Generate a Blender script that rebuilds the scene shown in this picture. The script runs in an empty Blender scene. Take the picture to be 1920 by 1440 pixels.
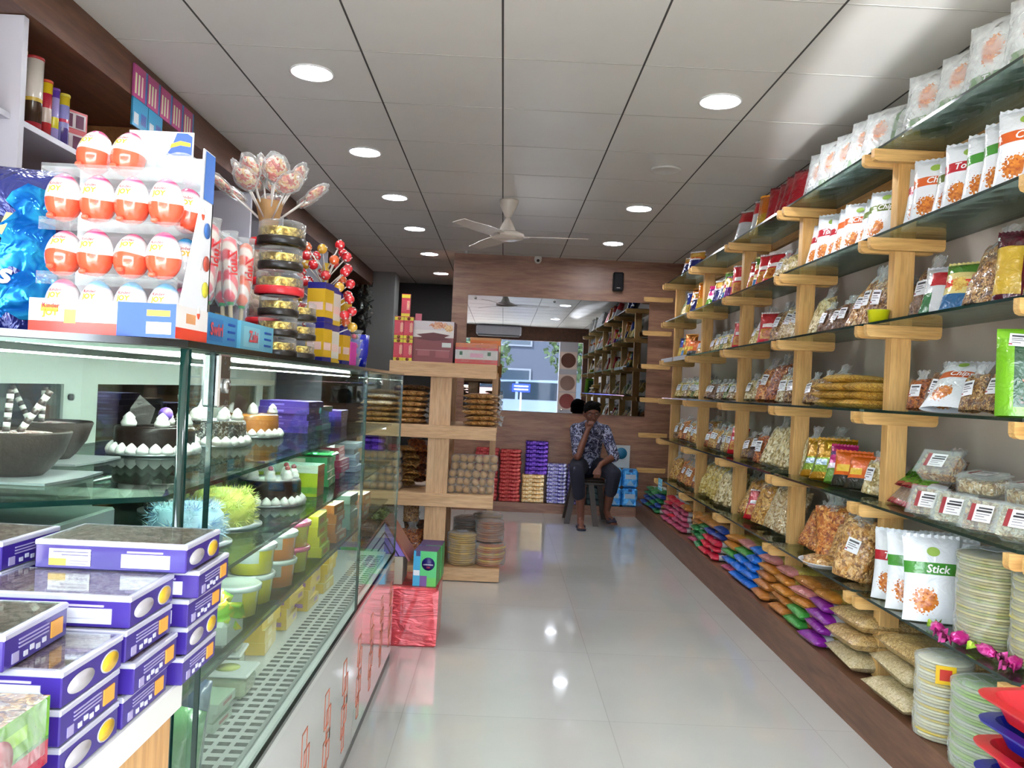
import bpy, bmesh, math, random
from mathutils import Vector, Matrix, noise, Euler
S = bpy.context.scene
COL = S.collection
PI = math.pi
R = math.radians
random.seed(7)

# ---------------------------------------------------------------- camera
CAM_Z = 1.27
def make_camera():
    phi = R(2.65); f = 1500.0
    r = Vector((math.cos(phi), 0, math.sin(phi))); u = Vector((-math.sin(phi), 0, math.cos(phi))); y = Vector((0, 1, 0))
    fw = (y + r * (17 / f) + u * (8 / f)).normalized()
    r = (r - fw * r.dot(fw)).normalized(); u = r.cross(fw)
    m = Matrix(((r.x, u.x, -fw.x, 0), (r.y, u.y, -fw.y, 0), (r.z, u.z, -fw.z, CAM_Z), (0, 0, 0, 1)))
    cd = bpy.data.cameras.new('camera'); cam = bpy.data.objects.new('camera', cd); COL.objects.link(cam)
    cam.matrix_world = m; cd.sensor_width = 36; cd.lens = f / 1920 * 36; cd.clip_start = .02; cd.clip_end = 200
    S.camera = cam
make_camera()
# ---------------------------------------------------------------- world, exposure
S.view_settings.view_transform = 'Standard'; S.view_settings.look = 'None'
S.view_settings.gamma = 1; S.view_settings.use_curve_mapping = False
S.view_settings.exposure = 1.0
W = bpy.data.worlds.new('sky'); S.world = W; W.use_nodes = True
_b = W.node_tree.nodes['Background']; _b.inputs[0].default_value = (.80, .90, 1.0, 1); _b.inputs[1].default_value = 9.0
try:
    S.cycles.transparent_max_bounces = 24; S.cycles.max_bounces = 9; S.cycles.diffuse_bounces = 4; S.cycles.glossy_bounces = 4
    S.cycles.sample_clamp_indirect = 6.0; S.cycles.caustics_reflective = False; S.cycles.caustics_refractive = False
    S.cycles.blur_glossy = .5
except Exception: pass
def light(name, kind, loc, rot, energy, color=(1, 1, 1), **k):
    l = bpy.data.lights.new(name, kind); l.energy = energy; l.color = color
    for a, b in k.items(): setattr(l, a, b)
    o = bpy.data.objects.new(name, l); COL.objects.link(o); o.location = loc; o.rotation_euler = rot
    return o
# daylight through the open shop front: the opening is marked as a portal for the sky
_p = light('shopfront_portal', 'AREA', (0, -1.0, 1.18), (R(-90), 0, 0), 1, shape='RECTANGLE', size=3.6, size_y=2.36)
_p.rotation_euler = (R(90), 0, R(180)); _p.rotation_euler = Vector((0, 1, 0)).to_track_quat('-Z', 'Z').to_euler()
_p.data.cycles.is_portal = True
light('sun', 'SUN', (0, -10, 12), Vector((.55, -.35, -.75)).to_track_quat('-Z', 'Z').to_euler(), 34, (1, .96, .9), angle=R(1))
# sunlight thrown up onto the front ceiling by a parked windscreen in the street
light('windscreen_glint', 'SPOT', (.95, -4.6, .9), (Vector((1.58, 2.75, 2.67)) - Vector((.95, -4.6, .9))).to_track_quat('-Z', 'Z').to_euler(), 3500, (.95, .97, 1), spot_size=R(6.5), spot_blend=.35, shadow_soft_size=.05)

# ---------------------------------------------------------------- materials
MATS = {}
def nt(name):
    m = bpy.data.materials.new(name); m.use_nodes = True; t = m.node_tree
    b = t.nodes['Principled BSDF']; return m, t, b
def N(t, kind, **k):
    n = t.nodes.new(kind)
    for a, v in k.items():
        if a.startswith('i_'):
            n.inputs[int(a[2:]) if a[2:].isdigit() else a[2:].replace('_', ' ')].default_value = v
        else: setattr(n, a, v)
    return n
def c4(c): return (c[0], c[1], c[2], 1)
def srgb(*c):
    return tuple(((v / 255) / 12.92 if v / 255 <= .04045 else ((v / 255 + .055) / 1.055) ** 2.4) for v in c)
def hexc(h): return srgb(int(h[0:2], 16), int(h[2:4], 16), int(h[4:6], 16))
def plain(name, c, rough=.5, metal=0, coat=0, emis=None, es=1, spec=.5, alpha=None, bump=0, bscale=60, trans=0):
    if name in MATS: return MATS[name]
    m, t, b = nt(name); L = t.links
    if isinstance(c, str): c = hexc(c)
    b.inputs['Base Color'].default_value = c4(c); b.inputs['Roughness'].default_value = rough
    b.inputs['Metallic'].default_value = metal; b.inputs['Coat Weight'].default_value = coat
    b.inputs['Coat Roughness'].default_value = .08; b.inputs['Specular IOR Level'].default_value = spec
    if emis: b.inputs['Emission Color'].default_value = c4(emis); b.inputs['Emission Strength'].default_value = es
    # a little natural unevenness in the surface of everything
    tc = N(t, 'ShaderNodeTexCoord'); n = N(t, 'ShaderNodeTexNoise', i_Scale=bscale, i_Detail=3)
    L.new(tc.outputs['Object'], n.inputs['Vector'])
    if bump:
        bp = N(t, 'ShaderNodeBump', i_Strength=bump, i_Distance=.004)
        L.new(n.outputs[0], bp.inputs['Height']); L.new(bp.outputs[0], b.inputs['Normal'])
        if coat: L.new(bp.outputs[0], b.inputs['Coat Normal'])
    elif not emis:
        r = N(t, 'ShaderNodeMapRange'); r.inputs[3].default_value = max(rough - .04, 0); r.inputs[4].default_value = min(rough + .06, 1)
        L.new(n.outputs[0], r.inputs[0]); L.new(r.outputs[0], b.inputs['Roughness'])
    MATS[name] = m; return m
def foil(name, c, c2=None, rough=.22, metal=.85, bs=28):
    """crinkled metallised film"""
    if name in MATS: return MATS[name]
    m, t, b = nt(name); L = t.links
    if isinstance(c, str): c = hexc(c)
    if isinstance(c2, str): c2 = hexc(c2)
    tc = N(t, 'ShaderNodeTexCoord'); n = N(t, 'ShaderNodeTexNoise', i_Scale=bs, i_Detail=2, i_Distortion=.6)
    L.new(tc.outputs['Object'], n.inputs['Vector'])
    cr = N(t, 'ShaderNodeValToRGB'); cr.color_ramp.elements[0].color = c4(c); cr.color_ramp.elements[1].color = c4(c2 or c)
    cr.color_ramp.elements[0].position = .42; cr.color_ramp.elements[1].position = .58
    L.new(n.outputs[0], cr.inputs[0]); L.new(cr.outputs[0], b.inputs['Base Color'])
    b.inputs['Metallic'].default_value = metal; b.inputs['Roughness'].default_value = rough
    bp = N(t, 'ShaderNodeBump', i_Strength=.9, i_Distance=.01); L.new(n.outputs[0], bp.inputs['Height']); L.new(bp.outputs[0], b.inputs['Normal'])
    MATS[name] = m; return m
def snack(name, cols, scale=90, bump=.8, coat=.9, film=0):
    """food seen through clear film: chunky cells of three colours under a glossy wrinkled coat"""
    if name in MATS: return MATS[name]
    m, t, b = nt(name); L = t.links
    cols = [hexc(c) if isinstance(c, str) else c for c in cols]
    tc = N(t, 'ShaderNodeTexCoord'); v = N(t, 'ShaderNodeTexVoronoi', i_Scale=scale); v.inputs['Randomness'].default_value = 1
    n0 = N(t, 'ShaderNodeTexNoise', i_Scale=scale * .5, i_Detail=2)
    mx = N(t, 'ShaderNodeMixRGB'); mx.inputs[0].default_value = .03
    L.new(tc.outputs['Object'], n0.inputs['Vector']); L.new(tc.outputs['Object'], mx.inputs[1]); L.new(n0.outputs['Color'], mx.inputs[2])
    L.new(mx.outputs[0], v.inputs['Vector'])
    sp = N(t, 'ShaderNodeSeparateColor'); L.new(v.outputs['Color'], sp.inputs[0])
    cr = N(t, 'ShaderNodeValToRGB'); e = cr.color_ramp.elements; e[0].color = c4(cols[0]); e[0].position = .15; e[1].color = c4(cols[-1]); e[1].position = .9
    for i, c in enumerate(cols[1:-1]): x = e.new(.15 + .75 * (i + 1) / (len(cols) - 1)); x.color = c4(c)
    L.new(sp.outputs[0], cr.inputs[0])
    out = cr.outputs[0]
    if film:
        n1 = N(t, 'ShaderNodeTexNoise', i_Scale=22, i_Detail=3, i_Distortion=1.2); L.new(tc.outputs['Object'], n1.inputs['Vector'])
        r1 = N(t, 'ShaderNodeValToRGB'); r1.color_ramp.elements[0].position = .5; r1.color_ramp.elements[1].position = .72
        L.new(n1.outputs[0], r1.inputs[0])
        m2 = N(t, 'ShaderNodeMixRGB'); m2.inputs[2].default_value = (.75, .75, .72, 1)
        mm = N(t, 'ShaderNodeMath', operation='MULTIPLY'); mm.inputs[1].default_value = film; L.new(r1.outputs[0], mm.inputs[0])
        L.new(mm.outputs[0], m2.inputs[0]); L.new(out, m2.inputs[1]); out = m2.outputs[0]
    L.new(out, b.inputs['Base Color'])
    b.inputs['Roughness'].default_value = .45; b.inputs['Coat Weight'].default_value = coat; b.inputs['Coat Roughness'].default_value = .12
    bp = N(t, 'ShaderNodeBump', i_Strength=bump, i_Distance=.009); bp.invert = True
    L.new(v.outputs['Distance'], bp.inputs['Height']); L.new(bp.outputs[0], b.inputs['Normal'])
    n2 = N(t, 'ShaderNodeTexNoise', i_Scale=26, i_Detail=3, i_Distortion=.8); L.new(tc.outputs['Object'], n2.inputs['Vector'])
    b2 = N(t, 'ShaderNodeBump', i_Strength=1, i_Distance=.012); L.new(n2.outputs[0], b2.inputs['Height']); L.new(b2.outputs[0], b.inputs['Coat Normal'])
    MATS[name] = m; return m
def printed(name, base, bands=(), pics=(), rough=.3, metal=0, coat=.4, crinkle=.5):
    """printed pack; uses the UVs of its face. bands: (v0, v1, colour[, u0, u1]); pics: (u, v, ru, rv, colour, colour) food pictures"""
    if name in MATS: return MATS[name]
    m, t, b = nt(name); L = t.links
    uv = N(t, 'ShaderNodeUVMap'); sx = N(t, 'ShaderNodeSeparateXYZ'); L.new(uv.outputs[0], sx.inputs[0])
    U, V = sx.outputs[0], sx.outputs[1]
    cur = None
    def M(op, a, bb):
        q = N(t, 'ShaderNodeMath', operation=op)
        for i, x in enumerate((a, bb)):
            if x is None: continue
            if isinstance(x, (int, float)): q.inputs[i].default_value = x
            else: L.new(x, q.inputs[i])
        return q.outputs[0]
    rgb = N(t, 'ShaderNodeRGB'); rgb.outputs[0].default_value = c4(hexc(base) if isinstance(base, str) else base); cur = rgb.outputs[0]
    def mix(fac, col):
        nonlocal cur
        q = N(t, 'ShaderNodeMixRGB'); L.new(fac, q.inputs[0]); L.new(cur, q.inputs[1])
        if hasattr(col, 'is_output'): L.new(col, q.inputs[2])
        else: q.inputs[2].default_value = c4(hexc(col) if isinstance(col, str) else col)
        cur = q.outputs[0]
    for bd in bands:
        v0, v1, c = bd[:3]; u0, u1 = bd[3:5] if len(bd) > 3 else (-.1, 1.1)
        f = M('MULTIPLY', M('GREATER_THAN', V, v0), M('LESS_THAN', V, v1))
        f = M('MULTIPLY', f, M('MULTIPLY', M('GREATER_THAN', U, u0), M('LESS_THAN', U, u1)))
        mix(f, c)
    tc = N(t, 'ShaderNodeTexCoord')
    for (pu, pv, ru, rv, ca, cb) in pics:
        a = M('POWER', M('ABSOLUTE', M('DIVIDE', M('SUBTRACT', U, pu), ru), None), 2); a2 = M('POWER', M('ABSOLUTE', M('DIVIDE', M('SUBTRACT', V, pv), rv), None), 2)
        vo = N(t, 'ShaderNodeTexVoronoi', i_Scale=120); L.new(tc.outputs['Object'], vo.inputs['Vector'])
        sc = N(t, 'ShaderNodeSeparateColor'); L.new(vo.outputs['Color'], sc.inputs[0])
        cr = N(t, 'ShaderNodeValToRGB'); cr.color_ramp.elements[0].color = c4(hexc(ca)); cr.color_ramp.elements[1].color = c4(hexc(cb))
        L.new(sc.outputs[1], cr.inputs[0])
        f = M('LESS_THAN', M('ADD', M('ADD', a, a2), M('MULTIPLY', vo.outputs['Distance'], .9)), 1.0)
        mix(f, cr.outputs[0])
    L.new(cur, b.inputs['Base Color'])
    b.inputs['Roughness'].default_value = rough; b.inputs['Metallic'].default_value = metal; b.inputs['Coat Weight'].default_value = coat; b.inputs['Coat Roughness'].default_value = .1
    if crinkle:
        n = N(t, 'ShaderNodeTexNoise', i_Scale=24, i_Detail=3, i_Distortion=.8); L.new(tc.outputs['Object'], n.inputs['Vector'])
        bp = N(t, 'ShaderNodeBump', i_Strength=crinkle, i_Distance=.01); L.new(n.outputs[0], bp.inputs['Height']); L.new(bp.outputs[0], b.inputs['Normal']); L.new(bp.outputs[0], b.inputs['Coat Normal'])
    MATS[name] = m; return m
def wood(name, c1, c2, axis=2, rough=.5, knots=False, scale=1.0, coat=0, stretch=14):
    if name in MATS: return MATS[name]
    m, t, b = nt(name); L = t.links
    tc = N(t, 'ShaderNodeTexCoord'); mp = N(t, 'ShaderNodeMapping'); s = [stretch * scale] * 3; s[axis] = 1.0 * scale
    mp.inputs['Scale'].default_value = s; L.new(tc.outputs['Object'], mp.inputs['Vector'])
    n = N(t, 'ShaderNodeTexNoise', i_Scale=2.2, i_Detail=6, i_Distortion=.7); L.new(mp.outputs[0], n.inputs['Vector'])
    cr = N(t, 'ShaderNodeValToRGB'); cr.color_ramp.elements[0].color = c4(hexc(c1)); cr.color_ramp.elements[1].color = c4(hexc(c2))
    cr.color_ramp.elements[0].position = .3; cr.color_ramp.elements[1].position = .7
    L.new(n.outputs[0], cr.inputs[0]); out = cr.outputs[0]
    n3 = N(t, 'ShaderNodeTexNoise', i_Scale=12, i_Detail=4); L.new(mp.outputs[0], n3.inputs['Vector'])
    mx = N(t, 'ShaderNodeMixRGB', blend_type='MULTIPLY'); mx.inputs[0].default_value = .35
    c3 = N(t, 'ShaderNodeValToRGB'); c3.color_ramp.elements[0].position = .35; c3.color_ramp.elements[0].color = (.45, .4, .35, 1); c3.color_ramp.elements[1].position = .6
    L.new(n3.outputs[0], c3.inputs[0]); L.new(out, mx.inputs[1]); L.new(c3.outputs[0], mx.inputs[2]); out = mx.outputs[0]
    if knots:
        v = N(t, 'ShaderNodeTexVoronoi', i_Scale=3.1); mp2 = N(t, 'ShaderNodeMapping'); s2 = [1.0] * 3; s2[axis] = .6; mp2.inputs['Scale'].default_value = s2
        L.new(tc.outputs['Object'], mp2.inputs['Vector']); L.new(mp2.outputs[0], v.inputs['Vector'])
        k = N(t, 'ShaderNodeValToRGB'); k.color_ramp.elements[0].position = .03; k.color_ramp.elements[1].position = .07
        k.color_ramp.elements[0].color = (1, 1, 1, 1); k.color_ramp.elements[1].color = (0, 0, 0, 1); L.new(v.outputs['Distance'], k.inputs[0])
        mk = N(t, 'ShaderNodeMixRGB'); L.new(k.outputs[0], mk.inputs[0]); L.new(out, mk.inputs[1]); mk.inputs[2].default_value = c4(hexc('5a3418')); out = mk.outputs[0]
    L.new(out, b.inputs['Base Color']); b.inputs['Roughness'].default_value = rough; b.inputs['Coat Weight'].default_value = coat; b.inputs['Coat Roughness'].default_value = .15
    MATS[name] = m; return m
def thin_glass(name, tint, refl=.55, rough=.0, base=.04, dirt=0):
    """pane: tinted straight-through view plus a mirror reflection that grows at grazing angles"""
    if name in MATS: return MATS[name]
    m = bpy.data.materials.new(name); m.use_nodes = True; t = m.node_tree; L = t.links; t.nodes.clear()
    o = N(t, 'ShaderNodeOutputMaterial'); tr = N(t, 'ShaderNodeBsdfTransparent'); tr.inputs[0].default_value = c4(hexc(tint) if isinstance(tint, str) else tint)
    g = N(t, 'ShaderNodeBsdfGlossy'); g.inputs['Roughness'].default_value = rough; g.inputs[0].default_value = (.95, 1, .97, 1)
    fr = N(t, 'ShaderNodeFresnel', i_IOR=1.45); mu = N(t, 'ShaderNodeMath', operation='MULTIPLY'); mu.inputs[1].default_value = refl * 2
    ad = N(t, 'ShaderNodeMath', operation='ADD', use_clamp=True); ad.inputs[1].default_value = base
    L.new(fr.outputs[0], mu.inputs[0]); L.new(mu.outputs[0], ad.inputs[0])
    mx = N(t, 'ShaderNodeMixShader'); L.new(ad.outputs[0], mx.inputs[0]); L.new(tr.outputs[0], mx.inputs[1]); L.new(g.outputs[0], mx.inputs[2])
    L.new(mx.outputs[0], o.inputs[0])
    MATS[name] = m; return m
def film_mat(name, haze=.16, col=(.9, .92, .92), bs=22, strength=1.0, rough=.12):
    """clear crinkled plastic film: mostly see-through, some milky diffuse, sharp glints"""
    if name in MATS: return MATS[name]
    m = bpy.data.materials.new(name); m.use_nodes = True; t = m.node_tree; L = t.links; t.nodes.clear()
    o = N(t, 'ShaderNodeOutputMaterial'); tr = N(t, 'ShaderNodeBsdfTransparent'); tr.inputs[0].default_value = (.95, .97, .96, 1)
    p = N(t, 'ShaderNodeBsdfPrincipled'); p.inputs['Base Color'].default_value = c4(col); p.inputs['Roughness'].default_value = rough; p.inputs['Specular IOR Level'].default_value = .9
    tc = N(t, 'ShaderNodeTexCoord'); n = N(t, 'ShaderNodeTexNoise', i_Scale=bs, i_Detail=3, i_Distortion=1.0); L.new(tc.outputs['Object'], n.inputs['Vector'])
    bp = N(t, 'ShaderNodeBump', i_Strength=strength, i_Distance=.012); L.new(n.outputs[0], bp.inputs['Height']); L.new(bp.outputs[0], p.inputs['Normal'])
    r = N(t, 'ShaderNodeMapRange'); r.inputs[1].default_value = .35; r.inputs[2].default_value = .75; r.inputs[3].default_value = haze * .5; r.inputs[4].default_value = min(1, haze * 2.2)
    L.new(n.outputs[0], r.inputs[0])
    lw = N(t, 'ShaderNodeLayerWeight', i_Blend=.25); ad = N(t, 'ShaderNodeMath', operation='ADD', use_clamp=True); ms = N(t, 'ShaderNodeMath', operation='MULTIPLY'); ms.inputs[1].default_value = .5
    L.new(lw.outputs['Facing'], ms.inputs[0]); L.new(ms.outputs[0], ad.inputs[0]); L.new(r.outputs[0], ad.inputs[1])
    mx = N(t, 'ShaderNodeMixShader'); L.new(ad.outputs[0], mx.inputs[0]); L.new(tr.outputs[0], mx.inputs[1]); L.new(p.outputs[0], mx.inputs[2]); L.new(mx.outputs[0], o.inputs[0])
    MATS[name] = m; return m

# ---------------------------------------------------------------- mesh building
class MB:
    """collects geometry for ONE mesh object; faces carry a material slot and UVs"""
    def __init__(s): s.v = []; s.f = []; s.m = []; s.uv = []; s.mats = []; s.sm = []
    def slot(s, mat):
        if mat not in s.mats: s.mats.append(mat)
        return s.mats.index(mat)
    def add(s, vs, fs, mat, uvs=None, smooth=False, M=None):
        o = len(s.v); k = s.slot(mat)
        s.v += [tuple(M @ Vector(p)) if M else tuple(p) for p in vs]
        for i, f in enumerate(fs):
            s.f.append(tuple(o + a for a in f)); s.m.append(k); s.sm.append(smooth)
            s.uv.append([uvs[a] for a in f] if uvs else [(0, 0)] * len(f))
        return s
    def box(s, x0, x1, y0, y1, z0, z1, mat, bev=0, M=None, mats=None):
        """mats: dict face->material with keys front(-y) back top bottom left(-x) right"""
        if bev:
            b = min(bev, abs(x1 - x0) / 2.1, abs(y1 - y0) / 2.1, abs(z1 - z0) / 2.1)
            pts = {}
            vs = []
            for ix, (xa, xb) in enumerate(((x0, x0 + b), (x1, x1 - b))):
                for iy, (ya, yb) in enumerate(((y0, y0 + b), (y1, y1 - b))):
                    for iz, (za, zb) in enumerate(((z0, z0 + b), (z1, z1 - b))):
                        pts[ix, iy, iz] = len(vs); vs += [(xa, yb, zb), (xb, ya, zb), (xb, yb, za)]
            P = lambda ix, iy, iz, k: pts[ix, iy, iz] + k
            fs = [[P(0,0,0,0),P(0,0,1,0),P(0,1,1,0),P(0,1,0,0)], [P(1,0,0,0),P(1,1,0,0),P(1,1,1,0),P(1,0,1,0)],
                  [P(0,0,0,1),P(1,0,0,1),P(1,0,1,1),P(0,0,1,1)], [P(0,1,0,1),P(0,1,1,1),P(1,1,1,1),P(1,1,0,1)],
                  [P(0,0,0,2),P(0,1,0,2),P(1,1,0,2),P(1,0,0,2)], [P(0,0,1,2),P(1,0,1,2),P(1,1,1,2),P(0,1,1,2)]]
            for iy in (0, 1):
                for iz in (0, 1):
                    fs.append([P(0,iy,iz,1),P(1,iy,iz,1),P(1,iy,iz,2),P(0,iy,iz,2)])
            for ix in (0, 1):
                for iz in (0, 1):
                    fs.append([P(ix,0,iz,0),P(ix,1,iz,0),P(ix,1,iz,2),P(ix,0,iz,2)])
            for ix in (0, 1):
                for iy in (0, 1):
                    fs.append([P(ix,iy,0,0),P(ix,iy,1,0),P(ix,iy,1,1),P(ix,iy,0,1)])
            for ix in (0, 1):
                for iy in (0, 1):
                    for iz in (0, 1): fs.append([P(ix,iy,iz,0),P(ix,iy,iz,1),P(ix,iy,iz,2)])
            return s.add(vs, fs, mat, M=M)
        vs = [(x0,y0,z0),(x1,y0,z0),(x1,y1,z0),(x0,y1,z0),(x0,y0,z1),(x1,y0,z1),(x1,y1,z1),(x0,y1,z1)]
        F = {'front': (0,1,5,4), 'right': (1,2,6,5), 'back': (2,3,7,6), 'left': (3,0,4,7), 'top': (4,5,6,7), 'bottom': (3,2,1,0)}
        for k, f in F.items():
            mm = (mats or {}).get(k, mat)
            s.add([vs[i] for i in f], [(0,1,2,3)], mm, uvs=[(0,0),(1,0),(1,1),(0,1)], M=M)
        return s
    def lathe(s, prof, mat, n=24, M=None, cx=0, cy=0, smooth=True, sx=1, sy=1, wob=0):
        vs = []; fs = []; k = len(prof); uvs = []
        for j, (r, z) in enumerate(prof):
            for i in range(n):
                a = 2 * PI * i / n; w = 1 + wob * math.sin(a * 3 + j)
                vs.append((cx + r * w * sx * math.cos(a), cy + r * w * sy * math.sin(a), z)); uvs.append((i / n, j / max(k - 1, 1)))
        for j in range(k - 1):
            for i in range(n): fs.append((j*n+i, j*n+(i+1)%n, (j+1)*n+(i+1)%n, (j+1)*n+i))
        if prof[0][0] > 1e-6: fs.append(tuple(reversed(range(n))))
        if prof[-1][0] > 1e-6: fs.append(tuple((k-1)*n+i for i in range(n)))
        return s.add(vs, fs, mat, uvs, smooth=smooth, M=M)
    def cyl(s, p, q, r, mat, n=12, r2=None, smooth=True):
        p = Vector(p); q = Vector(q); d = q - p; M = Matrix.Translation(p) @ d.to_track_quat('Z', 'Y').to_matrix().to_4x4()
        return s.lathe([(r, 0), (r2 if r2 is not None else r, d.length)], mat, n=n, M=M, smooth=smooth)
    def tube(s, pts, r, mat, n=8):
        pts = [Vector(p) for p in pts]; vs = []; fs = []
        for j, p in enumerate(pts):
            d = (pts[min(j+1, len(pts)-1)] - pts[max(j-1, 0)]).normalized(); q = d.to_track_quat('Z', 'Y')
            rr = r[j] if isinstance(r, (list, tuple)) else r
            for i in range(n): a = 2*PI*i/n; vs.append(p + q @ Vector((rr*math.cos(a), rr*math.sin(a), 0)))
        for j in range(len(pts)-1):
            for i in range(n): fs.append((j*n+i, j*n+(i+1)%n, (j+1)*n+(i+1)%n, (j+1)*n+i))
        fs.append(tuple(reversed(range(n)))); fs.append(tuple((len(pts)-1)*n+i for i in range(n)))
        return s.add(vs, fs, mat, smooth=True)
    def ball(s, c, r, mat, n=12, sx=1, sy=1, sz=1, lump=0, seed=0):
        vs = []; fs = []; k = max(n // 2, 4)
        for j in range(k + 1):
            t = PI * j / k
            for i in range(n):
                a = 2*PI*i/n; d = Vector((math.sin(t)*math.cos(a), math.sin(t)*math.sin(a), -math.cos(t)))
                q = 1 + (lump * noise.noise(d * 2.3 + Vector((seed, seed*.7, 0))) if lump else 0)
                vs.append((c[0]+r*sx*q*d.x, c[1]+r*sy*q*d.y, c[2]+r*sz*q*d.z))
        for j in range(k):
            for i in range(n): fs.append((j*n+i, j*n+(i+1)%n, (j+1)*n+(i+1)%n, (j+1)*n+i))
        return s.add(vs, fs, mat, smooth=True)
    def prism(s, poly, z0, z1, mat, M=None, side=None, smooth=False):
        n = len(poly); vs = [(x, y, z0) for x, y in poly] + [(x, y, z1) for x, y in poly]
        s.add(vs, [tuple(reversed(range(n))), tuple(range(n, 2*n))], mat, M=M)
        return s.add(vs, [(i, (i+1)%n, n+(i+1)%n, n+i) for i in range(n)], side or mat, M=M, smooth=smooth)
    def build(s, name, parent=None, loc=(0,0,0), rz=0, rot=None):
        me = bpy.data.meshes.new(name); me.from_pydata(s.v, [], s.f)
        for m in s.mats: me.materials.append(m)
        me.polygons.foreach_set('material_index', s.m); me.polygons.foreach_set('use_smooth', s.sm)
        ul = me.uv_layers.new(name='UVMap'); flat = []
        for u in s.uv:
            for a in u: flat += [a[0], a[1]]
        ul.data.foreach_set('uv', flat); me.update()
        o = bpy.data.objects.new(name, me); COL.objects.link(o)
        o.location = loc; o.rotation_euler = rot if rot is not None else (0, 0, rz)
        if parent: o.parent = parent
        return o
def empty(name, loc=(0,0,0), rz=0, rot=None):
    o = bpy.data.objects.new(name, None); COL.objects.link(o); o.location = loc; o.rotation_euler = rot if rot is not None else (0, 0, rz)
    o.empty_display_size = .05; return o
LAB = {}
def T(o, label, cat, group=None, kind=None):
    o['label'] = label; o['category'] = cat
    if group: o['group'] = group
    if kind: o['kind'] = kind
    LAB.setdefault(label.lower(), []).append(o.name)
    return o
def struct(o): o['kind'] = 'structure'; return o
KIDS = {}
def kids(o):
    return [c for c in COL.objects if c.parent == o]
def register(o): KIDS[o.name] = [(c, kids(c)) for c in kids(o)]; return o
def dup(o, loc, rz=0, rot=None, scale=None):
    """copy of a thing with copies of its parts and sub-parts"""
    if o.name not in KIDS: register(o)
    r = o.copy(); COL.objects.link(r); r.location = loc; r.rotation_euler = rot if rot is not None else (0, 0, rz)
    if scale is not None: r.scale = scale if hasattr(scale, '__len__') else (scale,) * 3
    for c, gs in KIDS[o.name]:
        d = c.copy(); COL.objects.link(d); d.parent = r
        for g in gs: e = g.copy(); COL.objects.link(e); e.parent = d
    for k in ('label', 'group'):
        if k in r: del r[k]
    return r
PROTO = {}
def inst(key, maker, loc, rz=0, rot=None, scale=None):
    """the first call uses the original itself, later ones copy it"""
    if key not in PROTO:
        o = maker(); PROTO[key] = o; register(o); o.location = loc; o.rotation_euler = rot if rot is not None else (0, 0, rz)
        if scale is not None: o.scale = scale if hasattr(scale, '__len__') else (scale,) * 3
        return o
    return dup(PROTO[key], loc, rz, rot, scale)
_TXT = {}
def text_mesh(txt, size, mat, extrude=.0006, bold=.0, shear=0.0, spacing=1.0):
    """lettering centred on the origin, in the xz plane facing -y; returns verts, faces"""
    key = (txt, bold, shear, spacing)
    if key not in _TXT:
        cu = bpy.data.curves.new('lettering', 'FONT'); cu.body = txt; cu.size = 1; cu.align_x = 'CENTER'; cu.align_y = 'CENTER'; cu.offset = bold; cu.shear = shear; cu.space_character = spacing
        cu.resolution_u = 2; cu.fill_mode = 'FRONT'
        ob = bpy.data.objects.new('lettering', cu); COL.objects.link(ob)
        dg = bpy.context.evaluated_depsgraph_get(); me = bpy.data.meshes.new_from_object(ob.evaluated_get(dg))
        _TXT[key] = ([tuple(v.co) for v in me.vertices], [tuple(p.vertices) for p in me.polygons])
        bpy.data.objects.remove(ob); bpy.data.curves.remove(cu); bpy.data.meshes.remove(me)
    vs, fs = _TXT[key]
    return [(x*size, -extrude, y*size) for x, y, z in vs], fs
def add_text(mb, txt, size, mat, M=None, surf=None, off=(0, 0), **k):
    vs, fs = text_mesh(txt, size, mat, **k)
    if surf: vs = [surf(x + off[0], z + off[1]) for x, y, z in vs]
    else: vs = [(x + off[0], y, z + off[1]) for x, y, z in vs]
    mb.add(vs, fs, mat, M=M)
    return mb
# ================================================================ ROOM
CEIL = 2.67; YB = 8.42; XL = -2.15; XR = 1.86; YF = -1.0; YE = 11.2
FLOOR_ = None
def tile_mat():
    m, t, b = nt('polished_floor_tile'); L = t.links
    tc = N(t, 'ShaderNodeTexCoord'); br = N(t, 'ShaderNodeTexBrick'); br.offset = 0; br.squash = 1
    br.inputs['Scale'].default_value = 1; br.inputs['Brick Width'].default_value = .8; br.inputs['Row Height'].default_value = .8
    br.inputs['Mortar Size'].default_value = .0022; br.inputs['Mortar Smooth'].default_value = .5
    br.inputs['Color1'].default_value = c4(hexc('c9c8c4')); br.inputs['Color2'].default_value = c4(hexc('cccbc7')); br.inputs['Mortar'].default_value = c4(hexc('b9b7b1'))
    mp = N(t, 'ShaderNodeMapping'); mp.inputs['Location'].default_value = (.33, .1, 0)
    L.new(tc.outputs['Object'], mp.inputs['Vector']); L.new(mp.outputs[0], br.inputs['Vector'])
    n = N(t, 'ShaderNodeTexNoise', i_Scale=3.5, i_Detail=5); L.new(tc.outputs['Object'], n.inputs['Vector'])
    mx = N(t, 'ShaderNodeMixRGB', blend_type='MULTIPLY'); mx.inputs[0].default_value = .12
    L.new(br.outputs[0], mx.inputs[1]); L.new(n.outputs[0], mx.inputs[2]); L.new(mx.outputs[0], b.inputs['Base Color'])
    r = N(t, 'ShaderNodeMapRange'); r.inputs[3].default_value = .035; r.inputs[4].default_value = .12; L.new(n.outputs[0], r.inputs[0]); L.new(r.outputs[0], b.inputs['Roughness'])
    b.inputs['Specular IOR Level'].default_value = .75; b.inputs['Coat Weight'].default_value = .5; b.inputs['Coat Roughness'].default_value = .03
    return m
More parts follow.
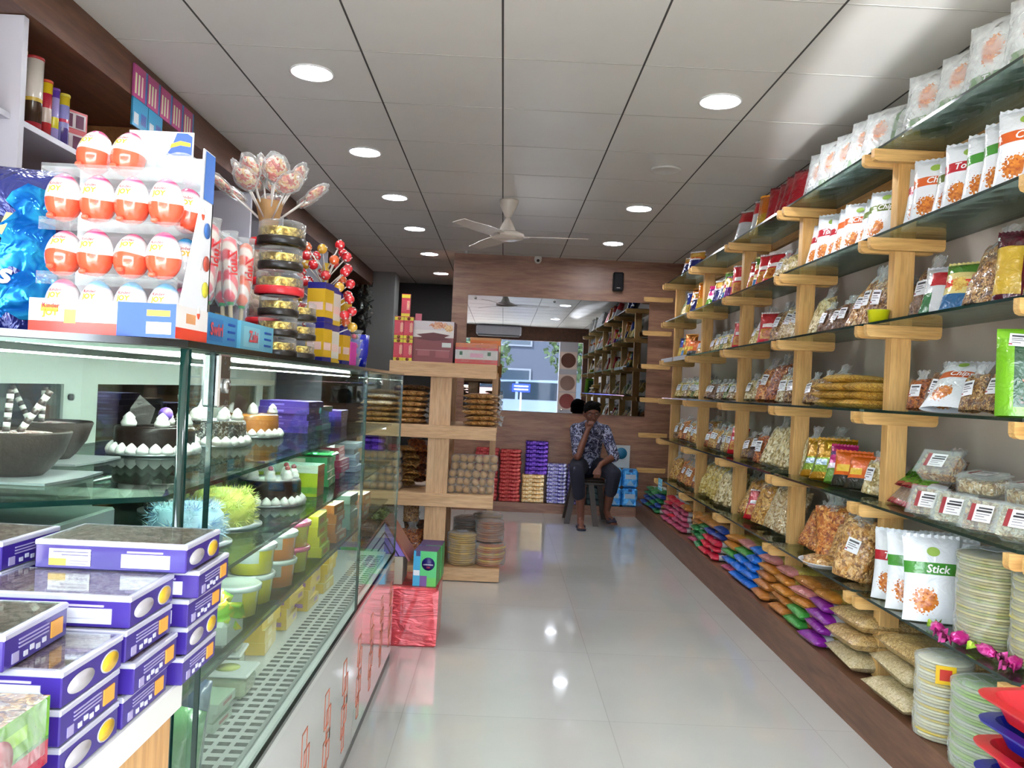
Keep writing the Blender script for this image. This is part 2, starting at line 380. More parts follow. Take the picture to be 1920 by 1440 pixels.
def ceil_mat():
    m, t, b = nt('ceiling_board'); L = t.links
    tc = N(t, 'ShaderNodeTexCoord'); n = N(t, 'ShaderNodeTexNoise', i_Scale=5, i_Detail=4); L.new(tc.outputs['Object'], n.inputs['Vector'])
    cr = N(t, 'ShaderNodeValToRGB'); cr.color_ramp.elements[0].color = c4(hexc('cbc9c4')); cr.color_ramp.elements[1].color = c4(hexc('d3d1cc'))
    L.new(n.outputs[0], cr.inputs[0]); L.new(cr.outputs[0], b.inputs['Base Color']); b.inputs['Roughness'].default_value = .38; b.inputs['Specular IOR Level'].default_value = .35
    return m
M_TILE = tile_mat(); M_CEIL = ceil_mat()
M_LAM = wood('brown_wood_laminate', '7a5442', 'a0785f', axis=0, rough=.38, stretch=9)
M_LAMD = wood('dark_wood_laminate', '4a2c1d', '6e4630', axis=1, rough=.42, stretch=9)
M_LAMV = wood('orange_wood_laminate', '8a5a34', 'a8764a', axis=1, rough=.4, stretch=9)
M_PINE = wood('planed_pine', 'cb9d5c', 'e0b878', axis=2, rough=.5, knots=True)
M_PINEX = wood('planed_pine_crosswise', 'cb9d5a', 'e2ba78', axis=0, rough=.5, knots=True)
M_PINEP = wood('pale_pine', 'c49c72', 'd8b48c', axis=2, rough=.5, knots=True)
M_PINEPX = wood('pale_pine_crosswise', 'c49c70', 'dab68c', axis=0, rough=.5, knots=True)
M_WALLR = plain('warm_grey_laminate', 'c0b6aa', .55)
M_WHITE = plain('white_board', 'bcbcc6', .35)
M_GREYW = plain('grey_painted_wall', '6e706e', .6)
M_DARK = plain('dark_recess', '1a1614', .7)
M_METAL = plain('brushed_steel', 'b8bab8', .25, metal=1)
M_BLACK = plain('black_plastic', '101012', .4)
M_SEAM = plain('dark_ceiling_joint', '3f3d3a', .8)
M_SEAML = plain('pale_ceiling_joint', 'a8a6a0', .7)

def slab(name, x0, x1, y0, y1, z0, z1, m, **k): return struct(MB().box(x0, x1, y0, y1, z0, z1, m, **k).build(name))
slab('floor', XL-.1, XR+.1, YF-.35, YE, -.1, 0, M_TILE)
# ceiling: boards with recessed joints every 0.6 m
def build_ceiling():
    mb = MB(); mb.box(XL-.1, XR+.1, YF-.15, YE, CEIL, CEIL+.1, M_CEIL)
    xs = [-.065 + .6 * i for i in range(-3, 4)]
    c = struct(mb.build('ceiling'))
    j = MB()
    for x in xs: j.box(x-.004, x+.004, YF-.1, YE, CEIL-.0016, CEIL+.001, M_SEAM)
    for i in range(18):
        y = 3.32 - 4.2 + .61 * i
        j.box(XL, XR, y-.0025, y+.0025, CEIL-.0012, CEIL+.001, M_SEAM if i % 2 == 0 and i > 6 and False else M_SEAML)
    struct(j.build('ceiling_joint'))
build_ceiling()
slab('wall_right', XR, XR+.1, YF-.15, YE, 0, CEIL, M_WALLR)
slab('wall_left', XL-.1, XL, YF-.15, YE, 0, CEIL, M_LAMD)
slab('wall_back', -.575, XR, YB, YB+.12, 0, CEIL, M_LAM)
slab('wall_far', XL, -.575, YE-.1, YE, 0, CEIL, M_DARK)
slab('wall_return', -.575, -.5, YB+.12, YE-.1, 0, CEIL, M_LAMD)
slab('pillar', -1.76, -1.42, 10.1, 10.5, 0, CEIL, M_GREYW)
# beam that runs along the left over the wall shelving
slab('beam_left', XL, -1.70, YF, YE-.1, 2.49, CEIL-.002, M_LAMD)
# baseboard plinths
def plinth(name, pts, h, m, top):
    mb = MB(); mb.prism(pts, 0, h, m); return struct(mb.build(name))
slab('plinth_back', -.5, 1.43, 8.27, YB, 0, .10, M_LAM)
slab('plinth_right', 1.43, XR, 2.1, YB, 0, .18, wood('plinth_laminate', '573826', '7c5640', axis=1, rough=.38, stretch=9))
# shop front behind the camera: wooden header, pilaster, threshold (seen in the mirror)
slab('header_front', XL, XR, YF-.15, YF, 2.36, CEIL, M_LAMD)
slab('wall_front', 1.75, XR, YF-.15, YF, 0, 2.36, M_LAMD)
slab('wall_front_left', XL, -1.9, YF-.15, YF, 0, 2.36, M_LAMD)

# ---- downlights
M_LED = plain('downlight_glow', 'ffffff', emis=(.93, .95, 1), es=110)
M_RIM = plain('downlight_rim', 'e6e6e6', .4)
def downlight():
    root = MB().lathe([(.098, 0), (.102, -.006), (.094, -.009), (.088, -.006), (.088, -.001)], M_RIM, n=32).build('ceiling_light')
    MB().lathe([(.0875, -.0035), (.0001, -.0035)], M_LED, n=32).build('diffuser', root)
    return root
LEFT = [(-.936, 3.65), (-.905, 4.87), (-.88, 6.02), (-.86, 7.2), (-.85, 8.55), (-.84, 10.0)]
RIGHT = [(.96, 3.75), (.96, 6.0), (.965, 7.45)]
ordn = ['nearest', 'second nearest', 'third nearest', 'fourth nearest', 'fifth nearest', 'farthest']
for i, (x, y) in enumerate(LEFT):
    o = inst('dl', downlight, (x, y, CEIL)); T(o, f'lit round ceiling light, {ordn[i]} in the left row of six', 'ceiling light', 'left row of ceiling lights')
for i, (x, y) in enumerate(RIGHT):
    o = inst('dl', downlight, (x, y, CEIL)); T(o, f'lit round ceiling light, {["nearest", "middle", "farthest"][i]} in the right row of three', 'ceiling light', 'right row of ceiling lights')
o = MB().lathe([(.092, 0), (.094, -.010), (.082, -.013), (.074, -.008), (.0001, -.008)], plain('unlit_cover', 'c6c5c0', .5), n=32).build('ceiling_light', loc=(.945, 4.93, CEIL))
T(o, 'unlit round white fitting on the ceiling near the right shelves', 'ceiling light')
for i, (x, y) in enumerate([(-.9, 1.6), (.96, 1.2)]):
    o = inst('dl', downlight, (x, y, CEIL)); T(o, f'lit round ceiling light at the shop front on the {["left", "right"][i]}', 'ceiling light')

# ---- ceiling fan
def fan():
    M_F = plain('cream_enamel', 'cfc8bd', .3); root = empty('ceiling_fan', (-.02, 5.95, CEIL))
    T(root, 'cream three-blade ceiling fan on a short rod near the back', 'ceiling fan')
    MB().lathe([(.072, 0), (.074, -.012), (.06, -.05), (.036, -.10), (.014, -.14)], M_F).build('canopy', root)
    MB().cyl((0, 0, -.05), (0, 0, -.22), .011, M_F).build('rod', root)
    MB().lathe([(.014, -.13), (.036, -.165), (.062, -.225), (.066, -.232), (.02, -.236)], M_F).build('lower_canopy', root)
    MB().lathe([(.03, -.225), (.09, -.238), (.124, -.252), (.128, -.268), (.118, -.285), (.07, -.298), (.035, -.303), (.001, -.304)], M_F, n=32).build('motor', root)
    for a in (R(-4), R(116), R(236)):
        mb = MB(); n = 8; vs = []; fs = []
        for k in range(n + 1):
            t = k / n; r = .11 + .49 * t; w = .05 + .018 * math.sin(PI * min(t * 1.3, 1)) ; 
            for sgn, dz in ((-1, -.012), (1, .012)):
                for q in (0, -.004): vs.append((r, sgn * w, -.268 + dz * (1 - .4 * t) + q))
        for k in range(n):
            a0 = k * 4; b0 = a0 + 4
            fs += [(a0, a0+2, b0+2, b0), (a0+1, b0+1, b0+3, a0+3), (a0, b0, b0+1, a0+1), (a0+2, a0+3, b0+3, b0+2)]
        fs += [(0, 1, 3, 2), (n*4, n*4+2, n*4+3, n*4+1)]
        mb.add(vs, fs, M_F); b = mb.build('blade', root, rz=a)
        MB().box(.09, .16, -.02, .02, -.278, -.27, M_F, bev=.002).build('blade_bracket', b)
fan()
# ---- security camera and speaker
cam = empty('security_camera', (.305, 8.36, 2.63)); T(cam, 'small white dome security camera at the top of the back wall', 'security camera')
MB().lathe([(.036, .035), (.04, .02), (.04, 0), (.034, -.02), (.02, -.036), (.001, -.042)], plain('white_plastic', 'd5d3cf', .35)).build('housing', cam)
MB().ball((0, -.030, -.012), .017, M_BLACK).build('lens', cam)
sp = empty('loudspeaker', (1.155, 8.34, 2.34)); T(sp, 'small black loudspeaker mounted high on the back wall', 'loudspeaker')
MB().box(-.055, .055, 0, .075, 0, .2, M_BLACK, bev=.012).build('cabinet', sp)
MB().box(-.045, .045, -.006, .002, .012, .188, plain('speaker_cloth', '15161a', .9, bump=.5, bscale=500), bev=.004).build('grille', sp)
MB().box(-.018, .018, -.0085, -.005, .03, .036, M_METAL).build('badge', sp)
det = MB().lathe([(.02, 0), (.022, -.012), (.014, -.03), (.001, -.032)], plain('white_plastic', 'd5d3cf', .35)).build('smoke_sensor', loc=(-.44, 8.25, CEIL))
T(det, 'tiny white sensor on the ceiling at the left end of the back wall', 'sensor')
# ---- mirror
def mirror():
    m, t, b = nt('mirror_glass'); b.inputs['Base Color'].default_value = (.30, .31, .33, 1); b.inputs['Metallic'].default_value = 1; b.inputs['Roughness'].default_value = .012
    z1, z0 = 2.235, 1.04
    o = MB().box(-.41, 1.50, YB-.012, YB-.004, z0, z1, plain('mirror_edge', '2c3c38', .2), mats={'front': m}).build('wall_mirror')
    T(o, 'large frameless mirror on the wood-panelled back wall', 'mirror')
    for x, z in ((-.33, z1-.03), (.50, z1-.03), (1.33, z1-.03), (-.33, z0+.03), (.62, z0+.03), (1.15, z0+.03)):
        MB().lathe([(.013, 0), (.013, .006), (.009, .011), (.0005, .013)], M_METAL, n=14, M=Matrix.Translation((x, YB-.012, z)) @ Matrix.Rotation(R(90), 4, 'X')).build('mirror_stud', o)
mirror()

# ---- split AC on the header (its reflection shows in the mirror)
ac = empty('air_conditioner', (-.15, YF+.005, 2.38)); T(ac, 'white split air conditioner on the front header, seen in the mirror', 'air conditioner')
MB().box(-.5, .5, 0, .20, .06, .27, M_WHITE, bev=.03).build('casing', ac)
MB().box(-.46, .46, .06, .19, .035, .062, plain('vent_grey', '5a5a5a', .5), bev=.006).build('louvre', ac)
# pilaster with round food posters
slab('pilaster_front', 1.22, 1.62, YF-.1, YF+.12, 0, 2.36, M_WHITE)
for i, (z, c, w) in enumerate(((1.95, '6b3a30', 'dark red round cake'), (1.45, '9a7a70', 'pale pink round cake'), (1.05, '9a4a48', 'red round cake'))):
    p = empty('wall_poster', (1.42, YF+.121, z)); T(p, f'square poster of a {w} on the front pillar, seen in the mirror', 'poster')
    MB().box(-.19, .19, 0, .004, -.19, .19, plain('poster_cream', 'e6cfc4', .5)).build('sheet', p)
    MB().lathe([(.165, 0), (.165, .003), (.0005, .003)], plain('poster_' + c, c, .5), n=28, M=Matrix.Translation((0, .003, 0)) @ Matrix.Rotation(R(-90), 4, 'X')).build('picture', p)

# ---- the street outside (only in the mirror and as the source of daylight)
slab('pavement', -14, 14, -16, YF-.35, -.30, -.12, plain('sunlit_concrete', 'c4c0b8', .9, bump=.6, bscale=30))
slab('doorstep', -1.9, 1.75, YF-.75, YF-.35, -.12, -.005, plain('doorstep_stone', 'b4b0a8', .6))
def street():
    b = empty('building', (0, -15.5, -.1)); T(b, 'blue-grey building across the street, seen in the mirror', 'building')
    MB().box(-9, 9, -.6, 0, 0, 4.6, plain('facade_bluegrey', '2a3344', .8)).build('wall', b)
    for i in range(7):
        for k in range(2):
            x = -7.4 + i * 2.4; z = .9 + k * 2.2
            w = MB().box(x, x + 1.3, 0, .05, z, z + 1.3, plain('window_frame_grey', '5a6270', .4)).build('window', b)
            MB().box(x + .07, x + 1.23, .05, .06, z + .07, z + 1.23, plain('window_dark', '26323f', .1)).build('pane', w)
    rnd = random.Random(3)
    for ti, (x, y, h) in enumerate(((-1.2, -11.5, 3.2), (2.9, -12.3, 3.6), (-4.5, -12, 3.4))):
        t = empty('street_tree', (x, y, -.12)); T(t, f'leafy green tree {["behind the parked car", "to the right of the car", "to the far left of the car"][ti]} across the street', 'tree')
        MB().tube([(0, 0, 0), (.05, .02, h*.4), (0, .05, h*.7)], [.14, .1, .06], plain('bark', '5b4a3c', .9)).build('trunk', t)
        mb = MB(); gm = plain('leaves_green', '2a3f1e', .7)
        for k in range(900):
            d = Vector((rnd.gauss(0, 1), rnd.gauss(0, 1), rnd.gauss(0, 1))).normalized() * (rnd.random() ** .4)
            c = Vector((d.x * 1.5, d.y * 1.1, h * .8 + d.z * 1.1)); q = Euler((rnd.random()*6, rnd.random()*6, rnd.random()*6)).to_matrix()
            mb.add([c + q @ Vector(p) for p in ((-.1, 0, -.05), (.1, 0, -.05), (.1, .02, .05), (-.1, .02, .05))], [(0, 1, 2, 3)], gm)
        mb.build('foliage', t)
    c = empty('parked_car', (.15, -6.6, -.12)); T(c, 'pale blue van parked at the kerb, seen in the mirror', 'car')
    prof = [(-2.1, .35), (-2.15, .8), (-1.85, 1.0), (-1.3, 1.08), (-.75, 1.62), (1.5, 1.68), (2.0, 1.1), (2.08, .35)]
    paint = plain('car_paint', '5c6c82', .15, coat=1); n = len(prof)
    def ring(y, s): return [(x, y, .35 + (z - .35) * s) for x, z in prof]
    vs = ring(-.8, .97) + ring(.8, .97) + [(x, y*1.0, z) for x, y, z in ring(0, 1)]
    body = MB().add([(x, -.82, z) for x, z in prof] + [(x, .82, z) for x, z in prof], [tuple(range(n)), tuple(reversed(range(n, 2*n)))] + [(i, i+n, (i+1) % n + n, (i+1) % n) for i in range(n)], paint)
    body.build('body', c)
    gl = plain('car_glass', '1c2630', .05, coat=1)
    MB().add([(-1.2, .825, 1.1), (-.7, .825, 1.56), (.2, .825, 1.6), (.2, .825, 1.1)], [(0, 1, 2, 3)], gl).build('side_window', c)
    MB().add([(.28, .825, 1.1), (.28, .825, 1.6), (1.4, .825, 1.6), (1.75, .825, 1.1)], [(0, 1, 2, 3)], gl).build('side_window', c)
    for x in (-1.35, 1.3):
        MB().cyl((x, .66, .33), (x, .86, .33), .33, M_BLACK, n=20).build('wheel', c)
        MB().cyl((x, -.86, .33), (x, -.66, .33), .33, M_BLACK, n=20).build('wheel', c)
    bn = empty('street_banner', (-.75, -4.2, .72)); T(bn, 'pink banner with red lettering standing outside, seen in the mirror', 'banner')
    MB().box(-.55, .55, -.01, .01, 0, .55, plain('banner_pink', 'd79a94', .6)).build('cloth', bn)
    for x in (-.5, .5): MB().cyl((x, 0, -.84), (x, 0, .6), .015, M_METAL).build('post', bn)
    sg = empty('lit_sign', (.45, -3.0, 1.2)); T(sg, 'small blue lit sign outside the shop front, seen in the mirror', 'sign')
    MB().box(-.22, .22, -.02, .02, 0, .2, plain('sign_blue', '0d1fae', .3, emis=(.05, .1, 1), es=3)).build('panel', sg)
    for z in (.05, .13): MB().box(-.17, .17, .021, .026, z, z+.022, plain('sign_white', 'ffffff', emis=(.8, .85, 1), es=6)).build('light_bar', sg)
    MB().cyl((0, 0, -1.3), (0, 0, 0), .02, M_METAL).build('pole', sg)
street()
# ================================================================ PACKAGES (makers)
ONES = ['first', 'second', 'third', 'fourth', 'fifth', 'sixth', 'seventh', 'eighth', 'ninth', 'tenth', 'eleventh', 'twelfth', 'thirteenth', 'fourteenth', 'fifteenth', 'sixteenth', 'seventeenth', 'eighteenth']
M_FILM = film_mat('clear_film', .14)
M_FILM2 = film_mat('milky_film', .2, (.88, .9, .9), bs=14)
M_FILM3 = film_mat('thin_film', .09, bs=30)
M_CLAM = film_mat('clear_plastic', .035, bs=6, strength=.25, rough=.05)
SN = {
 'sev': snack('yellow_sev', ['a5701a', 'cf9a2a', 'e0b040', 'eccb66'], 246, .6),
 'orange': snack('orange_crisps', ['8f420c', 'c0661a', 'd8852c', 'e8a85a'], 108, .9),
 'golden': snack('golden_crisps', ['8a5512', 'c08328', 'd9a244', 'e8c274'], 94, .9, film=.25),
 'mix': snack('brown_trail_mix', ['5e3818', '94622e', 'b98646', 'd9b47a'], 137, .9, film=.25),
 'brown': snack('brown_savoury', ['4c2c18', '6e452a', '8a5c38', 'a67a52'], 188, .8, film=.3),
 'cream': snack('cream_puffs', ['9c8448', 'cbb478', 'ddcb94', 'efe4bc'], 69, 1, film=.35),
 'fry': snack('pale_yellow_crisps', ['a8862c', 'ceb04c', 'dec76c', 'ecdc9a'], 79, 1, film=.3),
 'nuts': snack('roasted_nuts', ['7a4818', 'b87a34', 'd6a260', 'ecd0a0'], 89, 1),
 'cashew': snack('split_nuts', ['a5814c', 'ccae78', 'e2cda0', 'f0e4c8'], 101, 1),
 'rusty': snack('rust_red_snack', ['6a2808', '9a4412', 'b8601e', 'cf7f3a'], 116, .9, film=.15),
 'dark': snack('dark_snack', ['2e1a12', '4a2c1c', '6a432a', '8a6040'], 130, .8, film=.2),
 'cookie': snack('baked_biscuits', ['8a5a22', 'b9823a', 'cf9c54', 'deb678'], 87, .8, film=.12),
 'green': snack('green_snack', ['3e4a14', '66762a', '8e9c44', 'b0ba70'], 87, .8, film=.25),
}
SNDESC = {'sev': 'yellow sev noodles', 'orange': 'orange crisps', 'golden': 'golden crisps', 'mix': 'brown trail mix', 'brown': 'fine brown snack', 'cream': 'cream-coloured puffs', 'fry': 'pale yellow crisps', 'nuts': 'roasted nuts', 'cashew': 'pale split nuts', 'rusty': 'rust-red snack', 'dark': 'dark brown snack', 'cookie': 'golden biscuits', 'green': 'green snack'}
M_LABEL = printed('white_label', 'e4e6ea', [(.72, .86, '3a3a42', .12, .88), (.56, .62, '5a5a60', .12, .7), (.42, .48, '6a6a70', .12, .85), (.24, .30, '6a6a70', .12, .6), (.1, .2, '9a3040', .0, .18)], rough=.4, crinkle=.1)
M_LABELR = printed('label_red_side', 'e2e2e2', [(0, 1, '8e2a30', 0, .2), (.74, .84, '2a2a30', .35, .95), (.56, .68, '1e1e24', .28, .95), (.42, .47, '707078', .3, .9), (.28, .33, '707078', .3, .7), (.12, .17, '909098', .3, .85)], rough=.4, crinkle=.05)
M_INK = plain('white_ink', 'f2f2f2', .4); M_INKR = plain('red_ink', 'c22a2e', .4); M_INKY = plain('yellow_ink', 'e8b020', .4); M_INKB = plain('blue_ink', '1c50a8', .4); M_INKD = plain('dark_ink', '202024', .5)

def pillow_fn(w, h, t, pinch=.08, px=2.6, base=0.0, vx=3.2):
    """half thickness and outline of a sealed bag; base > 0 keeps the foot fat so it stands"""
    def half(u, v):
        a = max(0, 1 - abs(u) ** px) ** .62; vv = v if v > 0 else v * (1 - base)
        return t / 2 * a * max(0, 1 - abs(vv) ** vx) ** .6
    def pos(u, v, side, lump=0, seed=0):
        x = w / 2 * u * (1 - pinch * (1 - v * v)); z = h / 2 * (v + 1)
        T_ = half(u, v)
        if lump:
            n = noise.noise(Vector((x * 26, z * 26, side * 3 + seed * 1.7))) + .5 * noise.noise(Vector((x * 60, z * 60, side + seed)))
            T_ = max(0, T_ * (1 + lump * n)); x += lump * .012 * noise.noise(Vector((z * 18, side, seed)))
        return Vector((x, side * T_, z))
    return half, pos
def pillow(mb, w, h, t, mat, back=None, nx=12, nz=14, lump=.18, seed=0, v0=-1, v1=1, **k):
    half, pos = pillow_fn(w, h, t, **k)
    for side, mt in ((-1, mat), (1, back or mat)):
        vs = []; uv = []; fs = []
        for j in range(nz + 1):
            for i in range(nx + 1):
                u = -1 + 2 * i / nx; u = math.sin(u * PI / 2) * .35 + u * .65
                v = v0 + (v1 - v0) * j / nz
                vs.append(pos(u, v, side, lump, seed)); uv.append(((u + 1) / 2, (v + 1) / 2))
        q = nx + 1
        for j in range(nz):
            for i in range(nx):
                f = (j*q+i, j*q+i+1, (j+1)*q+i+1, (j+1)*q+i)
                fs.append(f if side < 0 else tuple(reversed(f)))
        mb.add(vs, fs, mt, uv, smooth=True)
    def surf(x, z, off=.0015):
        v = max(-.99, min(.99, 2 * z / h - 1)); u = max(-.98, min(.98, x / (w / 2 * (1 - k.get('pinch', .08) * (1 - v * v)))))
        return Vector((x, -half(u, v) * (1 + lump * .45) - off, z))
    return surf
def patch(surf, x0, x1, z0, z1, mat, n=5, ang=0):
    mb = MB(); vs = []; uv = []; fs = []; cx = (x0+x1)/2; cz = (z0+z1)/2; ca, sa = math.cos(ang), math.sin(ang)
    for j in range(n+1):
        for i in range(n+1):
            x = x0 + (x1-x0)*i/n - cx; z = z0 + (z1-z0)*j/n - cz
            vs.append(surf(cx + x*ca - z*sa, cz + x*sa + z*ca)); uv.append((i/n, j/n))
    q = n+1
    for j in range(n):
        for i in range(n): fs.append((j*q+i, j*q+i+1, (j+1)*q+i+1, (j+1)*q+i))
    return mb.add(vs, fs, mat, uv, smooth=True)

def crimp(mb, w, z, h, mat, t=.002):
    """flat zig-zag sealed end strip"""
    n = 16; vs = []; fs = []
    for i in range(n + 1):
        x = -w/2 + w*i/n; y = .0012 * (1 if i % 2 else -1) * 1.5
        vs += [(x, y - t/2, z), (x, y - t/2, z + h - (.003 if i % 2 else 0)), (x, y + t/2, z), (x, y + t/2, z + h - (.003 if i % 2 else 0))]
    for i in range(n):
        a = i*4; b = a+4; fs += [(a, b, b+1, a+1), (b+2, a+2, a+3, b+3), (a+1, b+1, b+3, a+3)]
    mb.add(vs, fs, mat, [(.5, .97)] * len(vs))
WHITEBAG = {}
def chips_bag(band, txt, pic=('a04a12', 'd8862c'), logo='8fae4a'):
    def mk():
        w, h, t = .175, .27, .06
        m = printed('chips_bag_%s_%s' % (band, txt), 'dfe3e8', [(.56, .70, band)], [(.36, .25, .30, .19, pic[0], pic[1])], rough=.28, coat=.3, crinkle=.6)
        mb = MB(); surf = pillow(mb, w, h, t, m, lump=.12, base=.12, nx=14, nz=18, seed=len(txt))
        o = mb.build('chips_bag')
        cm = MB(); crimp(cm, w*.97, h-.004, .014, plain('bag_seal_white', 'cfd4da', .35)); cm.build('top_seal', o)
        tx = MB(); add_text(tx, txt, .036, M_INK, surf=lambda x, z: surf(x, z, .003), off=(.012, h*.625), bold=.02, shear=.2); tx.build('brand_lettering', o)
        lg = MB(); vs = [surf(.018*math.cos(a) * 1.1, h*.83 + .015*math.sin(a), .003) for a in [2*PI*i/16 for i in range(16)]]
        lg.add(vs, [tuple(range(16))], plain('logo_' + logo, logo, .5)); lg.build('logo_disc', o)
        return o
    return mk
def clear_bag(sn, w=.14, h=.19, t=.07, fill=.8, label=True, neck=True, seed=1, lx=.0, lz=.55):
    def mk():
        mb = MB(); surf = pillow(mb, w, h, t, SN[sn], nx=14, nz=16, lump=.42, seed=seed, base=.25, px=3.2, pinch=.02)
        o = mb.build('snack_bag')
        if neck:
            nk = MB(); n = 18; vs = []; fs = []
            prof = [(.72, .86, .55), (.42, 1.0, .3), (.30, 1.09, .22), (.46, 1.2, .3), (.56, 1.27, .2)]
            for j, (r, z, d) in enumerate(prof):
                for i in range(n):
                    a = 2*PI*i/n; rr = 1 + .22 * math.sin(a*5 + j + seed)
                    vs.append((w/2*r*rr*math.cos(a), t/2*d*1.6*rr*math.sin(a), h*z + .006*math.sin(a*7+j)))
            for j in range(len(prof)-1):
                for i in range(n): fs.append((j*n+i, j*n+(i+1)%n, (j+1)*n+(i+1)%n, (j+1)*n+i))
            nk.add(vs, fs, M_FILM, smooth=True); nk.build('bag_neck', o)
        if label: patch(lambda x, z: surf(x, z, .002), lx-.028, lx+.028, h*lz-.03, h*lz+.03, M_LABEL, ang=.12*((seed % 3)-1)).build('price_label', o)
        return o
    return mk
def foil_bag(name, base, bands=(), pics=(), w=.15, h=.22, t=.06, metal=.6, txt=None, top=None):
    def mk():
        m = printed('pack_' + name, base, bands, pics, rough=.22, metal=metal, coat=.6, crinkle=.8)
        mb = MB(); surf = pillow(mb, w, h, t, m, lump=.2, base=.15, nx=12, nz=16, seed=len(name)); o = mb.build('snack_packet')
        cm = MB(); crimp(cm, w*.97, h-.004, .014, plain('seal_' + (top or base), top or base, .3)); cm.build('top_seal', o)
        if txt:
            tx = MB(); add_text(tx, txt, .028, M_INK, surf=lambda x, z: surf(x, z, .003), off=(0, h*.62), bold=.02); tx.build('lettering', o)
        return o
    return mk
def bundle(band='4f7f3c', seed=0):
    """chips bag in an outer clear bag, set on its edge"""
    def mk():
        w, h, t = .22, .26, .088
        m = printed('bundle_bag_' + band, 'dcdfe0', [(.0, 1.0, band, .80, .88), (.08, .24, band, .12, .9)], [(.46, .58, .26, .28, 'b8541c', 'e09a5c')], rough=.3, coat=.3, crinkle=.5)
        mb = MB(); surf = pillow(mb, w*.94, h*.94, t*.9, m, lump=.1, base=.3, seed=seed, nx=14, nz=14); o = mb.build('bundled_chips_bag')
        tx = MB(); add_text(tx, 'Tos', .036, M_INK, surf=lambda x, z: surf(x, z, .003), off=(0, h*.145), bold=.02, shear=.2); tx.build('lettering', o)
        fm = MB(); pillow(fm, w*1.08, h*1.06, t*1.06, M_FILM2, lump=.22, base=.35, seed=seed+3, nx=16, nz=16); f = fm.build('outer_wrap', o); f.location = (0, 0, -.004)
        return o
    return mk
def flat_pack(name, sn, end, length=.27, wid=.19, t=.055, end2=None):
    """pouch lying flat, long axis along local x; its coloured ends stick out"""
    def mk():
        mb = MB(); pillow(mb, wid, length, t, SN[sn], nx=12, nz=14, lump=.16, seed=len(name), pinch=.03, px=4, vx=6, base=0)
        mb.v = [(z - length/2, x, -y + t/2) for x, y, z in mb.v]
        mb.f = [tuple(reversed(f)) for f in mb.f]
        o = mb.build('food_sack')
        for s, c in ((-1, end), (1, end2 or end)):
            if c is None: continue
            m = foil('sack_end_' + c, c, None, rough=.3, metal=.1)
            half, pos = pillow_fn(wid, length, t, .03, 4, 0, 6)
            e = MB(); n = 14; vs = []; fs = []
            cols = (.62, .7, .8, .9, .965, 1.0)
            for v in cols:
                for i in range(2*n):
                    q = i / n if i <= n else (2*n - i) / n; sd = -1 if i <= n else 1
                    u = -1 + 2 * q; p = pos(u, s*v, sd, .0)
                    vs.append(((p.z - length/2), p.x * 1.02, -p.y*1.07 + t/2 + (sd * -.0012)))
            k = 2*n
            for j in range(len(cols)-1):
                for i in range(k): fs.append((j*k+i, j*k+(i+1) % k, (j+1)*k+(i+1) % k, (j+1)*k+i))
            e.add(vs, fs, m, smooth=True); e.build('printed_end', o)
            if end in ('1668c8', 'c8203c', '1f7a3c', 'b04a6a', '7c1c8c'):
                e = MB(); vs = []
                for v in (.36, .5, .62):
                    for i in range(2*n):
                        q = i / n if i <= n else (2*n - i) / n; sd = -1 if i <= n else 1
                        p = pos(-1 + 2*q, s*v, sd, .0); vs.append(((p.z - length/2), p.x * 1.018, -p.y*1.05 + t/2 + (sd * -.001)))
                e.add(vs, [(j*k+i, j*k+(i+1) % k, (j+1)*k+(i+1) % k, (j+1)*k+i) for j in range(2) for i in range(k)], plain('sack_band', 'c4c4c8', .35, coat=.4), smooth=True); e.build('white_band', o)
        return o
    return mk
def nut_box(sn, w=.145, d=.105, h=.065):
    """clear clamshell box of nuts: a tray of nuts, a clear shell, a lid and a label"""
    def mk():
        root = empty('nut_box')
        a = MB(); n = 14; vs = []; fs = []
        for j in range(n+1):
            for i in range(n+1):
                x = (i/n-.5)*w*.9; y = (j/n-.5)*d*.9
                vs.append((x, y, h*.74 + .012*noise.noise(Vector((x*60, y*60, w*9)))))
        q = n+1
        fs = [(j*q+i, j*q+i+1, (j+1)*q+i+1, (j+1)*q+i) for j in range(n) for i in range(n)]
        a.add(vs, fs, SN[sn], smooth=True)
        a.box(-w*.43, w*.43, -d*.43, d*.43, .004, h*.74, SN[sn], bev=.006); a.build('nuts', root)
        s = MB(); s.box(-w*.47, w*.47, -d*.47, d*.47, .0, h*.9, M_CLAM, bev=.008); s.build('tray', root)
        l = MB(); l.box(-w/2, w/2, -d/2, d/2, h*.9, h*.98, M_CLAM, bev=.003); l.box(-w*.44, w*.44, -d*.44, d*.44, h*.98, h*1.1, M_CLAM, bev=.004); l.build('lid', root)
        b = MB(); b.box(-.036, .036, -.028, .028, h*1.1, h*1.1+.0008, M_LABELR, mats={'top': M_LABELR}); b.build('label', root)
        return root
    return mk
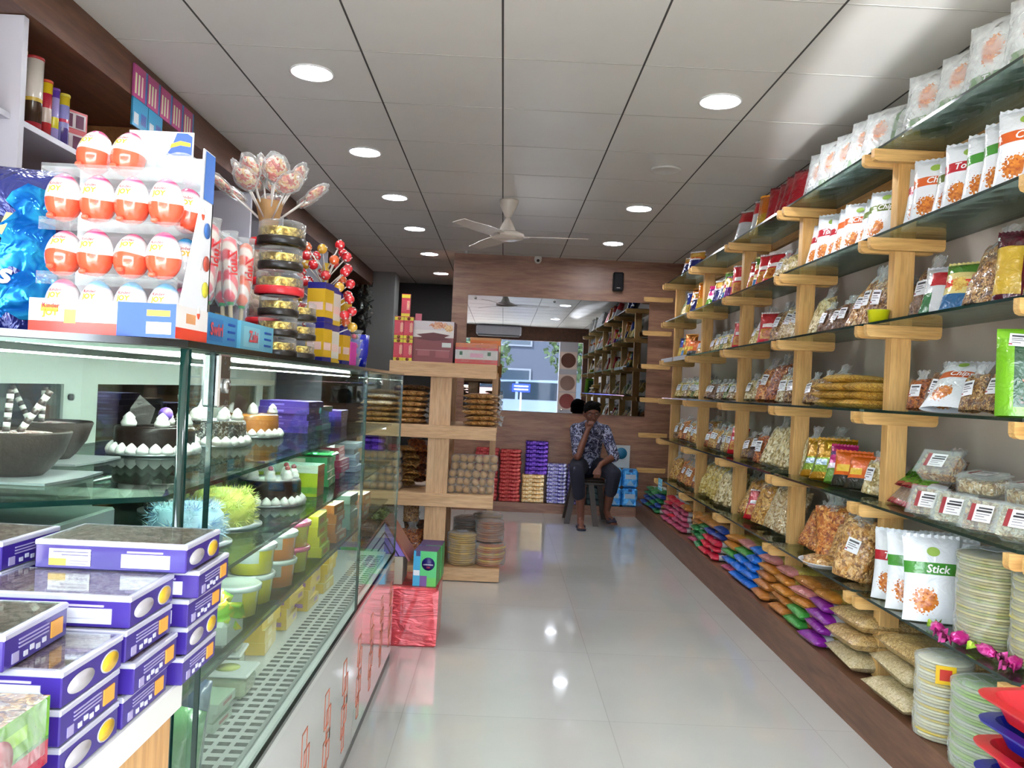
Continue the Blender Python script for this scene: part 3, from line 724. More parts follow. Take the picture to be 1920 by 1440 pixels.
def khakhra(cols, n=12, r=.092, pitch=.018, lab=True, film=True, wob=.0):
    """tall stack of thin round crackers wrapped in film"""
    def mk():
        root = empty('cracker_stack'); rnd = random.Random(n*7+len(cols))
        mb = MB(); z = 0
        for i in range(n):
            c = cols[i % len(cols)]; rr = r * (1 + rnd.uniform(-.02, .02)); ox, oy = rnd.uniform(-.004, .004), rnd.uniform(-.004, .004)
            mb.lathe([(rr*.9, z), (rr, z+pitch*.25), (rr, z+pitch*.75), (rr*.92, z+pitch*.95), (.001, z+pitch)], plain('cracker_' + c, c, .6, coat=.4, bump=.5, bscale=70), n=28, cx=ox, cy=oy, wob=.012)
            z += pitch
        mb.build('crackers', root)
        if film:
            fm = MB(); fm.lathe([(r*1.02, .002), (r*1.07, z*.2), (r*1.03, z*.4), (r*1.08, z*.6), (r*1.04, z*.8), (r*1.06, z*1.0), (r*.7, z*1.05), (r*.2, z*1.03)], film_mat('stack_film', .1, bs=18), n=30, wob=.02); fm.build('wrap', root)
        if lab:
            l = MB(); l.box(-.035, .035, -.03, .03, z*1.052, z*1.054+.001, plain('blank_label', 'c8ccd8', .4), M=Matrix.Rotation(.4, 4, 'Z')); l.build('label', root)
        return root
    return mk

# maker table: token -> (maker, description, category, needs scale)
K = {}
def reg(tok, mk, desc, cat): K[tok] = (mk, desc, cat)
for b, nm in (('b0222e', 'red'), ('3f8a2e', 'green'), ('c85a1e', 'orange'), ('5d6e22', 'olive')):
    reg('c' + nm, chips_bag(b, {'red': 'Tomato', 'green': 'Stick', 'orange': 'Chips', 'olive': 'Chips'}[nm]), f'white chips bag with {nm} band', 'chips bag')
for s in SN:
    reg('b' + s, clear_bag(s, seed=len(s)), f'clear bag of {SNDESC[s]} with label', 'snack bag')
    reg('n' + s, clear_bag(s, w=.15, h=.21, label=False, seed=len(s)+3), f'clear bag of {SNDESC[s]}', 'snack bag')
    reg('s' + s, clear_bag(s, w=.12, h=.15, t=.06, seed=len(s)+5), f'small clear bag of {SNDESC[s]}', 'snack bag')
reg('fred', foil_bag('red', 'b01426', [(0, .16, '7a0c18')], [], h=.26, top='5a0a14'), 'shiny red foil packet', 'snack packet')
reg('forange', foil_bag('orange', 'd87414', [(.0, .45, 'c9a020')], [], h=.24, top='e8a030'), 'shiny orange foil packet', 'snack packet')
reg('fgold', foil_bag('gold', 'b8860f', [(.15, .5, '7a9a20'), (.32, .46, 'a8c0d0', .1, .42), (.32, .46, 'a8c0d0', .55, .88)], [], w=.19, h=.2), 'gold packet with two pale blue windows', 'snack packet')
reg('fnavy', foil_bag('navy', '1a1c5c', [(.62, 1, 'b8862c'), (.66, .7, 'c84a2a')], [(.5, .84, .4, .12, 'c8922c', 'e8c060')], w=.16, h=.2, metal=.2, txt='Namkeen', top='d8d8d8'), 'navy blue packet with golden snack window', 'snack packet')
reg('fredwhite', foil_bag('redwhite', 'c8ccd0', [(.62, 1, 'b81a24'), (0, .14, 'c88a20')], [], w=.13, h=.26, metal=.1, top='c8c8c8'), 'silver packet with red top', 'snack packet')
reg('fredwin', foil_bag('redwin', 'b81c26', [(.12, .45, 'c08a30', .15, .85), (.5, .62, 'e0d8d0', .2, .8)], [(.5, .3, .36, .2, '8a3a14', 'c87a2c')], w=.16, h=.22, metal=.15, top='d8d0d0'), 'red packet with snack window', 'snack packet')
reg('fpink', foil_bag('pink', 'c0206e', [(0, .35, '5a8a2a'), (.35, .48, 'e8d8e0'), (.7, .8, '5a1a6a')], [], w=.13, h=.19, metal=.2), 'pink and green packet', 'snack packet')
reg('ftang', foil_bag('tang', 'd8661a', [(.0, .3, '2a2a20'), (.4, .6, 'e8c040', .1, .5)], [], w=.16, h=.15, metal=.1), 'bright orange packet', 'snack packet')
reg('fmaroon', foil_bag('maroon', 'c0a030', [(.78, 1.0, '4a1020'), (0, .1, '4a1020'), (0, 1, '5a1424', .84, 1.0)], [], w=.11, h=.25, metal=.05, top='3a0c18'), 'yellow packet with maroon edges', 'snack packet')
reg('fgreenyel', foil_bag('greenyel', 'cfc07a', [(.0, .3, '1a5a8a'), (.45, .6, 'c83020'), (.75, 1, '4a7a2a')], [(.5, .5, .3, .2, 'b08030', 'e0c060')], metal=.05), 'cream, green and blue packet', 'snack packet')
reg('fblue', foil_bag('blue', '14328a', [(0, .5, 'b8a040')], [], metal=.3), 'blue and yellow packet', 'snack packet')
reg('fpurple', foil_bag('purple', '6a1a7a', [(.5, 1, 'c89a30')], [], h=.17, metal=.25), 'purple packet', 'snack packet')
reg('fwhitered', foil_bag('whitered', 'ccd0d4', [(.55, .85, 'b01c28', .2, .7), (0, .4, '2a6a3a', 0, .3)], [], h=.2, metal=.05, top='b8b8c0'), 'white packet with red square', 'snack packet')
reg('u', bundle(), 'film-wrapped white chips bag, green stripe', 'chips bag')
reg('ug', bundle('6f7a76', 2), 'film-wrapped white chips bag, grey stripe', 'chips bag')
# ================================================================ RIGHT WALL SHELVING
SX0, SX1 = 1.45, 1.75
SZ = [2.288, 1.937, 1.590, 1.243, .876, .512]
PY = [3.20 + 1.02 * k for k in range(-1, 6)]      # posts, PY[0] stands just outside the picture
SHELFN = ['top glass shelf', 'second glass shelf', 'third glass shelf', 'fourth glass shelf', 'fifth glass shelf', 'lowest glass shelf']
BAYN = ['nearest bay', 'second bay', 'third bay', 'fourth bay', 'farthest bay']
GL_T = thin_glass('shelf_glass', 'deebe5', refl=.35, base=.01); GL_E = plain('shelf_glass_edge', '0f2a24', .15, coat=.6)
PG = .010
def post(upright=True):
    root = empty('shelf_post')
    if upright: MB().box(1.54, 1.62, -.027, .027, .18, SZ[0]-.001, M_PINE, bev=.002).build('upright', root)
    for z in SZ:
        for s in ((-1, 1) if upright else (1,)):
            y0, y1 = (.028, .056) if s > 0 else (-.056, -.028)
            mb = MB(); zt = z - .001; h = .048; c = .016
            poly = [(1.425, zt), (1.725, zt), (1.725, zt-h+c), (1.720, zt-h+.004), (1.708, zt-h), (1.442, zt-h), (1.430, zt-h+.005), (1.425, zt-h+c)]
            n = len(poly); vs = [(x, y0, q) for x, q in poly] + [(x, y1, q) for x, q in poly]
            mb.add(vs, [tuple(range(n)), tuple(reversed(range(n, 2*n)))] + [(i, i+n, (i+1) % n + n, (i+1) % n) for i in range(n)], M_PINEX)
            mb.build('bracket', root)
    return root
for k, y in enumerate(PY):
    o = inst('post', post, (0, y, 0)) if k < 6 else post(False)
    if k == 6: o.location = (0, y - .04, 0); o.name = 'shelf_brackets'
    T(o, ['pine shelf post just outside the right edge of the view', 'pine shelf post with paired brackets, nearest to the camera', 'pine shelf post with paired brackets, second nearest the camera', 'pine shelf post with paired brackets, third nearest the camera', 'pine shelf post with paired brackets, fourth nearest the camera', 'pine shelf post with paired brackets, second from the back wall', 'pine shelf brackets fixed to the back wall beside the mirror'][k], 'shelf post', 'pine shelf posts along the right wall')
for b in range(5):
    for s in range(6):
        y0 = PY[b] + .004; y1 = PY[b+1] - .004
        c = .03
        poly = [(SX0 + c, y0), (SX1, y0), (SX1, y1), (SX0 + .006, y1), (SX0, y1 - .006), (SX0, y0 + c)]
        mb = MB(); mb.prism(poly, SZ[s], SZ[s] + PG, GL_T, side=GL_E)
        o = mb.build('glass_shelf'); T(o, f'green-edged glass pane, {SHELFN[s].replace(" glass", "")} level, {BAYN[b]} on the right wall', 'glass shelf', 'glass shelf panes on the right wall')
    o = MB().box(1.70, 1.728, PY[b]+.06, PY[b+1]-.06, SZ[0]-.046, SZ[0]-.002, wood('planed_pine_along', 'b5803f', 'd0a064', axis=1)).build('shelf_rail')
    T(o, f'pine rail under the back of the top shelf, {BAYN[b]}', 'rail', 'pine rails under the top shelf')
# tokens per shelf and bay, listed from the near end of a bay to its far end.
# 'tok' or (tok, scale, x offset, extra yaw, lean)
STOCK = {
 0: [['u', 'u', 'u', 'u'], ['u', 'u', 'ug', 'u', 'ug'], ['fred', 'fred', 'fred', 'fred', 'forange', 'forange', 'fredwhite'], ['fredwhite', None, None, None, None, None, None], [None, None, 'fnavy', 'fnavy', 'fnavy', None]],
 1: [['corange', 'corange', 'cgreen', 'cgreen', 'cred', 'colive', 'corange', 'cred'], ['colive', 'colive', 'corange', 'corange', 'cred', 'cred', 'cred'], ['nfry', 'nfry', 'bcream', 'fredwin', 'fredwin', 'fgreenyel', 'fredwin'], ['fredwin', 'fpurple', 'fgreenyel', 'fnavy', 'fnavy', 'fpink'], ['forange', 'fnavy', 'forange', 'fblue', 'nfry', 'ngreen']],
 2: [['fmaroon*1.1', 'fmaroon*1.15', 'nmix*1.2', 'fgreenyel', 'fwhitered*1.15', 'bbrown*1.1'], ['bmix*1.35', 'bnuts*1.45', 'bnuts*1.3', 'sbrown*1.15', 'sbrown*1.1', 'sbrown*1.1', 'ncream*1.3'], ['bcashew*1.2', 'bcashew*1.2', 'bmix*1.15', 'fredwin*1.1', 'bfry*1.1', 'sfry'], ['fredwin', 'sfry', 'sfry', 'sgreen', 'sfry', 'sfry', 'sgolden'], ['sgolden', 'sgolden', 'ftang', 'forange', 'fgreenyel', 'fblue', 'sgreen']],
 3: [[None, 'sbrown*1.2', 'smix*1.2', 'smix*1.1', 'corange', 'sbrown*1.2', 'srusty'], [None, None, None, 'sgreen', 'bcashew*1.1', 'smix*1.15', 'smix*1.1'], ['smix*1.15', 'scashew*1.15', 'nrusty*1.2', 'borange*1.25', 'bcream', 'scream'], ['sgolden', 'scashew', 'sgreen', 'smix', 'scashew', 'sbrown', 'smix'], ['sfry', 'sgreen', 'sfry', 'scashew', 'sfry', 'sfry']],
 4: [[None, None, None, None, None, None], ['scream*1.2', 'ftang*1.2', 'ftang*1.2', 'fpink*1.2', 'fgold*1.2', 'fgold*1.2', 'ncream*1.2'], ['ncream*1.2', 'ncream*1.3', 'ncream*1.2', 'srusty*1.2', 'bdark', 'smix'], ['fredwin', 'bgolden', 'bcream', 'sdark', 'bgolden', 'bgolden', 'srusty'], ['bgolden', 'srusty', 'bgolden', 'srusty', 'borange', 'smix']],
 5: [[None], [None, None, 'ncookie', None, 'norange', 'norange'], ['ncashew*1.3', 'ncashew*1.3', 'ngolden*1.2', 'fredwin', 'ngolden*1.2'], ['ncream*1.25', 'ncream*1.2', 'nfry*1.3', 'nfry*1.3', 'nfry*1.2'], ['srusty', 'borange', 'bgolden', 'borange', 'norange', 'ngolden']],
}
rs = random.Random(11)
COUNT = {}
def put(tok, x, y, z, rz, rx=0, ry=0, sc=1.0, place='', i=0, group=None):
    mk, desc, cat = K[tok]
    o = inst(tok, mk, (x, y, z), rot=(rx, ry, rz), scale=sc)
    T(o, f'{desc}, {place}', cat, group); return o
for s in STOCK:
    for b, row in enumerate(STOCK[s]):
        n = len(row); lo = PY[b] + .10; hi = PY[b+1] - .10; step = (hi - lo) / max(n, 1)
        for i, tok in enumerate(row):
            if not tok: continue
            tok, _, ex = tok.partition('*'); ex = float(ex or 1)
            y = lo + (i + .5) * step + rs.uniform(-.008, .008); x = 1.575 + rs.uniform(-.015, .015)
            big = tok in ('u', 'ug'); sc = rs.uniform(.93, 1.05)
            if tok[0] == 'c': sc *= .95
            if tok[0] == 'f' and s > 1: sc *= .85
            rz = R(-48 + rs.uniform(-7, 7)); rx = R(-19 + rs.uniform(-7, 7))
            if tok[0] in 'bns' and not big: rx = R(-20 + rs.uniform(-8, 6)); rz = R(-74 + rs.uniform(-9, 9)); sc = min(sc, step / .145)
            if big: rx = R(-12 + rs.uniform(-4, 4)); rz = R(-58 + rs.uniform(-5, 5)); sc = rs.uniform(.92, 1.0); x = 1.56
            if s == 3 and tok == 'corange': rx = R(-48); rz = R(-55); x = 1.55
            if tok[0] in 'bns' and not big: sc = (min(sc*ex, step / .142), min(sc*ex, step / .142), sc*ex)
            else: sc *= ex
            h = .004 + (.012 if tok[0] != 'c' else .006) * abs(math.sin(rx)) * 2
            put(tok, x, y, SZ[s] + PG + h, rz, rx, rs.uniform(-.1, .1) * (tok[0] in 'bns'), sc, f'{SHELFN[s]}, {BAYN[b]}, {ONES[i]} from front', group=f'stock on the {SHELFN[s]}, {BAYN[b]}')
            # a second bag leaning behind, where the photo shows two rows
            if tok[0] in 'bns' and rs.random() < .35 and s in (2, 3, 4, 5):
                put(tok, x + .105, y + .04, SZ[s] + PG + .05, rz + .2, R(-30), 0, .9, f'{SHELFN[s]}, {BAYN[b]}, behind the {ONES[i]}', group=f'stock on the {SHELFN[s]}, {BAYN[b]}')

# ---- flat yellow packs piled on the fourth shelf, second bay
reg('psev', flat_pack('sevflat', 'sev', None, .24, .17, .04), 'flat pack of yellow sev', 'snack pack')
z = SZ[3] + PG + .001
for st, (y, n) in enumerate(((3.38, 3), (3.56, 4), (3.73, 3))):
    for i in range(n):
        put('psev', 1.585 + rs.uniform(-.012, .012), y + rs.uniform(-.01, .01), z + i * .036, R(90 + rs.uniform(-12, 12)) * 0 + R(rs.uniform(-12, 12)), place=f'{["bottom", "second", "third", "top"][i] if n == 4 else ["bottom", "middle", "top"][i]} of the {["near", "middle", "far"][st]} pile, fourth glass shelf', group='flat sev packs piled on the fourth shelf')
# ---- yellow bowl at the nearest post
o = MB().lathe([(.030, 0), (.034, .002), (.042, .05), (.045, .053), (.041, .052), (.033, .006), (.001, .005)], plain('lemon_plastic', 'c9cc12', .3), n=28).build('bowl', loc=(1.495, 3.20, SZ[2]+PG))
T(o, 'small lemon-yellow plastic bowl on the third glass shelf by the nearest post', 'bowl')
# ---- big green pouch at the right picture edge
def pouch():
    w, h, t = .2, .265, .07
    m = printed('green_pouch', '6fae1e', [(.1, .86, '1d4a2c', .22, .92), (.88, .97, '7fc02a', 0, 1)], [(.6, .36, .34, .16, '8a3a1c', 'd8a070'), (.55, .16, .3, .1, 'c8b8a8', '4a3028')], rough=.3, metal=.1)
    mb = MB(); surf = pillow(mb, w, h, t, m, lump=.05, base=.5, pinch=.0, px=4); o = mb.build('nut_pouch')
    patch(lambda x, z: surf(x, z, .002), -.07, -.02, h*.78, h*.93, M_LABEL, ang=-.1).build('price_label', o)
    return o
o = pouch(); o.location = (1.56, 2.33, SZ[3]+PG+.002); o.rotation_euler = (R(-6), 0, R(-28)); T(o, 'tall lime green stand-up pouch on the fourth glass shelf at the right picture edge', 'snack pouch')
# ---- nut boxes on the fifth shelf, nearest bay
reg('xn', nut_box('nuts'), 'clear box of roasted nuts', 'nut box')
reg('xc', nut_box('cashew'), 'clear box of pale split nuts', 'nut box')
z = SZ[4] + PG + .001
NB = [('xn', 1.545, 2.80, 0, -62, 68, 'leaning at the front, left of the pale nuts'), ('xc', 1.545, 2.64, 0, -62, 68, 'leaning at the front, right of the roasted nuts'), ('xn', 1.545, 2.475, 0, -64, 66, 'leaning at the front, third from the left'),
      ('xn', 1.60, 2.86, .115, -62, 50, 'propped on top of the front row at its left'), ('xc', 1.62, 2.65, .10, -70, 8, 'lying flat on the upper row'), ('xn', 1.66, 2.74, .09, -40, 4, 'lying behind the upper row'), ('xc', 1.66, 2.46, .09, -80, 6, 'lying flat at the right picture edge'), ('xc', 1.56, 2.33, .0, -60, 60, 'leaning last at the right picture edge')]
for tok, x, y, dz, rz, rx, pl in NB:
    mk, desc, cat = K[tok]
    o = inst(tok, mk, (x, y, z + dz + (.038 if rx > 40 else .004)), rot=(R(rx), 0, R(rz))); T(o, f'{desc}, {pl}', cat, 'nut boxes on the fifth glass shelf')
# packets of sticks beside them
reg('stick', foil_bag('sticks', '8a7a70', [(.55, .9, 'c8c8d0'), (.0, .12, '9a3038')], [], w=.10, h=.15, t=.022, metal=.05), 'thin clear packet of brown sticks', 'snack packet')
reg('stickg', foil_bag('stickgreen', '4f8a24', [(.3, .5, '3a6a18'), (0, .1, '9a3038')], [], w=.10, h=.17, t=.022, metal=.1), 'thin green packet of sticks', 'snack packet')
for i in range(7):
    put('stick', 1.54 + .004*i, 2.93 + .032*i, z + .008, R(-68), R(-50), 0, 1, f'fifth glass shelf, {ONES[i]} left of the nut boxes', group='stick packets on the fifth shelf')
for i in range(4):
    put('stickg', 1.60, 2.98 + .05*i, z + .075, R(-60), R(-60), 0, 1, f'fifth glass shelf, {ONES[i]} lying above the brown stick packets', group='green stick packets on the fifth shelf')
o = inst('bdark', K['bdark'][0], (1.66, 3.02, z+.03), rot=(R(-30), 0, R(-70))); T(o, 'clear bag of dark brown snack behind the green stick packets', 'snack bag')
# ---- lowest shelf, nearest bay: chips bags, cracker stack, sweets
z = SZ[5] + PG + .002
for i, (tok, x, y, rz, sc) in enumerate((('cgreen', 1.53, 2.78, -14, 1.08), ('cgreen', 1.535, 2.92, -20, 1.04), ('cred', 1.54, 3.06, -34, .98), ('cgreen', 1.65, 2.86, -20, 1.0), ('cred', 1.69, 2.99, -20, 1.0), ('cred', 1.70, 2.72, -20, 1.0))):
    put(tok, x, y, z, R(rz), R(-9), 0, sc, f'lowest glass shelf, nearest bay, {["front", "second", "third", "fourth", "fifth", "rearmost"][i]} of the group', group='chips bags on the lowest shelf, nearest bay')
o = khakhra(['a8a060', '9a8f50', 'b8ae78', '8a8f3c'], 30, .105, .0095)(); o.location = (1.605, 2.555, z); T(o, 'tall film-wrapped stack of pale green crackers on the lowest glass shelf', 'cracker stack')
o = khakhra(['a8a060', '8f8a4c', 'c8b83a'], 28, .10, .0095, lab=False)(); o.location = (1.64, 2.335, z); T(o, 'film-wrapped stack of crackers partly cut off at the right picture edge', 'cracker stack')
def sweet():
    root = empty('wrapped_sweet'); m = foil('pink_wrap', 'b81878', 'e05aa8', .2, .3); m2 = foil('lime_wrap', '6a9a20', 'a8c840', .2, .3)
    MB().ball((0, 0, .022), .026, m, sx=1.6, sy=.9, sz=.8, lump=.4, n=14).build('wrapper', root)
    for s in (-1, 1):
        mb = MB(); n = 9; vs = [(s*.036, 0, .022)] + [(s*(.066 + .006*math.sin(i*2.4)), .026*math.sin(-1.3+2.6*i/n), .022 + .02*math.cos(i*1.7)) for i in range(n+1)]
        mb.add(vs, [(0, i+1, i+2) for i in range(n)], m2 if s > 0 else m, smooth=True); mb.build('twist_end', root)
    return root
for i, (x, y, rz, sc) in enumerate(((1.475, 2.64, 70, .9), (1.49, 2.53, 20, 1), (1.50, 2.41, 95, .9), (1.52, 2.31, 40, .9))):
    o = inst('sweet', sweet, (x, y, z), R(rz), scale=sc); T(o, f'pink and lime wrapped sweet at the shelf edge, {["leftmost", "second from left", "third from left", "rightmost"][i]} of four', 'wrapped sweet', 'sweets in front of the cracker stacks')
# ---- lowest shelf, second bay extras: bag of cream rolls and a white tray
o = clear_bag('cookie', w=.17, h=.26, t=.12, seed=9)(); o.location = (1.53, 3.42, z); o.rotation_euler = (R(-8), R(8), R(-45)); T(o, 'tall clear bag of golden rolls on the lowest shelf next to the nearest post', 'snack bag')
o = inst('norange', K['norange'][0], (1.60, 3.74, z+.0), rot=(R(-12), R(-6), R(-40)), scale=1.28); T(o, 'large clear bag of orange crisps on the lowest shelf behind the white tray', 'snack bag')
tr = MB().lathe([(.07, 0), (.095, .022), (.102, .024), (.094, .018), (.069, .004), (.001, .004)], plain('foam_white', 'd4d6da', .5), n=24, sx=1.2).build('food_tray', loc=(1.50, 3.66, z), rz=R(90)); T(tr, 'white foam tray of snacks on the lowest shelf in the second bay', 'tray')
MB().ball((0, 0, .02), .085, SN['cookie'], sz=.35, lump=.3, n=18).build('snacks', tr)
# ---- row of green-blue packets hanging at the far end of the lowest shelf
o = MB().box(-.075, .075, -.003, .003, -.05, .05, printed('cyan_card', '6fc0dc', [(.2, .35, 'e8f0f4', .1, .9), (.5, .6, 'e8f0f4', .1, .7)], rough=.4, crinkle=0)).build('shelf_card', loc=(1.435, 7.1, SZ[5]-.03), rz=R(-90)); T(o, 'light blue card fixed on the edge of the lowest shelf at the far end', 'card')
for i in range(2):
    o = MB().box(-.23, .23, -.004, .004, 0, .035, plain('white_strip', 'b8bcc4', .4)).build('price_strip', loc=(SX0-.0035, 6.6 + .52*i, SZ[2]-.02), rz=R(-90)); T(o, f'white price strip on the edge of the third shelf, {["nearer", "farther"][i]} of strip and modelled reflection', 'price strip', 'price strips at the far end of the third shelf')  # one of these two strips is a reflection modelled as an object

# ---- sacks piled on the plinth
SN['flake'] = snack('golden_flake', ['8a6a34', 'b08c50', 'c4a468', 'd2b47c'], 190, .4, coat=.7, film=.12)
SN['grain'] = snack('pale_grain', ['97855a', 'b4a478', 'c6b68c', 'd2c59e'], 230, .4, coat=.7, film=.15)
SN['dal'] = snack('yellow_pulses', ['a08228', 'c4a63c', 'd2b850', 'dcc870'], 210, .4, coat=.7, film=.2)
SN['chana'] = snack('orange_pulses', ['8a5420', 'b0743a', 'c08a4c', 'cc9c62'], 180, .4, coat=.7, film=.15)
reg('kbrown', flat_pack('kbrown', 'flake', None, .37, .31, .078), 'large clear sack of golden flakes', 'food sack')
reg('kcream', flat_pack('kcream', 'grain', None, .37, .31, .078), 'large clear sack of pale grain', 'food sack')
reg('kpurple', flat_pack('kpurple', 'dal', '7c1c8c', .30, .22, .046), 'purple-ended pack of yellow pulses', 'food pack')
reg('kyellow', flat_pack('kyellow', 'dal', 'b8782c', .29, .22, .046), 'brown-ended pack of yellow pulses', 'food pack')
reg('korange', flat_pack('korange', 'chana', 'b07030', .28, .21, .046), 'orange-brown pack of pulses', 'food pack')
reg('kgreen', flat_pack('kgreen', 'chana', '3a8a3a', .28, .2, .046), 'green-ended pack of pulses', 'food pack')
reg('kpinky', flat_pack('kpinky', 'dal', 'c07a7a', .29, .22, .046), 'pink-ended pack of yellow pulses', 'food pack')
reg('kblue', flat_pack('kblue', 'grain', '1668c8', .28, .19, .046), 'bright blue-ended pack of grain', 'food pack')
reg('kred', flat_pack('kred', 'chana', 'c8203c', .28, .19, .040), 'red-ended pack of pulses', 'food pack')
reg('krose', flat_pack('krose', 'chana', 'b04a6a', .26, .18, .040), 'rose-ended pack of brown pulses', 'food pack')
reg('kleaf', flat_pack('kleaf', 'grain', '1f7a3c', .26, .18, .040), 'leaf green-ended pack of pulses', 'food pack')
reg('knavy', flat_pack('knavy', 'chana', '1c3a8a', .27, .19, .040), 'navy-ended pack of pulses', 'food pack')
PILES = [  # y, token list bottom to top, x
 (2.92, ['kcream', 'kcream', 'kbrown']), (3.20+.12, ['kcream', 'kbrown', 'kbrown']),
 (3.62, ['kpurple', 'kpurple', 'kpurple', 'kpurple', 'kyellow']), (3.87, ['kgreen', 'kgreen', 'kyellow', 'kpinky', 'korange']),
 (4.10, ['korange', 'korange', 'kyellow', 'kyellow', 'kpinky']), (4.40, ['korange', 'korange', 'korange', 'kyellow', 'kpinky']),
 (4.62, ['kblue', 'kblue', 'kblue', 'kblue', 'kblue']), (4.83, ['kblue', 'kblue', 'kblue', 'kgreen', 'kpinky']),
 (5.04, ['krose', 'kblue', 'kgreen', 'kyellow', 'kyellow']), (5.40, ['kred', 'kred', 'kred', 'knavy', 'knavy']), (5.60, ['kred', 'kred', 'kred', 'knavy', 'korange']),
 (5.80, ['kleaf', 'kleaf', 'kleaf', 'kleaf', 'korange']), (6.0, ['krose', 'kleaf', 'kleaf', 'korange', 'korange']),
 (6.42, ['krose', 'krose', 'krose', 'krose', 'korange']), (6.62, ['krose', 'krose', 'krose', 'krose', 'kred']), (6.82, ['krose', 'kred', 'krose', 'krose', 'kred']), (7.02, ['krose', 'krose', 'krose', 'kred', 'kred']),
 (7.42, ['kleaf', 'knavy', 'kleaf', 'knavy', 'kleaf']), (7.62, ['knavy', 'kleaf', 'knavy', 'kleaf', 'kleaf']), (7.82, ['kleaf', 'knavy', 'kleaf', 'kleaf']), (8.02, ['knavy', 'knavy', 'kleaf', 'kleaf'])]
TH = {'kcream': .077, 'kbrown': .077, 'kpurple': .047, 'kyellow': .047, 'kpinky': .047, 'korange': .046, 'kgreen': .046, 'kblue': .046, 'kred': .043, 'krose': .042, 'kleaf': .042, 'knavy': .043}
LV = ['bottom', 'second', 'third', 'fourth', 'fifth']
for pi, (y, toks) in enumerate(PILES):
    z = .181
    for i, tok in enumerate(toks):
        L_ = {'kcream': .36, 'kbrown': .36}.get(tok, .28)
        put(tok, 1.44 + L_/2 + rs.uniform(-.012, .012) + .012*i, y + rs.uniform(-.012, .012), z, R(rs.uniform(-7, 7)), R(rs.uniform(-3, 3)), R(3 if i else 0), 1, f'{LV[i]} in the {ONES[pi] if pi < len(ONES) else ["nineteenth", "twentieth", "last"][pi-len(ONES)]} pile on the plinth', group='packs piled on the plinth under the right shelves')
        z += TH[tok]
# ---- wrapped cracker stacks standing on the plinth near the camera
o = khakhra(['7fa04a', '88a850', '8f9a78', 'a0a890'], 27, .112, .0094, lab=False)(); o.location = (1.535, 2.42, .182); MB().lathe([(.104, .2555), (.10, .259), (.001, .261)], plain('leaf_green_cracker', '5c8a22', .5, coat=.5), n=28, wob=.015).build('top_cracker', o); T(o, 'green-topped stack of thin crackers in film on the plinth, right foreground', 'cracker stack')
o = khakhra(['b8b090', 'c8c4a8', 'c0a83c', 'b0ac98'], 26, .085, .0100, lab=False)(); o.location = (1.515, 2.66, .182); T(o, 'pale yellow and grey cracker stack in film left of the green-topped one', 'cracker stack')
MB().box(-.03, .03, -.001, .001, -.03, .03, printed('tag_redyellow', 'd8b020', [(.2, .8, 'b83028', .2, .8)], crinkle=0)).build('tag', o, loc=(-.04, -.082, .225), rz=R(-20))
# ---- trays in the lower right corner
def tray(c):
    def mk():
        m = plain('tray_' + c, c, .3); mb = MB(); W2, D2, h = .17, .22, .055
        def ring(w, d, z, r=.05):
            pts = []
            for cx, cy, a0 in ((w-r, d-r, 0), (-w+r, d-r, 90), (-w+r, -d+r, 180), (w-r, -d+r, 270)):
                for k in range(6): a = R(a0 + 18*k); pts.append((cx + r*math.cos(a), cy + r*math.sin(a), z))
            return pts
        rings = [ring(W2-.03, D2-.03, 0), ring(W2-.012, D2-.012, h-.006), ring(W2+.012, D2+.012, h-.006), ring(W2+.014, D2+.014, h), ring(W2-.012, D2-.012, h+.002), ring(W2-.03, D2-.03, .005)]
        n = 24; vs = [p for r_ in rings for p in r_]; fs = [tuple(reversed(range(n))), tuple(5*n+i for i in range(n))]
        for j in range(5):
            for i in range(n): fs.append((j*n+i, j*n+(i+1) % n, (j+1)*n+(i+1) % n, (j+1)*n+i))
        mb.add(vs, fs, m, smooth=False); o = mb.build('serving_tray')
        for s in (-1, 1):
            MB().box(-.05, .05, s*(D2+.014) - .006, s*(D2+.014) + .006, h-.016, h+.006, m, bev=.004).build('handle', o)
        return o
    return mk
RED, BLU = 'c3202a', '14208a'
zt = .335
for i, c in enumerate([BLU, RED, BLU, RED]):
    o = inst('tray' + c, tray(c), (1.402 + (.0 if i % 2 else .012), 1.80 - .006*i, zt), rot=(0, R(-2), R(4 - 3*(i % 2)))); T(o, f'{"red" if c == RED else "blue"} plastic tray, {["lowest", "second from bottom", "second from top", "topmost"][i]} in the stack, right foreground', 'tray', 'plastic trays stacked in the right foreground')
    zt += .062
o = MB().box(-.03, .03, -.025, .025, 0, .03, plain('blue_lid', '1a2fd0', .3), bev=.008).build('plastic_clip', loc=(1.36, 1.86, zt-.05)); T(o, 'small blue plastic piece lying in the top red tray', 'plastic clip')
o = MB().box(1.24, 1.60, 1.56, 2.02, 0, .334, M_LAM, bev=.004).build('low_stand'); T(o, 'low brown stand carrying the plastic trays, right foreground', 'stand')
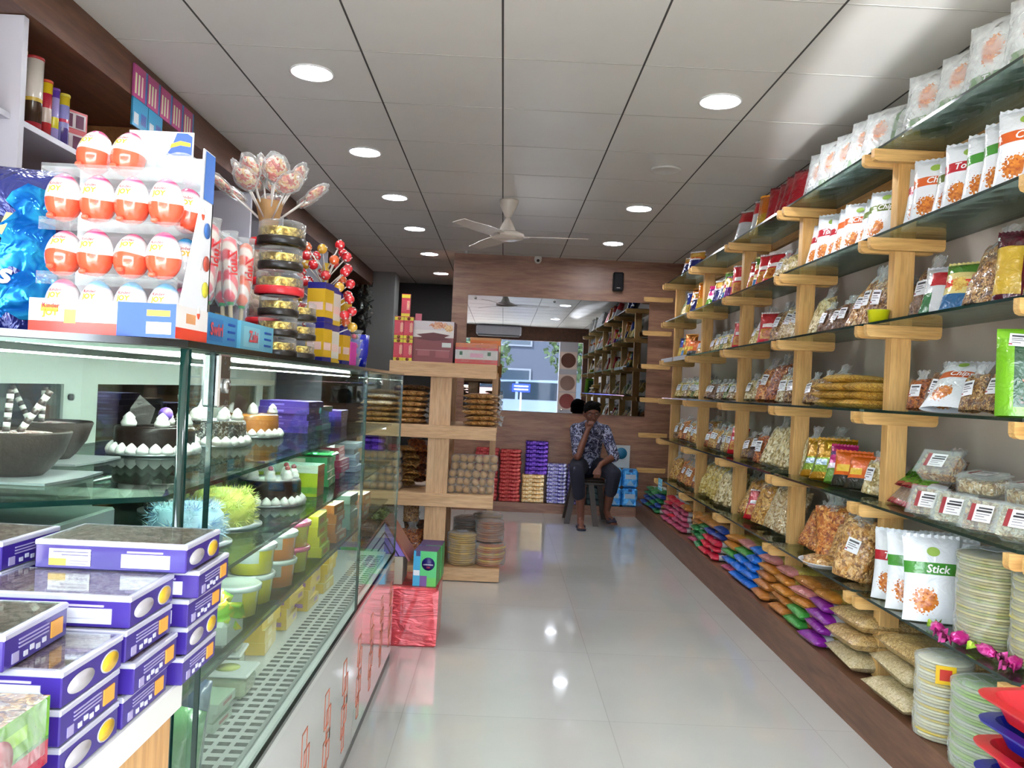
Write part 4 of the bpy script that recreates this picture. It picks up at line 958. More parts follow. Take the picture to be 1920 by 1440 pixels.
# ================================================================ PINE GONDOLA in the middle
def gondola():
    root = empty('wooden_display_rack', (0, 0, 0)); T(root, 'free-standing pine display rack with four shelves in the middle of the shop', 'display rack')
    y0, y1 = 5.24, 5.92
    for i, (z, th, xa, xb) in enumerate(((1.42, .095, -.745, -.045), (1.01, .085, -.95, -.03), (.565, .085, -.95, -.03), (.09, .085, -.62, .03))):
        w = MB(); w.box(xa, xb, y0-.022, y0, z-th, z, M_PINEPX, bev=.002); w.build('front_rail', root)
        w = MB(); w.box(xa, xb, y0, y1, z-.02, z, M_PINEPX); w.build('shelf_board', root)
        w = MB(); w.box(xa, xb, y1, y1+.02, z-.07, z, M_PINEPX); w.build('rear_rail', root)
    MB().box(-.475, -.335, y0+.001, y0+.03, .0, 1.335, M_PINEP, bev=.002).build('front_post', root)
    MB().box(-.47, -.34, y1-.03, y1-.001, .0, 1.35, M_PINEP, bev=.002).build('rear_post', root)
    for x in (-.08, -.9): MB().box(x-.0, x+.045, y1+.021, y1+.06, 0, 1.38 if x > -.5 else 1.0, M_PINEP, bev=.002).build('rear_leg', root)
    MB().box(-.94, -.90, y0+.001, y0+.035, 0, .93, M_PINEP, bev=.002).build('side_leg', root)
gondola()
GY = 5.40
rg = random.Random(5)
# flat bags of fried snack in tall piles
def flatbag(sn, w=.24, d=.17, t=.036):
    def mk():
        mb = MB(); pillow(mb, d, w, t, SN[sn], nx=12, nz=14, lump=.3, seed=4, pinch=.02, px=3.4)
        mb.v = [(z - w/2, x, -y + t/2) for x, y, z in mb.v]; mb.f = [tuple(reversed(f)) for f in mb.f]
        o = mb.build('snack_bag')
        f = MB(); n = 14; vs = []
        for i in range(n+1):
            y = -d*.42 + d*.84*i/n; vs += [(w*.46, y, t*.5), (w*.56 + .012*math.sin(i*2.1), y*.8, t*.5 + .02*math.sin(i*1.7)), ]
        f.add(vs, [(2*i, 2*i+2, 2*i+3, 2*i+1) for i in range(n)], M_FILM, smooth=True); f.build('film_end', o)
        return o
    return mk
reg('gflat', flatbag('cookie'), 'flat clear bag of golden biscuits', 'snack bag')
reg('grust', flatbag('mix', w=.25), 'flat clear bag of brown biscuits', 'snack bag')
def pile(tok, x, y, z, n, pitch, where, rz=0, group='bag piles on the pine rack'):
    for i in range(n):
        mk, desc, cat = K[tok]
        o = inst(tok, mk, (x + rg.uniform(-.012, .012), y + rg.uniform(-.01, .01), z + i*pitch), rz + R(rg.uniform(-8, 8)))
        T(o, f'{desc}, {["lowest", "second up", "third up", "fourth up", "fifth up", "sixth up", "seventh up", "eighth up"][i]} in the {where}', cat, group)
pile('gflat', -.14, 5.36, 1.012, 6, .036, 'right pile, upper rack shelf')
pile('gflat', -.62, 5.36, 1.012, 6, .036, 'middle pile, upper rack shelf')
pile('grust', -.62, 5.60, 1.012, 7, .036, 'rear pile, upper rack shelf')
pile('grust', -.86 + .03, 5.58, 1.012, 5, .036, 'left rear pile, upper rack shelf')
pile('gflat', -.83, 5.34, 1.012, 4, .034, 'left pile, upper rack shelf')
# puri packs: each pack is one layer of hollow round balls
M_PURI = plain('puri_crust', 'b48a5a', .5, coat=.5, bump=.6, bscale=90)
def puri_pack(nx=6):
    def mk():
        root = empty('puri_pack'); r = .0255
        for j in range(2):
            for i in range(nx):
                b = MB().ball((0, 0, 0), r, M_PURI, n=14, lump=.15, seed=1).build('puri', root) if not (i or j) else root_first.copy()
                if i or j: COL.objects.link(b); b.parent = root
                else: root_first = b
                b.location = ((i - (nx-1)/2)*.0505 + rg.uniform(-.003, .003), j*.05, r + rg.uniform(-.002, .002)); b.rotation_euler = (rg.random()*6, rg.random()*6, 0)
        w = nx*.0505
        f = MB(); f.box(-w/2-.004, w/2+.004, -.03, .08, .001, 2*r+.001, film_mat('puri_film', .07, bs=30), bev=.012); f.build('wrap', root)
        return root
    return mk
for col, (x, nm) in enumerate(((-.175, 'right'), (-.80, 'left'))):
    for i in range(5):
        o = inst('puri6', puri_pack(6), (x + rg.uniform(-.012, .012), 5.29, .567 + i*.0505)); T(o, f'clear pack of round brown puris, {["bottom", "second", "third", "fourth", "top"][i]} of the {nm} pile on the rack', 'snack pack', 'puri packs on the middle rack shelf')
o = MB().box(-.085, .085, -.05, .05, 0, .045, foil('purple_foil', '2a0c6a', '5a2ab0', .25, .5), bev=.012).build('chocolate_pack', loc=(-.84, 5.31, .567+.2535)); T(o, 'purple foil chocolate pack lying on the left puri pile', 'chocolate pack')
o = dup(o, (-.845, 5.31, .567+.2995), .06); T(o, 'purple foil chocolate pack lying on top of the other one', 'chocolate pack')
for i in range(5):
    o = inst('sm', clear_bag('cookie', w=.12, h=.15, t=.05, label=False, seed=8), (-.62 + .03*(i % 2), 5.40, .60 + i*.052), rot=(R(-82), 0, R(rg.uniform(-20, 20)))); T(o, f'small clear bag of golden biscuits between puri pile and post, {LV[i]} up', 'snack bag', 'small biscuit bags on the middle rack shelf')
for i in range(3):
    o = inst('nrusty', K['nrusty'][0], (-.56 , 5.56, .615 + i*.085), rot=(R(-70), 0, R(10))); T(o, f'clear bag of rust-red snack deep on the middle rack shelf, {["lowest", "middle", "topmost"][i]}', 'snack bag', 'rust-red bags deep on the middle rack shelf')
# round cracker stacks on the bottom board
for i, (x, y, n, cols, r, nm) in enumerate(((-.225, 5.36, 14, ['b08a34', 'c09a48'], .105, 'short golden cracker stack in film beside the rack post'), (-.035, 5.36, 10, ['a85a24', 'b87838', 'c8a040'], .105, 'orange-brown cracker stack in film at the right end of the rack'), (-.045, 5.365, 9, ['8a4a1e', '9a5a28'], .10, 'darker cracker stack on top of the orange-brown one'), (-.2, 5.62, 18, ['6a4224', '4a2c1a'], .1, 'dark cracker stack behind the golden one on the rack'), (-.06, 5.63, 20, ['5a3a1c', '7a5a2c'], .1, 'dark cracker stack at the back right of the rack'))):
    o = khakhra(cols, n, r * (.92 if i < 3 else 1), .0145, lab=(i < 2))(); o.location = (x, y, .0912 + (.0 if i != 2 else .1585)); T(o, nm, 'cracker stack')
for i, (x, y, z, tok, sc) in enumerate(((-.565, 5.38, .10, 'nrusty', .95), (-.58, 5.42, .34, 'nmix', .7), (-.57, 5.66, .102, 'ndark', 1.0))):
    o = inst(tok, K[tok][0], (x, y, z), rot=(R(-10), 0, R(10*i)), scale=sc); T(o, f'{K[tok][1]} on the bottom of the rack, {["front", "above the front one", "rearmost"][i]}', 'snack bag')
for i, (x, y, z) in enumerate(((-.82, 5.4, .001), (-.80, 5.41, .115), (-.82, 5.39, .23), (-.81, 5.40, .345))):
    tok = ['bdark', 'bbrown', 'bdark', 'bgreen'][i]; o = inst('fl' + tok, flatbag(tok[1:], .24, .2, .13), (x, y, z)); T(o, f'clear bag of {SNDESC[tok[1:]]} stacked behind the display case, {["lowest", "second", "third", "topmost"][i]}', 'snack bag')
# boxes on top of the rack
def carton():
    root = empty('cardboard_carton'); T(root, 'maroon nut carton with ribbon print on top of the pine rack', 'carton')
    m = printed('carton_front', '7a3a3e', [(.62, 1, 'c4bcc0'), (.6, .78, 'd6d0cc'), (.28, .30, 'a87a7c', .08, .92)], [(.62, .9, .28, .12, 'b06a4a', 'd8a888'), (.88, .84, .14, .12, 'b98a5a', 'e0c090')], rough=.4, crinkle=.05)
    side = plain('carton_side', '5a2a2e', .5)
    w, d, h = .27, .2, .27
    MB().box(-w/2, w/2, 0, d, 0, h, side, mats={'front': m, 'top': plain('carton_top', 'a89a9c', .5)}).build('body', root)
    rb = MB(); rb.add([(-.11, -.002, .15), (-.075, -.002, .165), (-.11, -.002, .18), (.0, -.002, .195), (.11, -.002, .18), (.075, -.002, .165), (.11, -.002, .15), (0, -.002, .14)], [(0, 1, 2, 3, 7), (3, 4, 5, 6, 7)], plain('ribbon_brown', '5a2c30', .5)); rb.build('printed_ribbon', root)
    MB().box(.06, .12, -.002, 0, .10, .13, plain('sticker_pale', 'c8d0cc', .5)).build('sticker', root)
    MB().box(-.10, -.02, -.0015, 0, .04, .075, plain('carton_smallprint', '96585c', .5)).box(.02, .11, -.0015, 0, .03, .075, plain('carton_smallprint', '96585c', .5)).build('small_print', root)
    root.location = (-.475, 5.28, 1.421); root.rotation_euler = (0, 0, R(-2))
carton()
redbx = printed('dryfruit_box', 'b8283c', [(.0, .14, 'cfc02a'), (.82, .97, 'cfc02a'), (.22, .75, 'c03a4c', .06, .6), (.3, .7, 'd88a8c', .62, .95)], [(.8, .5, .16, .3, 'c88a6a', 'e0b090')], rough=.3, crinkle=.1)
def tallbox(h=.2, w=.06, d=.06):
    def mk():
        o = MB().box(-w/2, w/2, -d/2, d/2, 0, h, plain('box_red_side', 'a01c30', .4), mats={'front': redbx, 'right': redbx}).build('tall_box')
        for z in (h*.07, h*.9): MB().lathe([(.011, 0), (.011, .0015), (.001, .0015)], plain('box_seal', '7a3a1a', .4), n=16, M=Matrix.Translation((0, -d/2, z)) @ Matrix.Rotation(R(90), 4, 'X')).build('round_seal', o)
        return o
    return mk
for i, (x, y, z, h) in enumerate(((-.70, 5.29, 1.421, .145), (-.638, 5.29, 1.421, .145), (-.70, 5.29, 1.567, .145), (-.638, 5.29, 1.567, .145))):
    o = inst('tb%.3f' % h, tallbox(h), (x, y, z)); T(o, f'small red and yellow snack box left of the carton, {["lower left", "lower right", "upper left", "upper right"][i]} of four', 'box', 'red and yellow boxes left of the carton')
o = MB().box(-.028, .028, -.02, .02, 0, .15, plain('rose_box', 'b03044', .4), mats={'front': redbx}).build('tall_box', loc=(-.665, 5.30, 1.7125)); T(o, 'tall red box standing on top of the red and yellow boxes', 'box')
o = MB().box(-.02, .02, -.02, .02, 0, .05, plain('pink_box', 'b05a6a', .4)).build('small_box', loc=(-.585, 5.36, 1.421+.2705)); T(o, 'tiny pink box on the left of the maroon carton', 'box')
def sweetbox():
    root = empty('sweet_box'); T(root, 'red and white sweet box wrapped in film on the right of the rack top', 'sweet box')
    m = printed('sweetbox_front', 'c42a30', [(.8, 1, 'c8642a'), (.22, .68, 'cdc8c8'), (.32, .52, 'd8a0b8', .35, .66), (.42, .6, '2a5a3a', .1, .17), (.42, .6, '2a5a3a', .76, .84)], rough=.25, crinkle=.2)
    MB().box(-.14, .14, 0, .2, 0, .135, plain('sweetbox_side', 'b02a2a', .4), mats={'front': m, 'top': plain('sweetbox_top', 'b86a3a', .4)}, bev=0).build('body', root)
    MB().box(-.142, .142, -.002, .202, .0005, .138, M_FILM3, bev=.01).build('film', root)
    root.location = (-.185, 5.28, 1.421); root.rotation_euler = (0, 0, R(-2))
sweetbox()
o = MB().box(-.105, .105, 0, .05, 0, .19, plain('orange_box', 'a86a34', .4), mats={'front': printed('orange_box_front', 'b07a44', [(.75, .9, 'c86a1c'), (.5, .7, 'd0c0a0')], crinkle=.2)}, bev=0).build('sweet_box', loc=(-.135, 5.50, 1.421), rz=R(-3)); T(o, 'brown and orange packet standing behind the red and white sweet box', 'box')

# ================================================================ STOCK along the back wall plinth
def chpack(c1, c2, w=.235, d=.11, h=.046, metal=.6):
    def mk():
        return MB().box(-w/2, w/2, 0, d, 0, h, foil('choc_' + c1, c1, c2, .22, metal, 40), bev=.009).build('chocolate_pack')
    return mk
def bstack(key, mk, x, y, z, n, pitch, look, where, jit=.006, cat='chocolate pack'):
    for i in range(n):
        o = inst(key, mk, (x + rg.uniform(-jit, jit), y, z + i*pitch), R(rg.uniform(-2, 2)))
        T(o, f'{look}, number {["one", "two", "three", "four", "five", "six", "seven", "eight", "nine", "ten", "eleven", "twelve", "thirteen", "fourteen", "fifteen", "sixteen"][i]} from the bottom of the {where}', cat, look + 's')
zb = .101
bstack('cg', chpack('c89a5a', 'e8d4a8'), .355, 8.275, zb, 7, .0415, 'gold and red foil pack', 'third stack', cat='snack pack')
bstack('cp', chpack('2c0c78', '8a5ad0', h=.044), .38, 8.275, zb + 7*.0415, 8, .0435, 'purple foil pack', 'third stack')
bstack('cw', chpack('5a50a0', 'c8c8e0', w=.21, h=.038), .60, 8.275, zb, 11, .0378, 'silver and violet foil pack', 'fourth stack')
bstack('cv', chpack('3a2c8a', 'a8a0d8', w=.17, h=.038), .795, 8.275, zb, 11, .0378, 'dark violet foil pack', 'fifth stack')
bstack('cr', chpack('a01420', 'd05a50', w=.22, h=.04, metal=.3), .115, 8.275, zb, 14, .0385, 'red wrapped pack', 'second stack')
bstack('cr2', chpack('8a1018', 'c04a48', w=.24, h=.042, metal=.3), -.13, 8.275, zb, 14, .0390, 'dark red wrapped pack', 'first stack')
def bluebag():
    m = foil('sky_foil', '2a8ad8', '5ab4f0', .3, .3)
    o = MB().box(-.085, .085, 0, .11, 0, .2, m, bev=.018).build('milk_powder_bag')
    MB().box(-.02, .02, -.003, 0, .165, .195, plain('blue_notch', '14407a', .4)).build('handle_slot', o)
    MB().box(-.055, .055, -.003, 0, .09, .14, plain('pack_oval', 'b8cce0', .4)).build('printed_band', o)
    mb = MB(); mb.add([(-.045, -.003, .02), (.045, -.003, .02), (0, -.003, .08)], [(0, 1, 2)], plain('pack_triangle', '8ab8dc', .4)); mb.build('printed_mark', o)
    return o
for i, (x, z) in enumerate(((1.215, 0), (1.385, 0), (1.215, .201), (1.385, .201))):
    o = inst('bb', bluebag, (x - .02, 8.28, zb + z), scale=.96); T(o, f'sky blue packet beside the stool, {["lower left", "lower right", "upper left", "upper right"][i]} of four', 'packet', 'sky blue packets by the back wall')
cd = empty('display_card', (1.27, 8.37, zb+.395)); T(cd, 'white and blue card standing on the sky blue packets', 'card'); MB().box(-.09, .09, 0, .008, 0, .235, plain('card_white', 'b8c4c8', .4)).build('sheet', cd)
MB().lathe([(.06, 0), (.06, .002), (.001, .002)], plain('card_teal', '1a6a90', .4), n=20, M=Matrix.Translation((0, -.001, .15)) @ Matrix.Rotation(R(90), 4, 'X')).build('printed_disc', cd)
cd2 = [inst('dkp', lambda: MB().box(-.08, .08, 0, .1, 0, .06, plain('dark_pack', '1c3a3a', .4), bev=.01).build('dark_packet'), (1.0, 8.28, zb + .061*i)) for i in range(4)]
for i, o in enumerate(cd2): T(o, f'dark green packet in the shade behind the stool, {["lowest", "second", "third", "topmost"][i]}', 'packet', 'dark packets behind the stool')

# ================================================================ RED WRAPPED BOX with the little house
def redbox():
    root = empty('wrapped_box', (-.52, 3.88, 0)); T(root, 'large box wrapped in shiny red paper on the floor beyond the display case', 'wrapped box')
    m, t, b = nt('red_wrapping'); L = t.links
    tc = N(t, 'ShaderNodeTexCoord'); mp = N(t, 'ShaderNodeMapping'); mp.inputs['Rotation'].default_value = (0, R(35), 0); mp.inputs['Scale'].default_value = (4, 4, 16)
    n = N(t, 'ShaderNodeTexNoise', i_Scale=1.4, i_Detail=3, i_Distortion=1.4); L.new(tc.outputs['Object'], mp.inputs[0]); L.new(mp.outputs[0], n.inputs['Vector'])
    bp = N(t, 'ShaderNodeBump', i_Strength=1, i_Distance=.02); L.new(n.outputs[0], bp.inputs['Height']); L.new(bp.outputs[0], b.inputs['Normal'])
    b.inputs['Base Color'].default_value = c4(hexc('d4444c')); b.inputs['Roughness'].default_value = .28; b.inputs['Metallic'].default_value = .25; b.inputs['Coat Weight'].default_value = .5
    MB().box(-.25, .25, 0, .34, 0, .285, m, bev=.008).build('wrapping', root)
    f = MB(); f.add([(.235, -.004, .01), (.252, -.004, .01), (.256, -.004, .28), (.225, -.006, .262), (.232, -.005, .2)], [(0, 1, 2, 3, 4)], m); f.build('paper_fold', root)
redbox()
def house():
    root = empty('paper_house', (-.545, 3.93, .287)); T(root, 'small cardboard house with purple chocolate-bar gable on the red box', 'cardboard house')
    w, d, h = .19, .2, .135; tan = plain('house_board', 'b0a594', .6)
    MB().box(-w/2, w/2, 0, d, 0, h, tan).build('walls', root)
    MB().box(-.001, .001, -.0015, 0, .0, h, plain('house_line', '6a6258', .6)).build('door_line', root)
    for x, z in ((.03, .1), (.02, .03)): MB().box(x-.012, x+.012, -.003, 0, z-.01, z+.01, plain('house_mark', '8a9498', .4)).build('sticker', root)
    vio = plain('gable_violet', '8a70c8', .35); wh = plain('gable_white', 'bcb8cc', .35); dk = plain('gable_dark', '2a1650', .4)
    H = .165; g = MB(); g.add([(-w/2-.012, 0, h), (w/2+.012, 0, h), (0, 0, h+H), (-w/2-.012, d, h), (w/2+.012, d, h), (0, d, h+H)], [(0, 1, 2), (5, 4, 3)], dk); g.build('gable', root)
    for k, (s0, s1) in enumerate(((1.0, .74), (.66, .44), (.36, .02))):
        for sx, mm in ((-1, wh), (1, vio)):
            mb = MB(); zc = h + .004
            mb.add([(sx*(w/2+.01)*s0, -.004, zc), (sx*(w/2+.01)*s1, -.004, zc), (0, -.004, zc + H*s1*.97), (0, -.004, zc + H*s0*.97)], [(0, 1, 2, 3) if sx < 0 else (3, 2, 1, 0)], mm); mb.build('gable_bar', root)
    for sx, c in ((1, '8a4a44'), (-1, '9a5a4a')):
        a = Vector((sx*(w/2+.03), -.02, h-.018)); b_ = Vector((0, -.02, h+H+.008)); mb = MB(); q = Vector((sx*.006, 0, .006))
        mb.add([a, b_, b_ + Vector((0, d+.04, 0)), a + Vector((0, d+.04, 0)), a+q, b_+q, b_ + Vector((0, d+.04, 0))+q, a + Vector((0, d+.04, 0))+q], [(0, 1, 2, 3), (7, 6, 5, 4), (0, 4, 5, 1), (3, 2, 6, 7), (0, 3, 7, 4), (1, 5, 6, 2)], printed('roof_' + c, c, [(0, .3, 'b0703c'), (.5, .65, '7a4a78')], [], crinkle=.1) if sx > 0 else plain('roof_l', c, .5)); mb.build('roof_panel', root)
house()
def celeb():
    root = empty('gift_carton')
    m = printed('celebration_front', '4ab86a', [(0, 1, '2a9ac8', 0, .3), (.0, .3, '6a3a8a', .3, .6), (.3, .45, 'd8d8e0', .02, .28), (0, .25, '58b848', .6, 1), (.85, 1, '1a1a5a', .1, .28)], rough=.3, crinkle=.03)
    MB().box(-.065, .065, 0, .16, 0, .195, plain('celebration_side', '3a9a4a', .35), mats={'front': m, 'top': plain('celebration_top', '3a2458', .4), 'left': plain('celebration_left', '1c1a5c', .4)}).build('carton', root)
    MB().lathe([(.036, 0), (.036, .002), (.001, .002)], plain('badge_navy', '1a1460', .3), n=24, M=Matrix.Translation((.018, 0, .125)) @ Matrix.Rotation(R(90), 4, 'X')).build('round_badge', root)
    tx = MB(); add_text(tx, 'celebrations', .0115, M_INK, M=Matrix.Translation((.018, -.0025, .122)), bold=.01); add_text(tx, '100', .014, M_INKR, M=Matrix.Translation((.018, -.0025, .106)), bold=.02); tx.build('lettering', root)
    return root
for i, (x, y, rz) in enumerate(((-.34, 3.91, -4), (-.328, 4.06, -2), (-.735, 3.93, 3))):
    o = inst('celeb', celeb, (x, y, .287), R(rz), scale=.88); T(o, f'green, blue and purple gift carton {["right of the paper house, front", "right of the paper house, rear", "left of the paper house, seen through glass"][i]}', 'gift carton')

# ================================================================ LEFT WALL SHELVING under the beam
SHX = -1.75
def leftwall():
    for i, (y, th) in enumerate(((2.79, .03), (5.30, .03), (6.05, .03), (7.6, .03))):
        o = MB().box(XL+.002, SHX+.03, y, y+th, 0, 2.488, M_WHITE, bev=.001).build('shelf_divider'); T(o, f'white upright divider of the left wall shelving, {["nearest", "second", "third", "farthest"][i]}', 'shelf divider', 'white dividers of the left wall shelving')
    k = 0
    for (a, b) in ((.9, 2.788), (2.822, 5.298), (5.332, 6.048), (6.082, 7.598)):
        for z in (2.145, 1.75, 1.35, .95, .5):
            if a < 1 and z not in (2.145, 1.75): continue
            o = MB().box(XL+.002, SHX, a, b, z-.022, z, M_WHITE, bev=.001).build('wall_shelf'); T(o, f'left wall shelf shelving, {["front", "second", "third", "rear"][int(a > 1) + int(a > 5) + int(a > 6)]} section, {["highest", "second highest", "middle", "second lowest", "lowest"][(2.145, 1.75, 1.35, .95, .5).index(z)]}', 'shelf', 'white shelves on the left wall')
leftwall()
slab('panel_left', XL+.001, XL+.012, 2.83, 5.29, .0, 2.488, M_LAMV)
o = MB().box(XL+.014, SHX-.02, 4.02, 4.05, 2.146, 2.488, M_LAMV).build('wood_panel'); T(o, 'orange-brown wood panel closing the high left shelf', 'panel')
def can(name, base, bands, pics, r=.036, h=.24, lid=None):
    def mk():
        m = printed('can_' + name, base, bands, pics, rough=.25, crinkle=0)
        o = MB().lathe([(r, 0), (r, h)], m, n=24).build('snack_can')
        MB().lathe([(r*1.04, h-.004), (r*1.05, h+.004), (r*1.0, h+.008), (.001, h+.006)], plain('lid_' + (lid or base), lid or base, .3), n=24).build('lid', o)
        return o
    return mk
zl = 2.146
CANS = [('pinkdots', 'd8c4cc', [(0, .15, 'c0286a'), (.2, .45, 'd8c83a', .2, .5), (.6, .7, 'c0307a', .55, .8), (.8, .9, 'c0307a', .2, .45), (.3, .4, 'b02a60', .7, .9)], 2.934, .026, .27, 'd0b840', 'tall white can with pink dots'),
        ('white', 'd6cfc4', [(0, .14, 'a8242c'), (.14, .42, '3e2a1c'), (.42, .47, 'c8a83c')], 3.03, .032, .28, 'a83034', 'large white can with brown print and red lid'),
        ('red', 'c8b4a8', [(0, .3, 'b0282c'), (.55, .8, 'a82438'), (.8, 1, 'd8b820')], 3.115, .021, .225, 'c84a2a', 'slim red and yellow can'),
        ('viola', '9a90c8', [(.3, .5, 'd0c42a', .0, .5), (.86, 1, '5a3a9a')], 3.172, .018, .215, '5a2a8a', 'slim violet can with yellow patch, front'),
        ('violb', '8a88c0', [(.82, 1, 'c8b02c'), (.1, .4, '4a3a7a', .1, .3), (.5, .56, 'c03050')], 3.235, .023, .215, 'c8b83a', 'violet can with yellow top band, rear')]
for nm, base, bands, y, r, h, lid, d in CANS:
    o = can(nm, base, bands, [], r, h, lid)(); o.location = (SHX-.07, y, zl); o.rotation_euler = (0, 0, R(-110)); T(o, d + ' on the high left shelf', 'can')
def giftbox():
    root = empty('gift_box')
    MB().box(-.09, .09, 0, .12, 0, .14, plain('gift_red', 'a8242e', .4)).build('box', root)
    MB().box(-.078, .078, -.002, 0, .02, .125, plain('gift_frame', 'b8a8ac', .4)).build('frame', root)
    for x in (-.045, .035): MB().box(x-.028, x+.028, -.004, -.002, .028, .115, plain('gift_window', '5a1a40', .15, coat=1)).build('window', root)
    return root
for i, (y, z, s) in enumerate(((3.34, 0, .8), (3.36, .113, .62), (3.50, 0, .9))):
    o = inst('gift', giftbox, (SHX-.09, y, zl + z), R(62), scale=s); T(o, f'red gift box with windows on the high left shelf, {["lower front", "small one on top", "rear"][i]}', 'gift box', 'red gift boxes on the high left shelf')
o = MB().box(-.05, .05, 0, .09, 0, .1, plain('orange_small_box', 'c86a2c', .4), mats={'front': printed('orange_small', 'c8642a', [(.1, .3, '4a8a3a')], crinkle=0)}).build('small_box', loc=(SHX-.06, 2.60, zl), rz=R(30)); T(o, 'small orange box on the high left shelf at the picture edge', 'box')
# candle cards hanging on the beam
M_CARD = printed('candle_card', 'a83a78', [(0, 1, '3a6aa8', .86, 1.0), (.12, .75, 'd8d0a8', .1, .22), (.12, .75, 'd0d8b0', .33, .45), (.12, .75, 'e0c8b8', .56, .68)], rough=.25, crinkle=.1)
for i in range(5):
    o = MB().box(-.066, .066, -.004, .004, 0, .145, plain('card_back', '8a3a6a', .4), mats={'front': M_CARD}).build('candle_card', loc=(-1.694, 3.61 + .137*i, 2.487), rz=R(90)); o.rotation_euler = (0, 0, R(90)); T(o, f'pink card of birthday candles hanging on the beam, {["nearest", "second", "third", "fourth", "farthest"][i]}', 'candle card', 'candle cards hanging on the left beam')
for i in range(2):
    o = MB().box(-.075, .075, -.004, .004, 0, .125, plain('card_back2', '1c6a8a', .4), mats={'front': printed('blue_card', '2a8ab8', [(.1, .5, 'b8c8d0', .1, .4), (.2, .6, '3a5a9a', .55, .9)], rough=.2, crinkle=.1)}).build('party_card', loc=(-1.694, 3.62 + .155*i, 2.36), rz=R(90)); T(o, f'blue party card hanging under the candle cards, {["nearer", "farther"][i]}', 'party card', 'blue cards on the left beam')
# boxes on the far white shelves
def pinkbox(c):
    return lambda: MB().box(-.1, .1, 0, .16, 0, .3, plain('bx' + c, c, .4), mats={'front': printed('bxf' + c, c, [(.2, .4, 'c8b8b8', .2, .8), (.6, .8, 'd8a8a8', .1, .6)], crinkle=0)}).build('shelf_box')
LW = {}
for i, (y, z, c, nm) in enumerate(((4.55, 1.751, 'a85a64', 'pink'), (4.82, 1.751, '9a5060', 'pink'), (5.08, 1.751, '8a4a58', 'rose'), (5.55, 1.751, '3a3438', 'dark grey'), (5.8, 1.751, '4a3a3c', 'dark grey'), (3.3, 1.751, '5a2a58', 'purple'), (3.7, 1.751, '6a3a6a', 'purple'), (4.1, 1.351, '4a6a7a', 'teal'), (4.6, 1.351, '7a4a3a', 'brown'), (5.0, 1.351, '8a7a4a', 'khaki'), (3.2, .951, '6a4a7a', 'violet'), (3.6, .951, 'a8824a', 'tan'), (4.1, .951, '5a3a4a', 'plum'), (4.6, .951, '8a5a3a', 'brown'), (5.0, .951, '4a5a6a', 'slate'))):
    o = pinkbox(c)(); o.location = (SHX-.02, y, z); o.rotation_euler = (0, 0, R(86)); LW[z] = LW.get(z, 0) + 1; T(o, f'{nm} box on the {"second highest" if z > 1.7 else "middle" if z > 1.3 else "second lowest"} left wall shelf, {y:.2f}', 'box', 'boxes on the left wall shelves'); o['yy'] = y; o['zz'] = z
for z in (1.751, 1.351, .951):
    row = sorted([o for o in COL.objects if o.get('zz') == z], key=lambda o: o['yy'])
    for k, o in enumerate(row):
        LAB.pop(o['label'].lower(), None); o['label'] = o['label'].rsplit(',', 1)[0] + f', {ONES[k]} from the front'; del o['yy']; del o['zz']
# spare wall lamp-like foliage hanging by the far pillar
rr = random.Random(2); mb = MB()
for i in range(160):
    c = Vector((-1.77 + rr.gauss(0, .04), 10.07 + rr.gauss(0, .03), 2.25 + rr.uniform(-.28, .28))); q = Euler((rr.random()*6, rr.random()*6, rr.random()*6)).to_matrix()
    mb.add([c + q @ Vector(p) for p in ((-.03, 0, -.012), (.03, 0, -.012), (.03, .004, .012), (-.03, .004, .012))], [(0, 1, 2, 3)], plain('silver_tinsel', '7a827c', .2, metal=.7))
o = mb.build('tinsel'); T(o, 'grey tinsel garland hanging by the far left pillar', 'garland')
